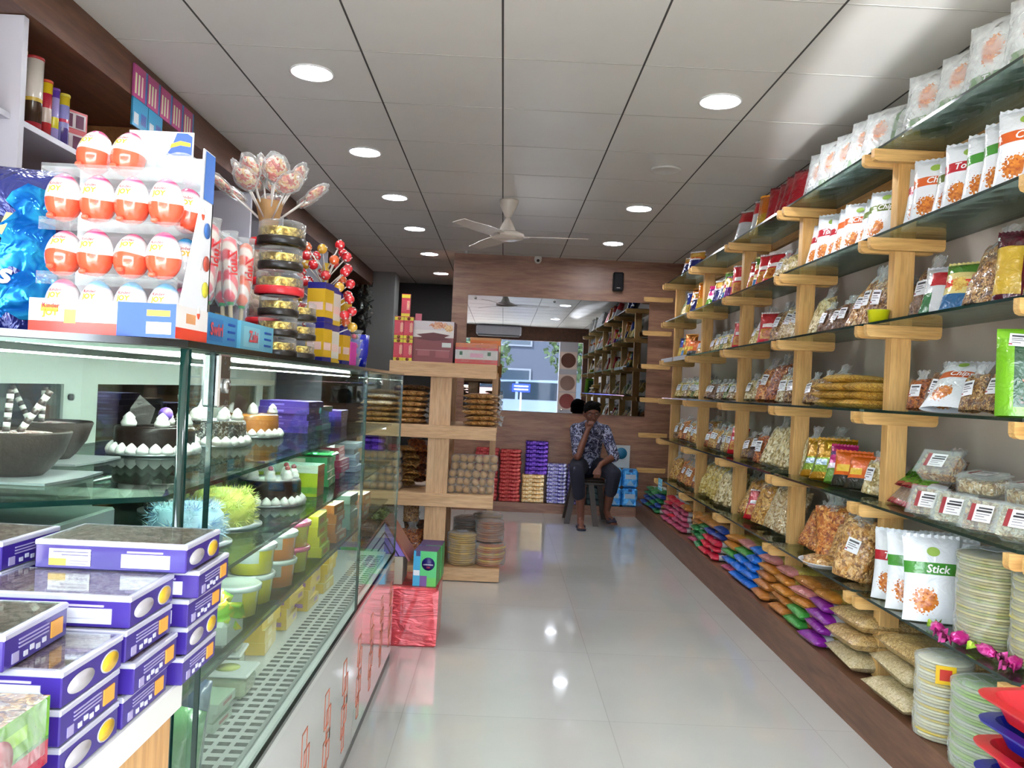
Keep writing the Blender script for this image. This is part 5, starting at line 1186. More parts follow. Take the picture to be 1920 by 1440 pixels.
# ================================================================ GLASS DISPLAY CASE on the left
CX = -.465; CB = -1.05; CT = 1.318
CPOLY = [(CX, 3.70), (CB, 3.70), (CB, 1.02), (-.70, 1.02), (CX, 1.175)]
GL_C = thin_glass('case_front_glass', 'f5fbf8', refl=.14, base=.0)
GL_CN = thin_glass('case_end_glass', 'f0f7f3', refl=.035, base=.0)
GL_CS = thin_glass('case_shelf_glass', 'd2e2da', refl=.3, base=.01)
GL_DE = plain('dark_glass_edge', '12302a', .15, coat=.5)
M_GLOSSW = plain('glossy_white_panel', 'cfd1d0', .06, coat=.9)
M_DECK = plain('pale_steel_deck', 'a8adaa', .32, metal=.1)
def inset(poly, d):
    return [(CX - d, 3.66), (CB + .02, 3.66), (CB + .02, 1.06), (-.70 - .0, 1.06), (CX - d, 1.175 + .03)]
def case():
    root = empty('display_case', (0, 0, 0)); T(root, 'long glass bakery display case with white base along the left side', 'display case')
    MB().prism([(CX-.006, 3.70), (CB, 3.70), (CB, 1.02), (-.70, 1.02), (CX-.006, 1.175)], .0, .462, M_WHITE).build('base', root)
    f = MB(); f.box(CX-.005, CX+.001, 1.20, 3.72, .035, .462, M_GLOSSW); fp = f.build('front_panel', root)
    MB().box(CX-.012, CX-.001, 1.18, 3.70, 0, .034, plain('kick_strip', '6a6a68', .5)).build('kick_strip', root)
    # orange line ornaments on the white panel
    om = plain('orange_line', 'c8684a', .4)
    for i in range(9):
        y = 1.50 + .262 * i; mb = MB(); t = .0045
        def rect(ya, yb, za, zb):
            for (a, b, c, d) in ((ya, yb, za, za+t), (ya, yb, zb-t, zb), (ya, ya+t, za, zb), (yb-t, yb, za, zb)): mb.box(CX+.0012, CX+.0022, a, b, c, d, om)
        rect(y, y+.055, .27, .375); rect(y+.03, y+.085, .215, .32); rect(y, y+.045, .13, .235); rect(y+.045, y+.085, .16, .25); rect(y+.02, y+.06, .08, .16)
        mb.build('ornament', fp)
    MB().prism([(CX+.002, 3.70), (CB, 3.70), (CB, 1.02), (-.70, 1.02), (CX+.002, 1.173)], .462, .482, plain('white_ledge', 'c4c8c6', .2, coat=.5)).build('ledge', root)
    # perforated deck
    d = MB(); d.prism([(CX-.035, 3.66), (CB+.03, 3.66), (CB+.03, 1.08), (-.70, 1.08), (CX-.035, 1.22)], .484, .500, M_DECK); dk = d.build('deck', root)
    h = MB(); hm = plain('vent_slot', '2c302e', .8)
    for i in range(70):
        y = 1.24 + .0335 * i
        for k in range(3): h.box(-.525 - .036*k, -.50 - .036*k, y, y+.016, .4995, .5006, hm)
    h.build('vent_slots', dk)
    MB().box(CX-.006, CX+.004, 1.175, 3.70, .482, .492, GL_DE).build('glass_seal', root)
    for (y0, y1) in ((1.285, 2.725), (2.735, 3.695)):
        MB().box(CX-.004, CX+.004, y0, y1, .492, CT-.012, GL_DE, mats={'left': GL_C, 'right': GL_C}).build('front_glass', root)
    MB().box(CX-.004, CX+.004, 1.185, 1.281, .492, CT-.012, GL_DE, mats={'left': GL_C, 'right': GL_C}).build('corner_glass', root)
    # angled near glass
    a = Vector((CX, 1.175, 0)); b = Vector((-.70, 1.02, 0)); L_ = (b-a).length; ang = math.atan2(b.y-a.y, b.x-a.x)
    MB().box(.004, L_, -.004, .004, .484, CT-.012, GL_DE, mats={'front': GL_CN, 'back': GL_CN}).build('end_glass', root, loc=a, rz=ang)
    MB().box(CB, -.70, 1.016, 1.024, .484, CT-.012, GL_DE, mats={'front': GL_CN, 'back': GL_CN}).build('end_glass', root)
    MB().cyl((CX-.001, 1.172, .484), (CX-.001, 1.172, CT-.012), .0062, GL_DE, n=8).build('corner_edge', root)
    MB().box(CB, CX, 3.696, 3.704, .484, CT-.012, GL_DE, mats={'front': GL_C, 'back': GL_C}).build('far_glass', root)
    # top
    tb = MB(); tb.prism([(CX+.006, 3.71), (CB-.01, 3.71), (CB-.01, 1.008), (-.70, 1.008), (CX+.006, 1.165)], CT-.010, CT, plain('black_glass_top', '0c1413', .12, coat=.8)); tb.build('top', root)
    MB().prism([(CX-.012, 3.69), (CB+.004, 3.69), (CB+.004, 1.03), (-.70, 1.03), (CX-.012, 1.185)], CT-.016, CT-.0105, plain('pale_soffit', '9aaca2', .25, coat=.4)).build('soffit', root)
    # led strip
    ls = MB(); ls.box(-.705, -.685, 1.04, 3.62, CT-.026, CT-.017, plain('aluminium_channel', 'a8aeac', .3, metal=.8)); lo = ls.build('light_channel', root)
    le = MB(); em = plain('led_strip', 'ffffff', emis=(.9, 1, .93), es=110)
    le.box(-.700, -.690, 1.05, 3.60, CT-.0285, CT-.0262, em); le.build('led_strip', lo)
    # hinge and clips
    MB().box(CX-.016, CX+.012, 1.285, 1.335, CT-.10, CT-.014, M_METAL, bev=.003).build('hinge', root)
    MB().lathe([(.012, 0), (.012, .006), (.001, .007)], M_METAL, M=Matrix.Translation((CX+.012, 1.31, CT-.065)) @ Matrix.Rotation(R(90), 4, 'Y'), n=16).build('hinge_cap', root)
    for y in (2.69, 3.02, 3.62): MB().lathe([(.011, 0), (.011, .008), (.001, .009)], M_METAL, M=Matrix.Translation((CX+.004, y, CT-.045)) @ Matrix.Rotation(R(90), 4, 'Y'), n=16).build('glass_clip', root)
    # shelves
    added_led = plain('added_shelf_led', 'ffffff', emis=(.95, 1, .97), es=24)  # glow for strips added under each shelf to brighten the lower case
    for z, d in ((1.085, .035), (.912, .035), (.742, .035)):
        s = MB(); s.prism(inset(CPOLY, d), z-.008, z, GL_CS, side=GL_DE); sh_ = s.build('glass_shelf', root)
        MB().box(CX-d-.045, CX-d-.020, 1.30, 3.60, z-.0135, z-.0085, plain('added_dark_channel', '22302a', .3)).build('light_channel', sh_); MB().box(CX-d-.042, CX-d-.030, 1.31, 3.59, z-.0150, z-.0136, added_led).build('led_strip', sh_)  # added light strip, with an added dark cover hiding it from above
        for y in (1.32, 2.5, 3.6): MB().box(CB+.004, CX-.05, y, y+.01, z-.024, z-.009, M_METAL).build('shelf_arm', root)
    # rear frame with sliding panes
    fr = plain('white_rear_frame', 'aab4ac', .4); rr_ = MB()
    r2 = MB(); r2.box(CB-.02, CB, 1.02, 3.70, 1.232, CT-.011, fr); r2.box(CB-.02, CB, 1.02, 3.70, .462, .52, fr)
    r2.build('rear_rail', root)
    for (y0, y1) in ((1.02, 1.09), (1.93, 2.09), (2.87, 3.06), (3.43, 3.52), (3.64, 3.70)):
        MB().box(CB-.019, CB-.001, y0, y1, .52, 1.232, fr).build('rear_stile', root)
    for (y0, y1) in ((1.09, 1.93), (2.09, 2.87), (3.06, 3.43), (3.52, 3.64)):
        MB().box(CB-.013, CB-.008, y0, y1, .52, 1.232, thin_glass('rear_pane', 'd8e4de', refl=.4)).build('rear_pane', root)
    for (y, z) in ((1.955, 1.20), (2.9, 1.2)): MB().cyl((CB-.001, y, z), (CB+.008, y, z), .008, M_BLACK).build('latch', root)
case()

# ---------------------------------------------------------------- cakes and boxes inside
M_CREAM = plain('whipped_cream', 'd2d0cc', .45, bump=.3, bscale=80); M_CHOC = plain('chocolate_glaze', '1d1210', .4, coat=.1, spec=.2, bump=.3, bscale=60)
M_SPRINK = snack('chocolate_flakes', ['0e0807', '1c110d', '3a2418', 'b8b4ac'], 190, 1, coat=.2)
M_CARAM = plain('caramel_glaze', 'a8682c', .25, coat=.7); M_CHERRY = plain('cherry', '8a0f1c', .2, coat=1)
M_BOARD = plain('silver_cake_board', '9aa0a4', .3, metal=.6)
def cake(r, h, side, top, dollops=9, edge=True, cherries=0, name='cake', label='', board=.015, tops=3):
    root = empty(name)
    MB().lathe([(r+board, 0), (r+board, .004), (.001, .004)], M_BOARD, n=36).build('cake_board', root)
    b = MB(); b.lathe([(r, .004), (r*1.005, .02), (r, h-.012), (r*.985, h-.003), (r*.95, h)], side, n=40, wob=.01); b.lathe([(r*.95, h), (.001, h+.001)], top, n=40); b.build('sponge', root)
    if edge:
        n = int(2*PI*r/.024)
        e = None
        for i in range(n):
            a = 2*PI*i/n
            if e is None:
                e = MB().lathe([(.013, 0), (.0145, .006), (.011, .014), (.005, .02), (.001, .023)], M_CREAM, n=12).build('cream_bead', root); q = e
            else: q = e.copy(); COL.objects.link(q); q.parent = root
            q.location = ((r+.003)*math.cos(a), (r+.003)*math.sin(a), .004)
    e = None
    for i in range(dollops):
        a = 2*PI*i/dollops + .3
        if e is None: e = MB().lathe([(.015, 0), (.017, .008), (.012, .017), (.013, .02), (.006, .028), (.001, .032)], M_CREAM, n=14).build('cream_swirl', root); q = e; c0 = None
        else: q = e.copy(); COL.objects.link(q); q.parent = root
        q.location = (r*.74*math.cos(a), r*.74*math.sin(a), h)
        if i < cherries:
            ch = MB().ball((0, 0, 0), .008, M_CHERRY, n=10).build('cherry', root) if c0 is None else c0.copy()
            if c0 is not None: COL.objects.link(ch); ch.parent = root
            c0 = c0 or ch; ch.location = (r*.74*math.cos(a), r*.74*math.sin(a), h+.033)
    T(root, label, 'cake'); return root
Z1, Z2, Z3, Z0 = 1.086, .913, .743, .5015
def shard(root, x, y, z, rz, s=1.0, mat=None):
    mb = MB(); mb.add([(-.02*s, 0, 0), (.02*s, 0, 0), (.028*s, .004, .03*s), (.0, .008, .055*s), (-.015*s, .004, .03*s)], [(0, 1, 2, 3, 4)], mat or M_CHOC)
    mb.add([(-.02*s, .003, 0), (.02*s, .003, 0), (.028*s, .007, .03*s), (.0, .011, .055*s), (-.015*s, .007, .03*s)], [(4, 3, 2, 1, 0)], mat or M_CHOC); return mb.build('chocolate_shard', root, loc=(x, y, z), rz=rz)
c = cake(.085, .062, M_CHOC, M_CHOC, 5, True, label='dark chocolate cake with white beading, left on the upper case shelf'); c.location = (-.79, 1.84, Z1)
shard(c, -.03, -.02, .065, .4, 1.2); shard(c, .02, .0, .065, 2, 1.1)
MB().ball((0, 0, 0), .016, plain('violet_sugar', '6a4aa0', .4)).build('sugar_ball', c, loc=(.03, -.02, .09))
c = cake(.092, .066, M_SPRINK, M_CREAM, 6, True, label='cake coated in chocolate flakes with cream top, centre of upper case shelf'); c.location = (-.775, 2.14, Z1)
shard(c, 0, -.05, .07, 1, .9, M_CREAM)
c = cake(.08, .07, M_CARAM, plain('caramel_top', '8a5a2c', .3, coat=.6), 4, True, label='caramel brown cake with cream swirls on the upper case shelf'); c.location = (-.775, 2.50, Z1)
shard(c, -.03, -.03, .07, 1, 1.1)
def flowercake(c1, c2, c3, label, loc):
    root = empty('flower_cake', loc); T(root, label, 'cake'); r = .074
    MB().lathe([(r+.02, 0), (r+.02, .004), (.001, .004)], M_BOARD, n=30).build('cake_board', root)
    MB().lathe([(r, .004), (r, .06), (r*.8, .08), (.001, .09)], plain('icing_' + c1, c1, .6), n=30).build('sponge', root)
    rnd = random.Random(len(label)); mb = MB(); ms = [plain('petal_' + c, c, .5) for c in (c1, c2, c3)]
    for i in range(120):
        t = rnd.random(); 
        if i < 70: a = rnd.random()*2*PI; z = .01 + .06*rnd.random(); d = Vector((math.cos(a), math.sin(a), .25*rnd.random())).normalized(); c0 = Vector((r*math.cos(a), r*math.sin(a), z))
        else: a = rnd.random()*2*PI; q = r*.9*math.sqrt(t); c0 = Vector((q*math.cos(a), q*math.sin(a), .078)); d = Vector((math.cos(a)*q/r, math.sin(a)*q/r, 1)).normalized()
        M = Matrix.Translation(c0) @ d.to_track_quat('Z', 'Y').to_matrix().to_4x4(); m = ms[0 if i % 5 < 3 else 1 if i % 5 == 3 else 2]
        vs = [(0, 0, .002)]; fs = []
        for k in range(7):
            aa = 2*PI*k/7; b = len(vs); vs += [(.004*math.cos(aa-.3), .004*math.sin(aa-.3), .002), (.0165*math.cos(aa), .0165*math.sin(aa), .014), (.004*math.cos(aa+.3), .004*math.sin(aa+.3), .002)]; fs.append((0, b, b+1, b+2))
        mb.add(vs, fs, m, M=M)
    mb.build('icing_flowers', root); return root
flowercake('a8c8dc', '5a8ac0', 'd8e4e4', 'pale blue flower-iced cake at the front of the middle case shelf', (-.655, 1.70, Z2))
flowercake('d4d870', 'b8cc60', 'e4e6b0', 'yellow flower-iced cake behind the pale blue one', (-.66, 1.93, Z2))
c = cake(.088, .07, M_CHOC, M_CREAM, 8, True, 8, label='chocolate cake with cream swirls and cherries on the middle case shelf'); c.location = (-.655, 2.30, Z2)
c = cake(.085, .07, M_SPRINK, M_CREAM, 7, False, 7, label='chocolate flake cake with cherries behind the yellow flower cake'); c.location = (-.83, 2.10, Z2)
for k in range(5): shard(c, .05*math.cos(k), .05*math.sin(k), .07, k, 1)
for i, (x, y, rz) in enumerate(((-.62, 1.50, .3), (-.70, 1.42, .8), (-.78, 1.36, .2))):   # cupcakes
    def cup():
        root = empty('cupcake'); MB().lathe([(.018, 0), (.026, .03)], plain('paper_cup', 'c8c0b8', .6), n=16).build('paper_cup', root)
        MB().lathe([(.026, .028), (.027, .034), (.02, .046), (.012, .054), (.001, .06)], M_CREAM, n=16).build('topping', root); MB().ball((0, 0, .062), .006, M_CHERRY, n=8).build('cherry', root); return root
    o = inst('cup', cup, (x, y, Z2), rz); T(o, f'white cupcake with a cherry near the case corner, {["right", "middle", "left"][i]} of three', 'cupcake', 'cupcakes on the middle case shelf')
# chocolate bowls
def bowl(loc, label, r=.082, sticks=3):
    root = empty('chocolate_bowl', loc); T(root, label, 'dessert bowl')
    MB().prism([(-.10, -.09), (.10, -.09), (.11, 0), (.10, .09), (-.10, .09), (-.11, 0)], 0, .004, M_BOARD).build('silver_tray', root)
    m = plain('bowl_chocolate', '1d120c', .6, bump=.35, bscale=70, spec=.12)
    MB().lathe([(.001, .004), (r*.48, .004), (r*.62, .014), (r*.86, .04), (r, .075), (r*.96, .078), (r*.84, .05), (r*.5, .03), (.001, .03)], m, n=40, wob=.012).build('shell', root)
    MB().lathe([(r*.93, .066), (r*.6, .074), (.001, .078)], snack('crumble', ['5a1a1c', 'a05a5a', 'd8ccc8', 'e8e0d8'], 170, 1, coat=.1), n=26).build('topping', root)
    rnd = random.Random(int(r*1e4) + sticks)
    for i in range(sticks):
        a = -.9 + i*.9; p = Vector((.012*i - .02, -.02, .06)); q = p + Vector((math.sin(a)*.06, .01*i, .085)); mb = MB(); n = 11
        for k in range(n): mb.cyl(p + (q-p)*k/n, p + (q-p)*(k+1)/n, .0055, plain('stick_white', 'c8c4bc', .4) if k % 2 else plain('stick_brown', '2a1812', .4), n=8)
        mb.build('wafer_stick', root)
    return root
bowl((-.80, 1.335, Z1), 'large chocolate bowl dessert with striped wafer sticks at the left picture edge')
bowl((-.895, 1.60, Z1), 'second chocolate bowl dessert behind the large one', .078, 2)
bowl((-.98, 1.30, Z1), 'third chocolate bowl dessert cut off by the left picture edge', .075, 1)
o = MB().box(-.98, -.72, 1.22, 1.52, 0, .1, plain('steel_bin', '8a8f90', .35, metal=.4), bev=.004).build('metal_box', loc=(0, 0, Z2)); T(o, 'grey steel box under the large chocolate bowl', 'metal box')
# purple and other boxes further back on the upper shelf
def cb(key, w, d, h, front, side, top=None, pics=(), bands=()):
    return lambda: MB().box(-w/2, w/2, 0, d, 0, h, plain('s' + side, side, .35), mats={'front': printed('f' + key, front, bands, pics, crinkle=.05), 'right': printed('r' + key, front, bands, pics, crinkle=.05), 'top': plain('t' + (top or side), top or side, .3)}).build('sweet_box')
def boxpile(key, mk, x, y, z, n, h, look, where, rz=0, jit=.008):
    for i in range(n):
        o = inst(key, mk, (x + rg.uniform(-jit, jit), y + rg.uniform(-jit, jit), z + i*h), rz + R(rg.uniform(-5, 5)))
        T(o, f'{look}, {["lowest", "second", "third", "fourth", "fifth"][i]} in pile {where}', 'sweet box', look + ' in the case')
boxpile('bxp', cb('bxp', .17, .17, .021, '3c2a86', '2e1f72', '6a5ab0', bands=[(.3, .6, '8a7ac8', .2, .5)]), -.74, 2.72, Z1, 5, .0215, 'flat purple box', 'right of the caramel cake')
boxpile('bxt', cb('bxt', .16, .16, .021, '3a7a78', '2a5a60', '7a3a3a'), -.74, 2.94, Z1, 4, .0215, 'flat teal and brown box', 'at the far end of the upper shelf')
boxpile('bxp', None, -.72, 3.18, Z1, 3, .0215, 'flat violet box', 'near the far glass')
o = MB().box(-.09, .09, 0, .09, 0, .095, plain('green_side', '4a7a3a', .4), mats={'front': printed('green_yellow_front', 'a0b02c', [(.75, 1, 'b8c8b8'), (.1, .3, '6a9a3a')], crinkle=.05), 'right': printed('orange_end', 'a8683a', [(.6, .8, '8a3a2a')], crinkle=.05), 'top': plain('pale_top', '8aa89a', .4)}).build('sweet_box', loc=(-.64, 2.44, Z2)); T(o, 'tall yellow-green sweet box behind the cherry cake', 'sweet box')
boxpile('bxg', cb('bxg', .18, .16, .024, '3a8a5a', '2a6a4a', '8a4a4a', bands=[(.2, .8, 'b8b8a8', .3, .6)]), -.66, 2.68, Z2, 4, .0245, 'flat green box', 'in the middle of the middle shelf')
boxpile('bxr', cb('bxr', .16, .15, .022, '8a2a3a', '6a2030', 'a8a098', bands=[(.3, .7, 'b8a8a8', .2, .8)]), -.66, 2.92, Z2, 5, .0225, 'flat red and silver box', 'on the middle shelf behind the green ones')
boxpile('bxs', cb('bxs', .16, .15, .022, '7a8a94', '5a6a74', '9aa4aa'), -.65, 3.16, Z2, 5, .0225, 'flat silver-blue box', 'at the far end of the middle shelf')
o = MB().box(-.10, .10, 0, .10, 0, .012, foil('green_foil', '1a9a4a', '6ad88a', .2, .5), bev=.005).build('foil_tray', loc=(-.66, 2.70, Z2+.099)); T(o, 'shiny green foil tray on the green boxes', 'foil tray')
# lower shelf: tubs
def tub(body, lid, r=.05, h=.06, name='food_tub'):
    def mk():
        o = MB().lathe([(r*.86, 0), (r*.95, h*.9), (r, h)], printed('tub_' + body, body, [(.25, .7, lid, .1, .35), (.25, .7, lid, .6, .85)], rough=.25, crinkle=0), n=30).build(name)
        MB().lathe([(r*1.04, h-.004), (r*1.05, h+.005), (r*.97, h+.008), (r*.9, h+.005), (.001, h+.005)], plain('tublid_' + lid, lid, .2, coat=.5), n=30).build('lid', o)
        return o
    return mk
TB = [('b8b020', 'b0bcb8', -.575, 1.90, 0, 'yellow tub with grey lid, front lower shelf'), ('b8b020', 'b0bcb8', -.575, 1.79, 0, 'yellow tub next to the lime wrapped basket'), ('c87a30', 'a8b4ac', -.565, 2.06, 0, 'orange tub on the lower case shelf, lower one'), ('c87a30', 'a8b4ac', -.565, 2.06, .0685, 'orange tub stacked on the lower orange tub'), ('b8b020', 'b0bcb8', -.575, 1.90, .0685, 'yellow tub stacked on the front yellow tub'),
      ('a8a030', 'c05a7a', -.57, 2.22, 0, 'yellow tub with pink lid, lower one'), ('a8a030', 'c05a7a', -.57, 2.22, .0685, 'yellow tub with pink lid, upper one'), ('b8a83a', 'a8b4ac', -.69, 2.0, 0, 'yellow tub in the second row, left'), ('b8a83a', 'a8b4ac', -.69, 2.14, 0, 'yellow tub in the second row, right')]
for i, (b, l, x, y, dz, nm) in enumerate(TB):
    o = inst('tub' + b + l, tub(b, l, .055 if i < 7 else .05, .06), (x, y, Z3 + dz)); T(o, nm + ('' if 'shelf' in nm else ' inside the case'), 'tub')
boxpile('bxy', cb('bxy', .13, .12, .03, 'b0b02c', '8a9a2a', 'a8c040', bands=[(.2, .6, 'c86a2c', .2, .7)]), -.585, 2.38, Z3, 4, .0305, 'yellow-green carton', 'on the lower shelf')
boxpile('bxo', cb('bxo', .13, .12, .03, 'a86a3a', '8a5030', 'b8a888', bands=[(.2, .6, 'b8b8a0', .3, .8)]), -.585, 2.60, Z3, 4, .0305, 'brown-orange carton', 'on the lower shelf')
boxpile('bxm', cb('bxm', .13, .12, .03, '6a8a7a', '4a6a5a', '9aa8a0'), -.585, 2.84, Z3, 4, .0305, 'grey-green carton', 'on the lower shelf')
boxpile('bxo', None, -.585, 3.1, Z3, 3, .0305, 'brown-orange carton', 'at the far end of the lower shelf')
def basket(loc, label):
    root = empty('wrapped_basket', loc); T(root, label, 'wrapped sweets')
    MB().box(-.05, .05, -.055, .055, 0, .05, plain('pale_tray', '9aa49c', .4), bev=.008).build('tray', root)
    MB().ball((0, 0, .055), .052, foil('lime_foil', '7ab82a', 'd0c030', .25, .2), sx=1.1, sy=1.15, sz=.7, lump=.6, n=20, seed=3).build('sweets', root)
basket((-.56, 1.60, Z3), 'white tray heaped with lime and yellow wrapped sweets in the case')
basket((-.60, 1.46, Z3), 'tray of lime wrapped sweets nearest to the case corner')
# deck
def clamtub():
    root = empty('square_tub')
    MB().box(-.055, .055, -.045, .045, 0, .05, plain('cream_filling', '8f9a78', .5), bev=.01).build('contents', root)
    MB().box(-.058, .058, -.048, .048, .001, .053, M_CLAM, bev=.012).build('tub', root)
    MB().box(-.064, .064, -.054, .054, .0535, .062, plain('milky_lid', 'b0b8b4', .3), bev=.006).build('lid', root)
    MB().lathe([(.03, .0625), (.001, .0628)], plain('lid_print', 'a8b060', .4), n=20).build('lid_print', root); return root
for i, (x, y, z) in enumerate(((-.635, 1.95, 0), (-.70, 2.08, 0), (-.70, 2.08, .063))):
    o = inst('ct', clamtub, (x, y, Z0+z), .1*i); T(o, f'clear square tub with milky lid on the case floor, {["front", "rear lower", "rear upper"][i]}', 'tub')
boxpile('bxY', cb('bxY', .17, .14, .034, 'c8a838', 'b08a30', 'b8b870', bands=[(.2, .8, 'd8c890', .3, .6)]), -.71, 2.22, Z0, 3, .0345, 'yellow biscuit box', 'on the case floor')
boxpile('bxY2', cb('bxY2', .16, .14, .034, 'c0a02c', 'a8882a', 'b89a3a', bands=[(.3, .7, '8a5a9a', .6, .9)]), -.70, 2.44, Z0, 4, .0345, 'golden yellow box', 'on the case floor')
boxpile('bxY2', None, -.69, 2.66, Z0, 5, .0345, 'golden box', 'further back on the case floor')
boxpile('bxY', None, -.69, 2.90, Z0, 4, .0345, 'pale yellow box', 'near the far end of the case floor')
boxpile('bxW', cb('bxW', .14, .10, .02, '9aa89a', '8a948a', '8aa08a', bands=[(.3, .7, '8a4a4a', .3, .8)]), -.655, 1.735, Z0, 3, .0205, 'flat pale box with red print', 'at the front of the case floor')
o = MB().ball((0, 0, .03), .05, foil('lime_bright', '5ac020', 'b0e860', .2, .4), sx=1.1, sy=.8, sz=.6, lump=.8, n=22).build('sweet_bag', loc=(-.73, 1.84, Z0)); T(o, 'shiny lime green bag on the case floor', 'sweet bag')
for i, (x, y, tok, c, nm) in enumerate(((-.60, 1.36, 'bottlea', '1c2a4c', 'dark navy'), (-.64, 1.46, 'bottleb', '2a5a34', 'dark green'), (-.54, 1.38, 'bottlec', '3a6a3a', 'green and yellow'), (-.58, 1.52, 'bottled', '24344a', 'slate blue'))):
    m = printed('pk' + tok, c, [(.2, .45, '6a7a4a', .2, .8), (.6, .75, 'a8a06a', .1, .5)], rough=.3, crinkle=.4)
    mb = MB(); pillow(mb, .10, .19, .05, m, lump=.2, base=.2, seed=i); o = mb.build('snack_pouch', loc=(x, y, Z0), rot=(R(-8), 0, R(-20))); T(o, f'{nm} pouch standing on the case floor near the corner', 'pouch')

# ================================================================ ON TOP OF THE CASE
ZT = CT + .001
def egg_mats(top):
    m, t, b = nt('egg_' + top); L = t.links
    tc = N(t, 'ShaderNodeTexCoord'); sx = N(t, 'ShaderNodeSeparateXYZ'); L.new(tc.outputs['Object'], sx.inputs[0])
    n = N(t, 'ShaderNodeMath', operation='SINE'); mu = N(t, 'ShaderNodeMath', operation='MULTIPLY'); mu.inputs[1].default_value = 130; L.new(sx.outputs[0], mu.inputs[0]); L.new(mu.outputs[0], n.inputs[0])
    w = N(t, 'ShaderNodeMath', operation='MULTIPLY_ADD'); w.inputs[1].default_value = .0012; L.new(n.outputs[0], w.inputs[0]); L.new(sx.outputs[2], w.inputs[2])
    r = N(t, 'ShaderNodeMapRange'); r.inputs[1].default_value = 0; r.inputs[2].default_value = .07; L.new(w.outputs[0], r.inputs[0])
    cr = N(t, 'ShaderNodeValToRGB'); cr.color_ramp.interpolation = 'LINEAR'; e = cr.color_ramp.elements
    low = 'e0563a' if top != '2a9ad0' else 'dadada'
    e[0].position = 0; e[0].color = c4(hexc(low)); e[1].position = .44; e[1].color = c4(hexc(low))
    for p, cc in ((.455, 'ece8e6'), (.80, 'ece8e6'), (.90, top), (1, top)): x = e.new(p); x.color = c4(hexc(cc))
    L.new(r.outputs[0], cr.inputs[0]); L.new(cr.outputs[0], b.inputs['Base Color']); b.inputs['Roughness'].default_value = .22; b.inputs['Coat Weight'].default_value = .7
    MATS['egg_' + top] = m; return m
def egg(top):
    def mk():
        m = egg_mats(top); r = .0245; H = .07; prof = []
        for k in range(17):
            t = PI*k/16; z = H/2 - H/2*math.cos(t); rr = r*math.sin(t)*(1 + .10*math.cos(t)); prof.append((max(rr, .0003), z))
        o = MB().lathe(prof, m, n=28).build('toy_egg')
        def surf(x, z):
            t = math.acos(max(-1, min(1, 1 - 2*z/H))); rr = r*math.sin(t)*(1+.1*math.cos(t)); x = max(-rr*.98, min(rr*.98, x)); return Vector((x, -math.sqrt(max(rr*rr - x*x, 1e-8)) - .0006, z))
        tx = MB(); add_text(tx, 'Kinder', .0068, plain('tiny_red', 'b03030', .4), surf=surf, off=(-.002, .0515), bold=.01); tx.build('small_lettering', o)
        tx = MB(); add_text(tx, 'JOY', .0105, M_INKY, surf=surf, off=(-.002, .0435), bold=.04); tx.build('lettering', o)
        if top != '2a9ad0':
            MB().box(-.012, -.002, -.024, -.006, .002, .009, plain('egg_tab', 'd85a40', .3), bev=.002).build('pull_tab', o)
        return o
    return mk
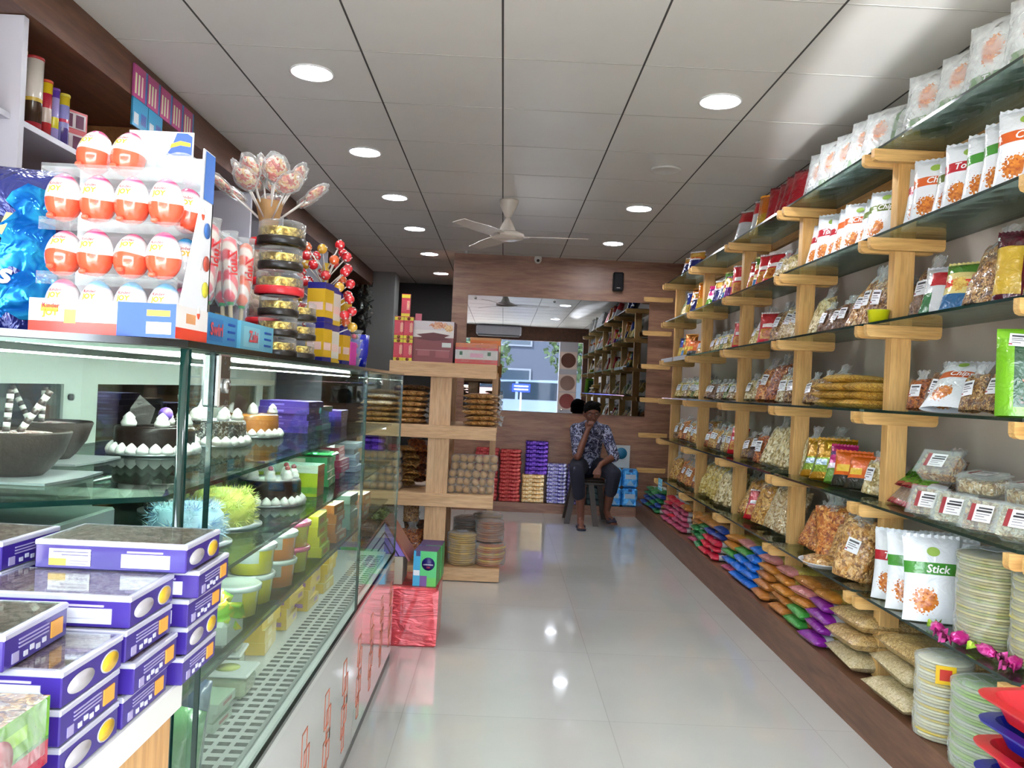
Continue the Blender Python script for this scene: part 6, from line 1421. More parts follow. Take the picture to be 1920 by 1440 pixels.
def egg_rack():
    root = empty('egg_display', (-.567, 1.13, ZT)); T(root, 'printed card display stand holding the chocolate eggs on the case', 'display stand'); w = .206
    bm = printed('rack_front', 'e6e2e0', [(.0, .34, 'd8432e', 0, .60), (0, 1, '1c4cae', .60, 1.0), (.1, .45, 'e4dcda', .80, .97), (.62, .80, 'e0a02c', .80, .96), (.3, .7, 'd8c02c', .24, .32), (.62, .82, 'e0a02c', .08, .2)], rough=.3, crinkle=0)
    sd = printed('rack_side', 'e4e0de', [(.0, .34, 'd8432e'), (.5, .8, 'd89a6a', .3, .6)], rough=.3, crinkle=0)
    MB().box(-w/2, w/2, 0, .12, 0, .048, plain('rack_card', 'd8d4d2', .4), mats={'front': bm, 'right': sd}).build('base_tray', root)
    tx = MB(); add_text(tx, 'Kinder', .009, M_INKR, M=Matrix.Translation((-.072, -.001, .038)), bold=.02); add_text(tx, 'JOY', .012, M_INKY, M=Matrix.Translation((-.072, -.001, .028)), bold=.04); tx.build('lettering', root)
    bl = plain('rack_blue', '2468c0', .3); wt = plain('rack_white', 'dcdfe4', .35)
    mb = MB(); mb.box(-w/2, w/2, .116, .12, .048, .285, wt); mb.build('back_panel', root)
    mb = MB(); mb.box(-.03, .07, .1155, .1165, .285, .325, wt, bev=0); bp = mb.build('header_card', root)
    mb = MB(); mb.add([(.028, .1145, .288), (.068, .1145, .288), (.068, .1145, .318), (.06, .1145, .323), (.044, .1145, .323), (.036, .1145, .30)], [(0, 1, 2, 3, 4, 5)], plain('rack_deepblue', '1a48b0', .3)); mb.build('header_patch', bp)
    mb = MB(); mb.add([(.034, .114, .299), (.05, .114, .304), (.066, .114, .302), (.066, .114, .308), (.05, .114, .311), (.036, .114, .306)], [(0, 1, 2, 3, 4, 5)], M_INKY); mb.build('header_swoosh', bp)
    s = MB(); x = w/2
    s.add([(x, .012, .048), (x, .12, .048), (x, .12, .29), (x, .075, .29), (x, .07, .2), (x-.002, .012, .048), (x-.002, .12, .048), (x-.002, .12, .29), (x-.002, .075, .29), (x-.002, .07, .2)], [(0, 1, 2, 3, 4), (9, 8, 7, 6, 5), (0, 4, 9, 5), (4, 3, 8, 9), (3, 2, 7, 8)], wt); sp_ = s.build('side_panel', root)
    f = MB(); f.add([(x+.001, .078, .215), (x+.001, .118, .215), (x+.001, .118, .288), (x+.001, .08, .288)], [(0, 1, 2, 3)], bl); f.build('side_print', sp_)
    for k, (y, z, c) in enumerate(((.098, .17, '3a6ab0'), (.1, .12, 'b04a3a'), (.1, .08, 'c8c03a'))):
        MB().lathe([(.012, 0), (.012, .001), (.001, .001)], plain('rk' + c, c, .4), n=14, M=Matrix.Translation((x+.001, y, z)) @ Matrix.Rotation(R(90), 4, 'Y')).build('printed_spot', sp_)
    for z in (.075, .152, .228):   # clear plastic tiers
        MB().box(-w/2+.004, w/2-.004, .008, .112, z+.005, z+.008, M_CLAM).box(-w/2+.004, w/2-.004, .006, .009, z-.006, z+.012, M_CLAM).build('clear_tier', root)
    for i in range(4):
        MB().lathe([(.014, .008), (.02, .02), (.021, .045), (.012, .05)], M_CLAM, n=16, M=Matrix.Translation((-.018 + .03*i, .07, .228))).build('clear_cup', root)
    return root
egg_rack()
PK = 'd8407c'
EG = [(.627, 1.165, 1.350, None)]
cols = (-.6435, -.5945, -.5455, -.4965)
for ri, (z, top) in enumerate(((ZT+.011, '2a9ad0'), (ZT+.0835, PK), (ZT+.1605, PK))):
    for ci, x in enumerate(cols):
        if ri == 0 and ci == 0: tp = PK
        else: tp = top
        nm = ['bottom', 'third', 'second'][ri]
        tilt = (0, 0, 0) if (ri, ci) not in ((1, 0), (1, 2)) else (R(-16), 0, R(8))
        o = inst('egg' + tp, egg(tp), (x, 1.157 + (.012 if ri == 0 else 0), z), rot=tilt); T(o, f'{"blue-topped white" if tp != PK else "pink-topped orange"} chocolate egg, {nm} row, {["leftmost", "second from left", "third from left", "fourth from left"][ci]}', 'chocolate egg', 'chocolate eggs in the display stand')
for i, (x, z, tp) in enumerate(((-.4795, ZT+.161, PK), (-.4795, ZT+.085, '2a9ad0'), (-.4795, ZT+.011, PK))):
    o = inst('egg' + tp, egg(tp), (x-.008, 1.212, z), rot=(0, 0, R(20))); T(o, f'{"pink" if tp == PK else "blue"}-topped chocolate egg behind the right column, {["highest", "middle", "lowest"][i]}', 'chocolate egg', 'chocolate eggs in the display stand')
for i, x in enumerate((-.622, -.572)):
    o = inst('egg' + PK, egg(PK), (x, 1.185, ZT+.238), rot=(R(-14), 0, R(-6))); T(o, f'chocolate egg tilted back in the top row, {["left", "right"][i]} one', 'chocolate egg', 'chocolate eggs in the display stand')
# big blue sack of sweets
def bluesack():
    w, h, t = .25, .27, .09; m = printed('blue_sack', '14206a', [(0, .4, '1a3a9a', .0, .6), (.5, .66, '101844')], [], rough=.2, metal=.35, coat=.6, crinkle=1)
    mb = MB(); surf = pillow(mb, w, h, t, m, lump=.35, base=.3, nx=18, nz=20, seed=2); o = mb.build('sweet_bag')
    e = MB(); n = 14; vs = []; fs = []
    for i in range(n+1):
        z = .02 + (h-.06)*i/n; wv = .012*math.sin(i*1.9); vs += [(w*(.10+.22*i/n)+wv, -.052, z), (w*.40+wv*.6, -.036+.01*math.cos(i*1.3), z), (w*.54-.02*i/n, .0, z+.005)]
    for i in range(n): a = 3*i; fs += [(a, a+1, a+4, a+3), (a+1, a+2, a+5, a+4)]
    e.add(vs, fs, foil('cyan_foil', '0a6ac8', '2aa8e8', .15, .6, 30), smooth=True); e.build('side_fold', o)
    tx = MB(); add_text(tx, 'ERI', .05, plain('gold_ink', 'd8c070', .3), surf=lambda x, z: surf(x, z, .004), off=(.03, h*.60), bold=.03, shear=.3); tx.build('brand_lettering', o)
    tx = MB(); add_text(tx, 'ts', .045, plain('pale_pink_ink', 'd8b8c8', .3), surf=lambda x, z: surf(x, z, .004), off=(.06, h*.32), bold=.03, shear=.2); tx.build('name_lettering', o)
    return o
o = bluesack(); o.location = (-.845, 1.25, ZT); o.rotation_euler = (R(-6), 0, R(14)); T(o, 'large dark blue foil bag of sweets at the left picture edge on the case', 'sweet bag')
o = MB().box(-.06, .06, 0, .05, 0, .14, plain('plum_pack', '4a1050', .35), bev=.008).build('packet', loc=(-.72, 1.36, ZT)); T(o, 'plum purple packet behind the egg display', 'packet')
sp2 = MB().lathe([(.014, 0), (.014, .20), (.008, .205)], plain('spray_tin', '6a6e6c', .3, metal=.5), n=18).build('spray_can', loc=(-.76, 1.42, ZT)); MB().lathe([(.015, .205), (.015, .235), (.01, .24)], M_WHITE, n=18).build('cap', sp2); T(sp2, 'thin spray can with white cap behind the blue bag', 'spray can')
# lolly boxes with long twisted lollies
def lollybox(c, c2, txt, L_):
    def mk():
        m = printed('lb' + c + txt, c, [(.15, .85, c2, .08, .55)], rough=.3, crinkle=0)
        o = MB().box(-L_/2, L_/2, 0, .10, 0, .056, plain('lbs' + c, c, .4), mats={'front': m, 'left': plain('lbs' + c, c, .4)}).build('lolly_box')
        tx = MB(); add_text(tx, txt, .03, plain('coral_ink', 'd0505a', .4), M=Matrix.Translation((-L_*.15, -.001, .028)), bold=.03); tx.build('lettering', o)
        mb = MB()
        for k in range(3): mb.box(L_*.2, L_*.42, -.0012, 0, .014 + .013*k, .018 + .013*k, plain('blue_ink', '1c50a8', .4))
        mb.build('small_print', o); return o
    return mk
for i, (c, c2, t_, y, l, nm) in enumerate((('3a8ec4', '2a78b8', 'Swirl', 1.405, .165, 'sky blue lolly box with coral lettering'), ('6ab8d4', '8accdf', 'Zubi', 1.615, .21, 'pale blue lolly box with blue small print'))):
    o = lollybox(c, c2, t_, l)(); o.location = (-.497, y, ZT); o.rotation_euler = (0, 0, R(90)); T(o, nm + ' on the case edge', 'lolly box')
def twist_lolly(c1, c2):
    def mk():
        m, t, b = nt('twist_' + c1); L = t.links; tc = N(t, 'ShaderNodeTexCoord'); wv = N(t, 'ShaderNodeTexWave', i_Scale=16, i_Distortion=.4); wv.bands_direction = 'DIAGONAL'
        cr = N(t, 'ShaderNodeValToRGB'); e = cr.color_ramp.elements; e[0].color = c4(hexc(c1)); e[1].color = c4(hexc('d8c8c0')); e[0].position = .35; e[1].position = .75; L.new(tc.outputs['Object'], wv.inputs[0]); L.new(wv.outputs[0], cr.inputs[0]); L.new(cr.outputs[0], b.inputs['Base Color']); b.inputs['Roughness'].default_value = .3; b.inputs['Coat Weight'].default_value = .6
        root = empty('twisted_lolly')
        MB().lathe([(.006, .085), (.013, .095), (.0145, .12), (.013, .15), (.0145, .18), (.012, .205), (.004, .212)], m, n=20, wob=.08).build('candy', root)
        MB().cyl((0, 0, 0), (0, 0, .09), .0042, plain('lolly_stick', 'b0a48c', .5)).build('stick', root)
        MB().lathe([(.007, .078), (.015, .094), (.0175, .12), (.0165, .17), (.015, .21), (.017, .222)], M_FILM3, n=20, wob=.05).build('wrapper', root)
        MB().lathe([(.0065, .080), (.0065, .086)], plain('green_tie', '2a8a3a', .4), n=12).build('tie', root)
        tx = MB(); vs, fs = text_mesh('Zubi', .026, M_INKR, bold=.02)
        vs = [(.0175*math.sin(-z/.0175), -.0178*math.cos(-z/.0175), .16 - x) for x, y, z in vs]; tx.add(vs, [tuple(reversed(f)) for f in fs], M_INKR); tx.build('lettering', root)
        return root
    return mk
LL = [(-.535, 1.345, 'd86a4a', 0), (-.535, 1.385, 'd86a4a', 0), (-.575, 1.365, 'c85a5a', 0), (-.54, 1.43, 'c85a6a', 0), (-.58, 1.44, 'd86a4a', 0), (-.555, 1.475, 'c85a6a', 0), (-.53, 1.555, 'd84a5a', 0), (-.555, 1.585, 'd84a5a', 0), (-.54, 1.63, 'd86a4a', 0), (-.58, 1.56, 'c85a6a', 0)]
for i, (x, y, c, _) in enumerate(LL):
    o = inst('tl' + c, twist_lolly(c, c), (x, y, ZT + .008), rot=(R(rg.uniform(-4, 4)), R(rg.uniform(-4, 4)), R(rg.uniform(40, 90)))); T(o, f'long pink twisted lolly standing in the blue boxes, {ONES[i]} in order from the camera', 'lolly', 'twisted lollies in the blue boxes')
# jars
def goldjar(r=.043, h=.046, lid='1a1410', body=None):
    def mk():
        o = MB().lathe([(r*.9, 0), (r, .004), (r, h*.66), (r*.98, h*.7)], foil('gold_sweets', '8a6a1c', 'd8c068', .2, .7, 60), n=28).build('sweet_jar')
        MB().lathe([(r*1.06, -.0), (r*1.08, .003), (r*1.08, h*.3), (r*1.05, h*.33)], plain('jar_base_' + lid, lid, .3), n=28).build('base_ring', o)
        MB().lathe([(r*1.02, h*.30), (r*1.03, h*.92), (r*.9, h), (.001, h)], M_CLAM, n=28).build('clear_dome', o); return o
    return mk
for i in range(6):
    big = i in (3, 5); r = 1.2 if i >= 3 else 1.0
    o = inst('gj' + ('r' if i == 3 else 'd'), goldjar(lid='c0202a') if i == 3 else goldjar(), (-.527, 1.855, ZT + [0, .047, .094, .141, .20, .255][i]), scale=r if i in (3, 5) else (1.0 if i != 4 else 1.1)); T(o, f'round jar of gold-wrapped sweets {"with red ring" if i == 3 else "with black ring"}, {LV[i] if i < 5 else "top"} of the front jar tower', 'sweet jar', 'front tower of gold sweet jars')
for i in range(3):
    o = inst('gjd', goldjar(), (-.515, 1.985, ZT + .047*i), scale=.98); T(o, f'round jar of gold-wrapped sweets, {["bottom", "middle", "top"][i]} of the small rear tower', 'sweet jar', 'rear tower of gold sweet jars')
def redlid():
    root = empty('clear_jar'); r = .042; h = .095
    MB().lathe([(r*.9, 0), (r, .006), (r, h*.8), (r*.93, h*.9)], M_CLAM, n=28).build('jar', root)
    MB().lathe([(r*.86, .004), (r*.9, h*.7), (.001, h*.72)], snack('pink_sweets', ['a86a5a', 'c8a090', 'd8c0a8', '9a8a6a'], 60, .8), n=24).build('sweets', root)
    MB().lathe([(r*1.04, h*.84), (r*1.05, h), (r*.98, h+.003), (.001, h+.001)], plain('red_lid', 'c8202a', .3), n=28).build('lid', root)
    mb = MB(); n = 6
    mb.add([((r+.001)*math.sin(-.5+i*.2), -(r+.001)*math.cos(-.5+i*.2), z) for z in (.02, .055) for i in range(n)], [(i, i+1, n+i+1, n+i) for i in range(n-1)], plain('pale_sticker', 'c8c0c0', .4)); mb.build('label', root); return root
for i in range(3):
    o = inst('rl', redlid, (-.605 + .0*i, 2.005, ZT + .0985*i), R(35)); T(o, f'clear jar with red lid, {["bottom", "middle", "top"][i]} of the stack behind the gold jars', 'jar', 'clear jars with red lids')
# bouquet of heart lollies above the top jar
def fan_lolly():
    root = empty('flat_lolly')
    MB().cyl((0, 0, 0), (0, 0, .11), .0022, plain('white_stick', 'c8c4c0', .4), n=8).build('stick', root)
    m = snack('candy_swirl', ['a83a3a', 'c86a5a', 'd8b07a', 'd8ccc0'], 110, .5); MB().ball((0, 0, .135), .026, m, sx=.95, sy=.32, sz=1.15, lump=.2, n=18).build('candy', root)
    MB().ball((0, 0, .137), .030, M_FILM3, sx=1.05, sy=.4, sz=1.25, lump=.3, n=16).build('wrapper', root); return root
zc = ZT + .297
bq = empty('paper_cone', (-.605, 2.005, zc + .003)); T(bq, 'brown paper cone holding the flat lollies on the top jar', 'paper cone')
MB().lathe([(.018, 0), (.022, .03), (.034, .09), (.03, .088), (.016, .02)], plain('kraft_paper', '9a7448', .6, bump=.3, bscale=40), n=20, wob=.08).build('cone', bq)
k = 0
for rad, cnt, lean in ((.012, 3, 8), (.016, 7, 30), (.018, 7, 52)):
    for i in range(cnt):
        a = 2*PI*i/cnt + rad*100; q = Vector((math.sin(R(lean))*math.cos(a), math.sin(R(lean))*math.sin(a), math.cos(R(lean)))); e = q.to_track_quat('Z', 'Y').to_euler()
        o = inst('fl', fan_lolly, Vector((-.605, 2.005, zc + .03)) + q*.01, rot=e, scale=1.0); T(o, f'flat wrapped lolly in the paper cone, {["upright centre", "middle ring", "outer ring"][0 if cnt == 3 else 1 if lean == 30 else 2]}, {ONES[i]}', 'lolly', 'flat lollies in the paper cone'); k += 1
# tree of red ball lollies
st = empty('lolly_stand', (-.53, 2.33, ZT)); T(st, 'thin upright stand carrying the red ball lollies', 'lolly stand')
MB().cyl((0, 0, 0), (0, 0, .29), .009, plain('stand_yellow', 'b8962c', .4)).build('pole', st); MB().lathe([(.05, 0), (.05, .008), (.012, .012)], plain('stand_yellow', 'b8962c', .4), n=24).build('foot', st)
def balllolly(c, c2):
    def mk():
        root = empty('ball_lolly'); MB().cyl((0, 0, 0), (0, 0, .075), .0019, plain('white_stick', 'c8c4c0', .4), n=8).build('stick', root)
        m, t, b = nt('bl' + c); v = N(t, 'ShaderNodeTexVoronoi', i_Scale=70); tc = N(t, 'ShaderNodeTexCoord'); cr = N(t, 'ShaderNodeValToRGB'); e = cr.color_ramp.elements; e[0].position = .28; e[1].position = .34; e[0].color = c4(hexc(c2)); e[1].color = c4(hexc(c)); L = t.links; L.new(tc.outputs['Object'], v.inputs[0]); L.new(v.outputs[0], cr.inputs[0]); L.new(cr.outputs[0], b.inputs['Base Color']); b.inputs['Roughness'].default_value = .2; b.inputs['Coat Weight'].default_value = .8
        MB().ball((0, 0, .085), .0145, m, n=16).build('candy', root); return root
    return mk
n = 40; balls = []
for i in range(n):
    a = i*2.4; zz = .07 + .20*(i/n); tl = R(66 - 30*(i/n)); q = Vector((math.sin(tl)*math.cos(a), math.sin(tl)*math.sin(a), math.cos(tl)))
    c = ('c81c28', 'd8d0d0') if i % 6 else ('c89c2c', 'd8d0b0'); 
    if i % 7 == 3: c = ('d05a28', 'd8c8b8')
    o = inst('bl' + c[0], balllolly(*c), Vector((-.53, 2.33, ZT + zz)) + q*.008, rot=q.to_track_quat('Z', 'Y').to_euler(), scale=1.0 - .0*i)
    balls.append((min(i//5, 6), o, "red" if c[0] == "c81c28" else "yellow" if c[0] == "c89c2c" else "orange", (Vector((-.53, 2.33, ZT + zz)) + q*.09).x))
for rk in range(7):
    for k, (_, o, cn, _x) in enumerate(sorted([b_ for b_ in balls if b_[0] == rk], key=lambda b_: b_[3])):
        T(o, f'{cn} ball lolly, {["lowest", "second", "third", "fourth", "fifth", "sixth", "top"][rk]} ring of the lolly stand, {ONES[k]} from the left', 'lolly', 'ball lollies on the stand')
# cartons, pink box, clear tubs, blue cup
def ybox(i):
    m = printed('ybox%d' % i, ['c8a020', 'c8c4b8', 'c89a20'][i], [(.84, 1, '20207a'), (.3, .5, 'd8b8b0', .1, .9), (.0, .12, '20207a' if i != 1 else 'c0a020')], rough=.3, crinkle=0)
    return MB().box(-.03, .03, 0, .05, 0, .105, plain('yb%d' % i, ['b89020', 'b0aca0', 'b89020'][i], .4), mats={'front': m, 'left': m}).build('sweet_carton')
for i, (y, z, k) in enumerate(((2.16, 0, 0), (2.16, .106, 0), (2.255, 0, 1), (2.255, .106, 1), (2.42, 0, 2), (2.42, .106, 2))):
    o = inst('yb%d' % k, lambda k=k: ybox(k), (-.478, y, ZT + z), R(80)); T(o, f'{["yellow and blue", "white and yellow", "golden"][k]} sweet carton by the lolly stand, {["lower", "upper"][z > 0]}', 'sweet carton', 'yellow cartons by the lolly stand')
o = MB().box(-.035, .035, 0, .05, 0, .075, plain('magenta_box', 'c03a9a', .35), bev=.002).build('sweet_carton', loc=(-.478, 2.54, ZT), rz=R(85)); T(o, 'magenta box between golden carton and clear tubs', 'sweet carton')
def ctub():
    root = empty('clear_tub'); r = .06; h = .03
    MB().lathe([(r*.82, 0), (r*.95, h*.85)], M_CLAM, n=26).build('tub', root); MB().lathe([(r, h*.85), (r*1.02, h), (.001, h)], M_CLAM, n=26).build('lid', root)
    mb = MB(); rnd = random.Random(4)
    for k in range(14): a = rnd.random()*6.28; q = r*.7*math.sqrt(rnd.random()); mb.ball((q*math.cos(a), q*math.sin(a), .009), .0085, plain('pinkball', 'c03a5a', .3) if k % 2 else plain('browns', '8a6a5a', .4), n=8)
    s = mb.build('sweets', root); s['kind'] = 'stuff'; return root
for i in range(4):
    o = inst('ctub', ctub, (-.54, 2.70, ZT + .031*i), .4*i, scale=(1, 1, 1)); T(o, f'shallow clear tub of sweets, {["lowest", "second", "third", "topmost"][i]} in the stack at the far end', 'tub', 'clear tubs at the far end of the case top')
o = MB().lathe([(.026, 0), (.032, .055), (.034, .115), (.03, .117), (.001, .112)], plain('royal_blue', '1420a0', .25, coat=.4), n=24).build('paper_cup', loc=(-.515, 2.84, ZT)); T(o, 'royal blue cup beside the clear tubs on the case', 'cup')

# ================================================================ TABLE WITH PURPLE SWEET BOXES in front of the case
TZ = .915
tbl = empty('low_table', (0, 0, 0)); T(tbl, 'white-topped light wood stand carrying the purple boxes, left foreground', 'table')
MB().box(-.66, -.357, .25, .94, TZ-.034, TZ-.001, plain('white_laminate_top', 'd0d0cc', .3), bev=.002).build('table_top', tbl)
MB().box(-.65, -.366, .26, .93, 0, TZ-.0345, wood('honey_wood', 'b88a54', 'd0a570', axis=2, rough=.5)).build('cabinet', tbl)
M_PUR = plain('violet_card', '33207a', .3, coat=.3); M_PUR2 = plain('light_violet_card', '5a3ca4', .3, coat=.3)
M_RIMW = plain('silver_white_rim', 'b4b4c4', .3, metal=.2)
M_SWEET = snack('flaky_sweet', ['7a5c4c', '9c7e6c', 'b09684', 'c4b09e'], 170, .5, coat=.25)
M_LBL1 = printed('label_main', 'dcdce2', [(.0, .42, 'e0b83a', .0, .42), (.78, .86, '6a6480', .1, .95), (.6, .68, '6a6480', .3, .95), (.25, .33, '8a84a0', .5, .95), (.08, .15, '8a84a0', .5, .9)], rough=.35, crinkle=0)
M_LBL2 = printed('label_blank', 'dcdce4', [(.3, .36, 'b0b0c8', .2, .8)], rough=.35, crinkle=0)
M_OVW = plain('oval_white', 'b0acb0', .4); M_OVY = plain('oval_yellow', 'd0a828', .4); M_ORL = plain('orange_label', 'd89a3c', .4)
def oval(root, name, y, z, ry, rz_, m, x):
    return MB().lathe([(1, 0), (1, .0006), (.001, .0006)], m, n=28, M=Matrix.Translation((x, y, z)) @ Matrix.Rotation(R(90), 4, 'Y') @ Matrix.Diagonal((rz_, ry, 1, 1))).build(name, root)
def sweetpack(style):
    """origin: front right lower corner region; w along x, d along y"""
    def mk():
        root = empty('purple_sweet_box'); w, d, h = .168, .104, .0318
        MB().box(-w, 0, 0, d, 0, h-.004, M_PUR, bev=.0012, ).build('box', root)
        MB().box(-w-.0008, .0008, -.0008, d+.0008, h-.0062, h-.0002, M_RIMW, bev=.0012).build('lid_rim', root)
        MB().box(-w+.006, -.006, .006, d-.006, h-.0004, h+.0002, M_SWEET).build('window', root)
        MB().box(-w+.004, -.004, .004, d-.004, h+.0003, h+.0009, thin_glass('window_film', 'f2f3f4', refl=.22, base=.02)).build('window_film', root)
        MB().box(-.152, -.106, -.0012, 0, .004, .0225, M_LBL1, mats={'front': M_LBL1}).build('price_label', root)
        MB().box(-.072, -.018, -.0012, 0, .004, .019, M_LBL2, mats={'front': M_LBL2}).build('blank_label', root)
        MB().box(-.066, -.026, -.001, 0, .0205, .0225, plain('pale_violet_print', 'b4a8d8', .4)).build('printed_line', root)
        if style == 0:
            oval(root, 'white_oval', .030, .0135, .022, .0085, M_OVW, .0004); oval(root, 'yellow_oval_rim', .080, .0135, .0165, .0098, M_OVW, .0002); oval(root, 'yellow_oval', .080, .0135, .015, .0085, M_OVY, .0006)
        else:
            mb = MB(); pm = plain('grey_violet_print', '9a92b8', .4)
            for k in range(3): mb.box(0, .0008, .022, .07, .0205 - .0033*k, .0218 - .0033*k, pm)
            mb.build('small_print', root)
            MB().box(0, .0008, .012, .022, .003, .012, pm).build('printed_square', root)
            mb = MB()
            for k in range(4): mb.box(0, .0008, .03 + .01*k, .036 + .01*k, .004 + .0025*(k % 2), .0085 + .0025*(k % 2), plain('white_marks', 'c8c8d4', .4))
            mb.build('printed_marks', root)
            MB().box(0, .0012, .074, .094, .006, .021, M_ORL).build('orange_label', root)
        return root
    return mk
def sp_put(style, x, y, lev, rz, nm):
    o = inst('sp%d' % style, sweetpack(style), (x, y, TZ + .0329*lev), R(rz)); T(o, nm, 'sweet box', 'purple sweet boxes on the stand'); return o
PB = 'purple sweet box'
for lev, st, dx, dy, rz in ((0, 1, 0, 0, 0), (1, 0, .001, .006, 1), (2, 1, .002, .002, -1), (3, 1, .012, .004, 1)):
    sp_put(st, -.349 + dx, .915 + dy, lev, rz, f'{PB}, {["lowest", "second up", "third up", "fourth up"][lev]} in the far right column by the case')
sp_put(0, -.344, .898, 4, 0, f'{PB} topmost in the far right column with both labels facing front')
for lev, st, dx, dy, rz in ((0, 1, 0, 0, 0), (1, 1, .008, .004, 0), (2, 1, .0, .0, -1)):
    sp_put(st, -.361 + dx, .797 + dy, lev, rz, f'{PB}, {["lowest", "second up", "third up"][lev]} in the middle column')
sp_put(0, -.360, .801, 3, 0, f'{PB} topmost in the middle column, mirrored in its film lid')
for lev, st, dx, dy, rz in ((0, 0, .0, .002, 0), (1, 1, -.0, .0, 0), (2, 0, .0, .0, -1)):
    sp_put(st, -.362 + dx, .684 + dy, lev, rz, f'{PB}, {["lowest", "second up", "third up"][lev]} in the near column')
sp_put(1, -.405, .672, 3, 2, f'{PB} topmost in the near column, set back to the left')
for lev in range(5):
    sp_put(0 if lev % 2 else 1, -.535 - .0*lev, .875, lev, 0 if lev < 4 else -3, f'{PB}, {["lowest", "second up", "third up", "fourth up", "topmost"][lev]} in the left column at the picture edge')
def celloph():
    root = empty('wrapped_tray'); T(root, 'green and red film-wrapped sweet tray in the bottom left corner', 'wrapped tray')
    m = printed('green_wrap', '6a9a2c', [(0, .4, 'a01c34')], [], rough=.15, coat=.9, crinkle=.6)
    MB().box(-.17, 0, 0, .10, 0, .055, m, mats={'right': printed('green_wrap_side', '5f9a1e', [(.0, .36, 'a81c3c'), (.36, .42, '3a7a1c'), (.6, .8, '8fc02c', .3, .7)], rough=.12, coat=.9, crinkle=.5), 'front': m, 'top': SN['mix']}, bev=0).build('tray', root)
    oval(root, 'red_badge', .03, .028, .02, .018, plain('badge_red', 'b02a2c', .3), .0012)
    MB().box(-.172, .002, -.002, .102, .001, .064, film_mat('tray_film', .05, bs=30), bev=.01).build('film', root)
    return root
o = celloph(); o.location = (-.356, .556, TZ + .034)
o = dup(o, (-.354, .552, TZ + .0), 0, scale=(1, 1, .5)); T(o, 'lower crimson film-wrapped tray under the green one, bottom left corner', 'wrapped tray')
# ================================================================ PERSON on the stool
def skin_mesh(name, chains, levels=1):
    """limbs laid out as chains of joints (x, y, z, r); rounded, tapering segments that solid() then fuses into one skin"""
    mb = MB(); done = set()
    for ch in chains:
        for i, (x, y, z, r) in enumerate(ch):
            k = (x, y, z, r)
            if k not in done: mb.ball((x, y, z), r, M_CREAM, n=14 if r > .02 else 10); done.add(k)
            if i:
                p = Vector(ch[i-1][:3]); q = Vector((x, y, z)); r0 = ch[i-1][3]; d = q - p
                M = Matrix.Translation(p) @ d.to_track_quat('Z', 'Y').to_matrix().to_4x4()
                mb.lathe([(r0 + (r - r0) * t, d.length * t) for t in (0, .5, 1)], M_CREAM, n=16 if max(r, r0) > .02 else 10, M=M)
    return mb.v, mb.f
def solid(name, parent, parts, mat, voxel=.006, smooth=6):
    """join several closed shapes into one continuous skin"""
    mb = MB()
    for vs, fs in parts: mb.add(vs, fs, mat, smooth=True)
    o = mb.build('tmp'); r = o.modifiers.new('r', 'REMESH'); r.mode = 'VOXEL'; r.voxel_size = voxel; r.use_smooth_shade = True
    s = o.modifiers.new('s', 'SMOOTH'); s.factor = .5; s.iterations = smooth
    dg = bpy.context.evaluated_depsgraph_get(); dg.update(); me = bpy.data.meshes.new_from_object(o.evaluated_get(dg)); bpy.data.objects.remove(o)
    me.materials.clear(); me.materials.append(mat); me.name = name
    for p in me.polygons: p.use_smooth = True
    q = bpy.data.objects.new(name, me); COL.objects.link(q); q.parent = parent; return q
def ellip(c, rx, ry, rz, n=16, rot=None):
    b = MB(); b.ball((0, 0, 0), 1, M_CREAM, n=n); M = Matrix.Translation(c) @ (rot.to_4x4() if rot else Matrix.Identity(4)) @ Matrix.Diagonal((rx, ry, rz, 1)); return [tuple(M @ Vector(v)) for v in b.v], b.f
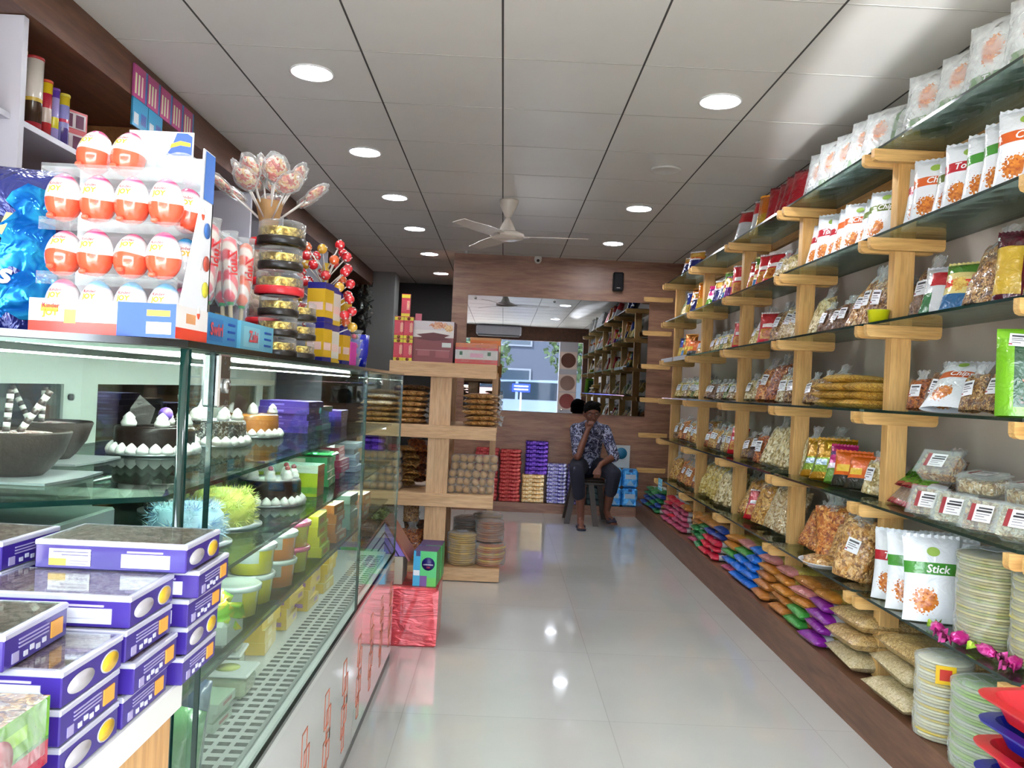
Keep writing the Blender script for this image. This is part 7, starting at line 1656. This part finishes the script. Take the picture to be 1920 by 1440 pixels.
def person():
    P = empty('person', (.87, 7.80, 0)); T(P, 'young man in patterned dark blue shirt sitting on a brown stool, chin on hand', 'person')
    skin = plain('brown_skin', '6a4030', .5); 
    # local frame: faces -y, +x is to the right in the picture (his left side)
    pel = (0, .06, .56, .105); sp1 = (0, .05, .66, .095); sp2 = (0, .0, .78, .105); ch = (-.002, -.045, .88, .115); nk0 = (-.004, -.075, .95, .055); nk = (-.006, -.095, 1.0, .043)
    Ls, Rs = (.135, -.055, .905, .048), (-.145, -.055, .905, .048)
    # his right arm (picture left): elbow on right thigh, hand at the mouth
    Re, Rw = (-.135, -.235, .655, .036), (-.055, -.205, .885, .026)
    # his left arm (picture right): forearm across left thigh, hand hanging between the knees
    Le, Lw = (.225, -.16, .665, .036), (.075, -.33, .60, .026)
    arms = [[ch, Ls, ((Ls[0]+Le[0])/2+.01, (Ls[1]+Le[1])/2, (Ls[2]+Le[2])/2, .043), Le, ((Le[0]*.55+Lw[0]*.45), (Le[1]*.55+Lw[1]*.45), (Le[2]*.55+Lw[2]*.45)+.004, .034), Lw],
            [ch, Rs, ((Rs[0]+Re[0])/2-.01, (Rs[1]+Re[1])/2, (Rs[2]+Re[2])/2, .043), Re, ((Re[0]*.55+Rw[0]*.45), (Re[1]*.55+Rw[1]*.45), (Re[2]*.55+Rw[2]*.45), .034), Rw]]
    # legs
    Lh, Rh = (.085, .04, .545, .085), (-.085, .04, .545, .085)
    Lk, Rk = (.20, -.33, .52, .058), (-.145, -.34, .53, .058)
    La, Ra = (.175, -.15, .14, .031), (-.085, -.30, .09, .033)
    legs = [[pel, Lh, (.14, -.14, .545, .078), Lk, (.195, -.26, .40, .052), (.185, -.20, .27, .042), La], [pel, Rh, (-.115, -.15, .55, .078), Rk, (-.12, -.33, .38, .052), (-.10, -.315, .25, .042), Ra]]
    feet = [[La, (.19, -.20, .09, .03), (.215, -.27, .065, .03), (.225, -.315, .055, .02)], [Ra, (-.088, -.34, .055, .032), (-.092, -.42, .034, .033), (-.094, -.47, .028, .022)]]
    toes = []
    for fx, tip, s in ((.225, (.225, -.315, .055), 1), (-.094, (-.094, -.47, .028), -1)):
        base = feet[0][-1] if s > 0 else feet[1][-1]
        for k in range(5): toes.append([base, (tip[0] + (-.026 + .013*k), tip[1] - .022 + .004*abs(k-1.5), tip[2]-.004, .0085)])
    # hands
    hands = []
    lp = (.055, -.35, .565, .024); hands.append([Lw, lp])
    for k in range(4):
        bx = .072 - .016*k; hands.append([lp, (bx, -.372, .54, .0105), (bx-.004, -.378, .512, .0092), (bx-.008, -.368, .49, .0082), (bx-.01, -.352, .480, .0075)])
    hands.append([lp, (.028, -.36, .555, .0105), (.012, -.372, .535, .0095), (.006, -.375, .515, .0085)])
    rp = (-.042, -.198, .925, .024); hands.append([Rw, rp])
    for k in range(4):
        bx = -.052 + .015*k; hands.append([rp, (bx, -.212, .950, .0105), (bx+.004, -.226, .968, .0095), (bx+.012, -.226, .985, .0085), (bx+.014, -.218, .992, .0078)])
    hands.append([rp, (-.066, -.208, .94, .0105), (-.07, -.214, .965, .0095), (-.066, -.216, .985, .0085)])
    body = skin_mesh('b', [[pel, sp1, sp2, ch, nk0, nk]] + arms + legs + feet + toes + hands, 2)
    hc = Vector((-.006, -.125, 1.075)); rot = Euler((R(12), R(-3), R(4))).to_matrix()
    def at(x, y, z): return tuple(hc + rot @ Vector((x, y, z)))
    head = [ellip(hc, .073, .088, .098, 22, rot), ellip(at(0, -.018, -.045), .053, .062, .058, 18, rot), ellip(at(0, -.045, -.085), .025, .028, .02, 12, rot),
            ellip(at(0, -.092, -.018), .010, .016, .026, 12, rot), ellip(at(0, -.099, -.034), .016, .013, .010, 12, rot), ellip(at(0, -.078, .022), .05, .018, .012, 14, rot),
            ellip(at(-.04, -.066, -.02), .02, .018, .018, 12, rot), ellip(at(.04, -.066, -.02), .02, .018, .018, 12, rot),
            ellip(at(-.074, .008, -.012), .010, .018, .031, 12, rot), ellip(at(.074, .008, -.012), .010, .018, .031, 12, rot),
            ellip(at(0, -.083, -.058), .022, .010, .006, 12, rot), ellip(at(0, -.081, -.067), .019, .010, .006, 12, rot), ellip((-.005, -.10, 1.0), .045, .05, .05, 14)]
    solid('body', P, [body] + head, skin, .0042, 2)
    ew = plain('eye_white', 'b8b0a8', .2); dk = plain('iris', '140c0a', .15); lip = plain('lips', '5a2c28', .5)
    for s in (-1, 1):
        e = MB().ball(at(s*.03, -.0755, .002), .0125, ew, n=14, sz=.44).build('eye', P); MB().ball(at(s*.03, -.0845, .0015), .0048, dk, n=10).build('iris', e)
        MB().tube([at(s*.014, -.092, .021), at(s*.03, -.094, .027), at(s*.05, -.082, .022)], [.003, .004, .0025], plain('hair_black', '0c0a0a', .6), n=6).build('eyebrow', P)
    hm = plain('hair_matte_black', '0a0908', .85, spec=.1, bump=.6, bscale=160)
    hair = [ellip(at(0, .012, .032), .080, .090, .083, 22, rot), ellip(at(0, -.058, .082), .058, .038, .026, 16, rot), ellip(at(.03, -.05, .096), .045, .04, .022, 14, rot), ellip(at(0, .045, -.01), .072, .055, .06, 16, rot),
            ellip(at(-.068, -.016, .03), .014, .03, .032, 12, rot), ellip(at(.068, -.016, .03), .014, .03, .032, 12, rot), ellip(at(.058, -.03, .085), .03, .02, .014, 12, rot)]
    h = solid('hair', P, hair, hm, .0055, 1)
    # clothes
    m, t, b = nt('floral_shirt'); L = t.links; tc = N(t, 'ShaderNodeTexCoord'); n = N(t, 'ShaderNodeTexNoise', i_Scale=20, i_Detail=2, i_Distortion=1.4); L.new(tc.outputs['Object'], n.inputs['Vector'])
    cr = N(t, 'ShaderNodeValToRGB'); cr.color_ramp.interpolation = 'CONSTANT'; e = cr.color_ramp.elements; e[0].color = c4(hexc('14152e')); e[0].position = 0; e[1].position = .56; e[1].color = c4(hexc('8a90b4')); x = e.new(.60); x.color = c4(hexc('1a1b3c')); x = e.new(.45); x.color = c4(hexc('14152e')); x = e.new(.40); x.color = c4(hexc('b0b4cc')); e[0].color = c4(hexc('8a90ac')); 
    L.new(n.outputs[0], cr.inputs[0]); L.new(cr.outputs[0], b.inputs['Base Color']); b.inputs['Roughness'].default_value = .8
    def mid(a, c_, f, r): return tuple(a[i]*(1-f) + c_[i]*f for i in range(3)) + (r,)
    S_ = lambda p, d: (p[0], p[1], p[2], p[3] + d)
    sl = [[S_(ch, .018), (Ls[0], Ls[1], Ls[2], .062), mid(Ls, Le, .5, .056), mid(Ls, Le, 1.0, .05), mid(Le, Lw, .12, .047)], [S_(ch, .018), (Rs[0], Rs[1], Rs[2], .062), mid(Rs, Re, .45, .056), mid(Rs, Re, .86, .05)]]
    sh = skin_mesh('s', [[(0, .05, .575, .118), (0, .05, .66, .118), (0, .0, .78, .125), S_(ch, .018), (-.004, -.07, .94, .07)]] + sl, 2)
    col = ellip((-.004, -.085, .955), .062, .06, .026, 16)
    solid('shirt', P, [sh, col], m, .007, 3)
    jm = plain('dark_denim', '141729', .85, bump=.5, bscale=120)
    jl = [[(0, .06, .545, .118), (.085, .04, .545, .098), (.14, -.14, .545, .09), (.20, -.335, .52, .072), (.197, -.30, .44, .066), (.192, -.245, .345, .06)], [(0, .06, .545, .118), (-.085, .04, .545, .098), (-.115, -.15, .55, .09), (-.145, -.345, .53, .072), (-.132, -.34, .43, .066), (-.115, -.325, .31, .06)]]
    solid('jeans', P, [skin_mesh('j', [[(0, .05, .60, .11), (0, .06, .545, .118)]] + jl, 2)], jm, .007, 2)
    sm = plain('sandal_blue', '1a2238', .6)
    for (x, y, z, rx, s) in ((-.092, -.39, .008, 0, 1), (.212, -.225, .045, R(-14), -1)):
        sd = MB(); pts = [(.0, .11), (-.032, .09), (-.036, .0), (-.044, -.07), (-.034, -.115), (0, -.128), (.034, -.115), (.044, -.07), (.036, 0), (.032, .09)]
        sd.prism([(a, b) for a, b in pts], 0, .016, sm); o = sd.build('sandal', P, loc=(x, y, z - .006), rot=(rx, 0, 0))
        for q in (-1, 1): MB().tube([(0, -.085, .018), (q*.022, -.055, .045), (q*.040, .0, .030), (q*.040, .01, .012)], .0055, plain('strap_blue', '1c2a48', .5), n=8).build('strap', o)
    MB().tube([(.247 + .0, -.17, .632), (.21, -.215, .628)], .004, plain('watch_metal', '6a706a', .3, metal=.7)).build('bracelet', P)
    w = MB(); a = Vector(Rw[:3]); q = (Vector(Re[:3]) - a).normalized()
    # stool
    st = empty('plastic_stool', (.87, 7.80, 0)); T(st, 'dark brown moulded plastic stool the young man sits on', 'stool')
    bm_ = plain('brown_plastic', '2c2018', .45)
    s = MB(); s.box(-.16, .16, -.10, .20, .405, .430, bm_, bev=.015); s.build('seat', st)
    MB().box(-.165, .165, -.105, .205, .372, .407, bm_, bev=.01).build('apron', st)
    for (xa, ya, xb, yb) in ((-.13, -.075, -.2, -.01-.1), (.02, -.09, .07, -.20), (.13, .17, .20, .24), (-.13, .17, -.19, .24), (.135, -.07, .20, -.12)):
        if (xa, ya) == (.135, -.07): continue
        mb = MB(); hw = .026
        vs = [(xa-hw, ya-.02, .38), (xa+hw, ya-.02, .38), (xa+hw, ya+.02, .38), (xa-hw, ya+.02, .38), (xb-hw, yb-.02, 0), (xb+hw, yb-.02, 0), (xb+hw, yb+.02, 0), (xb-hw, yb+.02, 0)]
        mb.add(vs, [(3, 2, 1, 0), (4, 5, 6, 7), (0, 1, 5, 4), (1, 2, 6, 5), (2, 3, 7, 6), (3, 0, 4, 7)], bm_); mb.build('leg', st)
person()
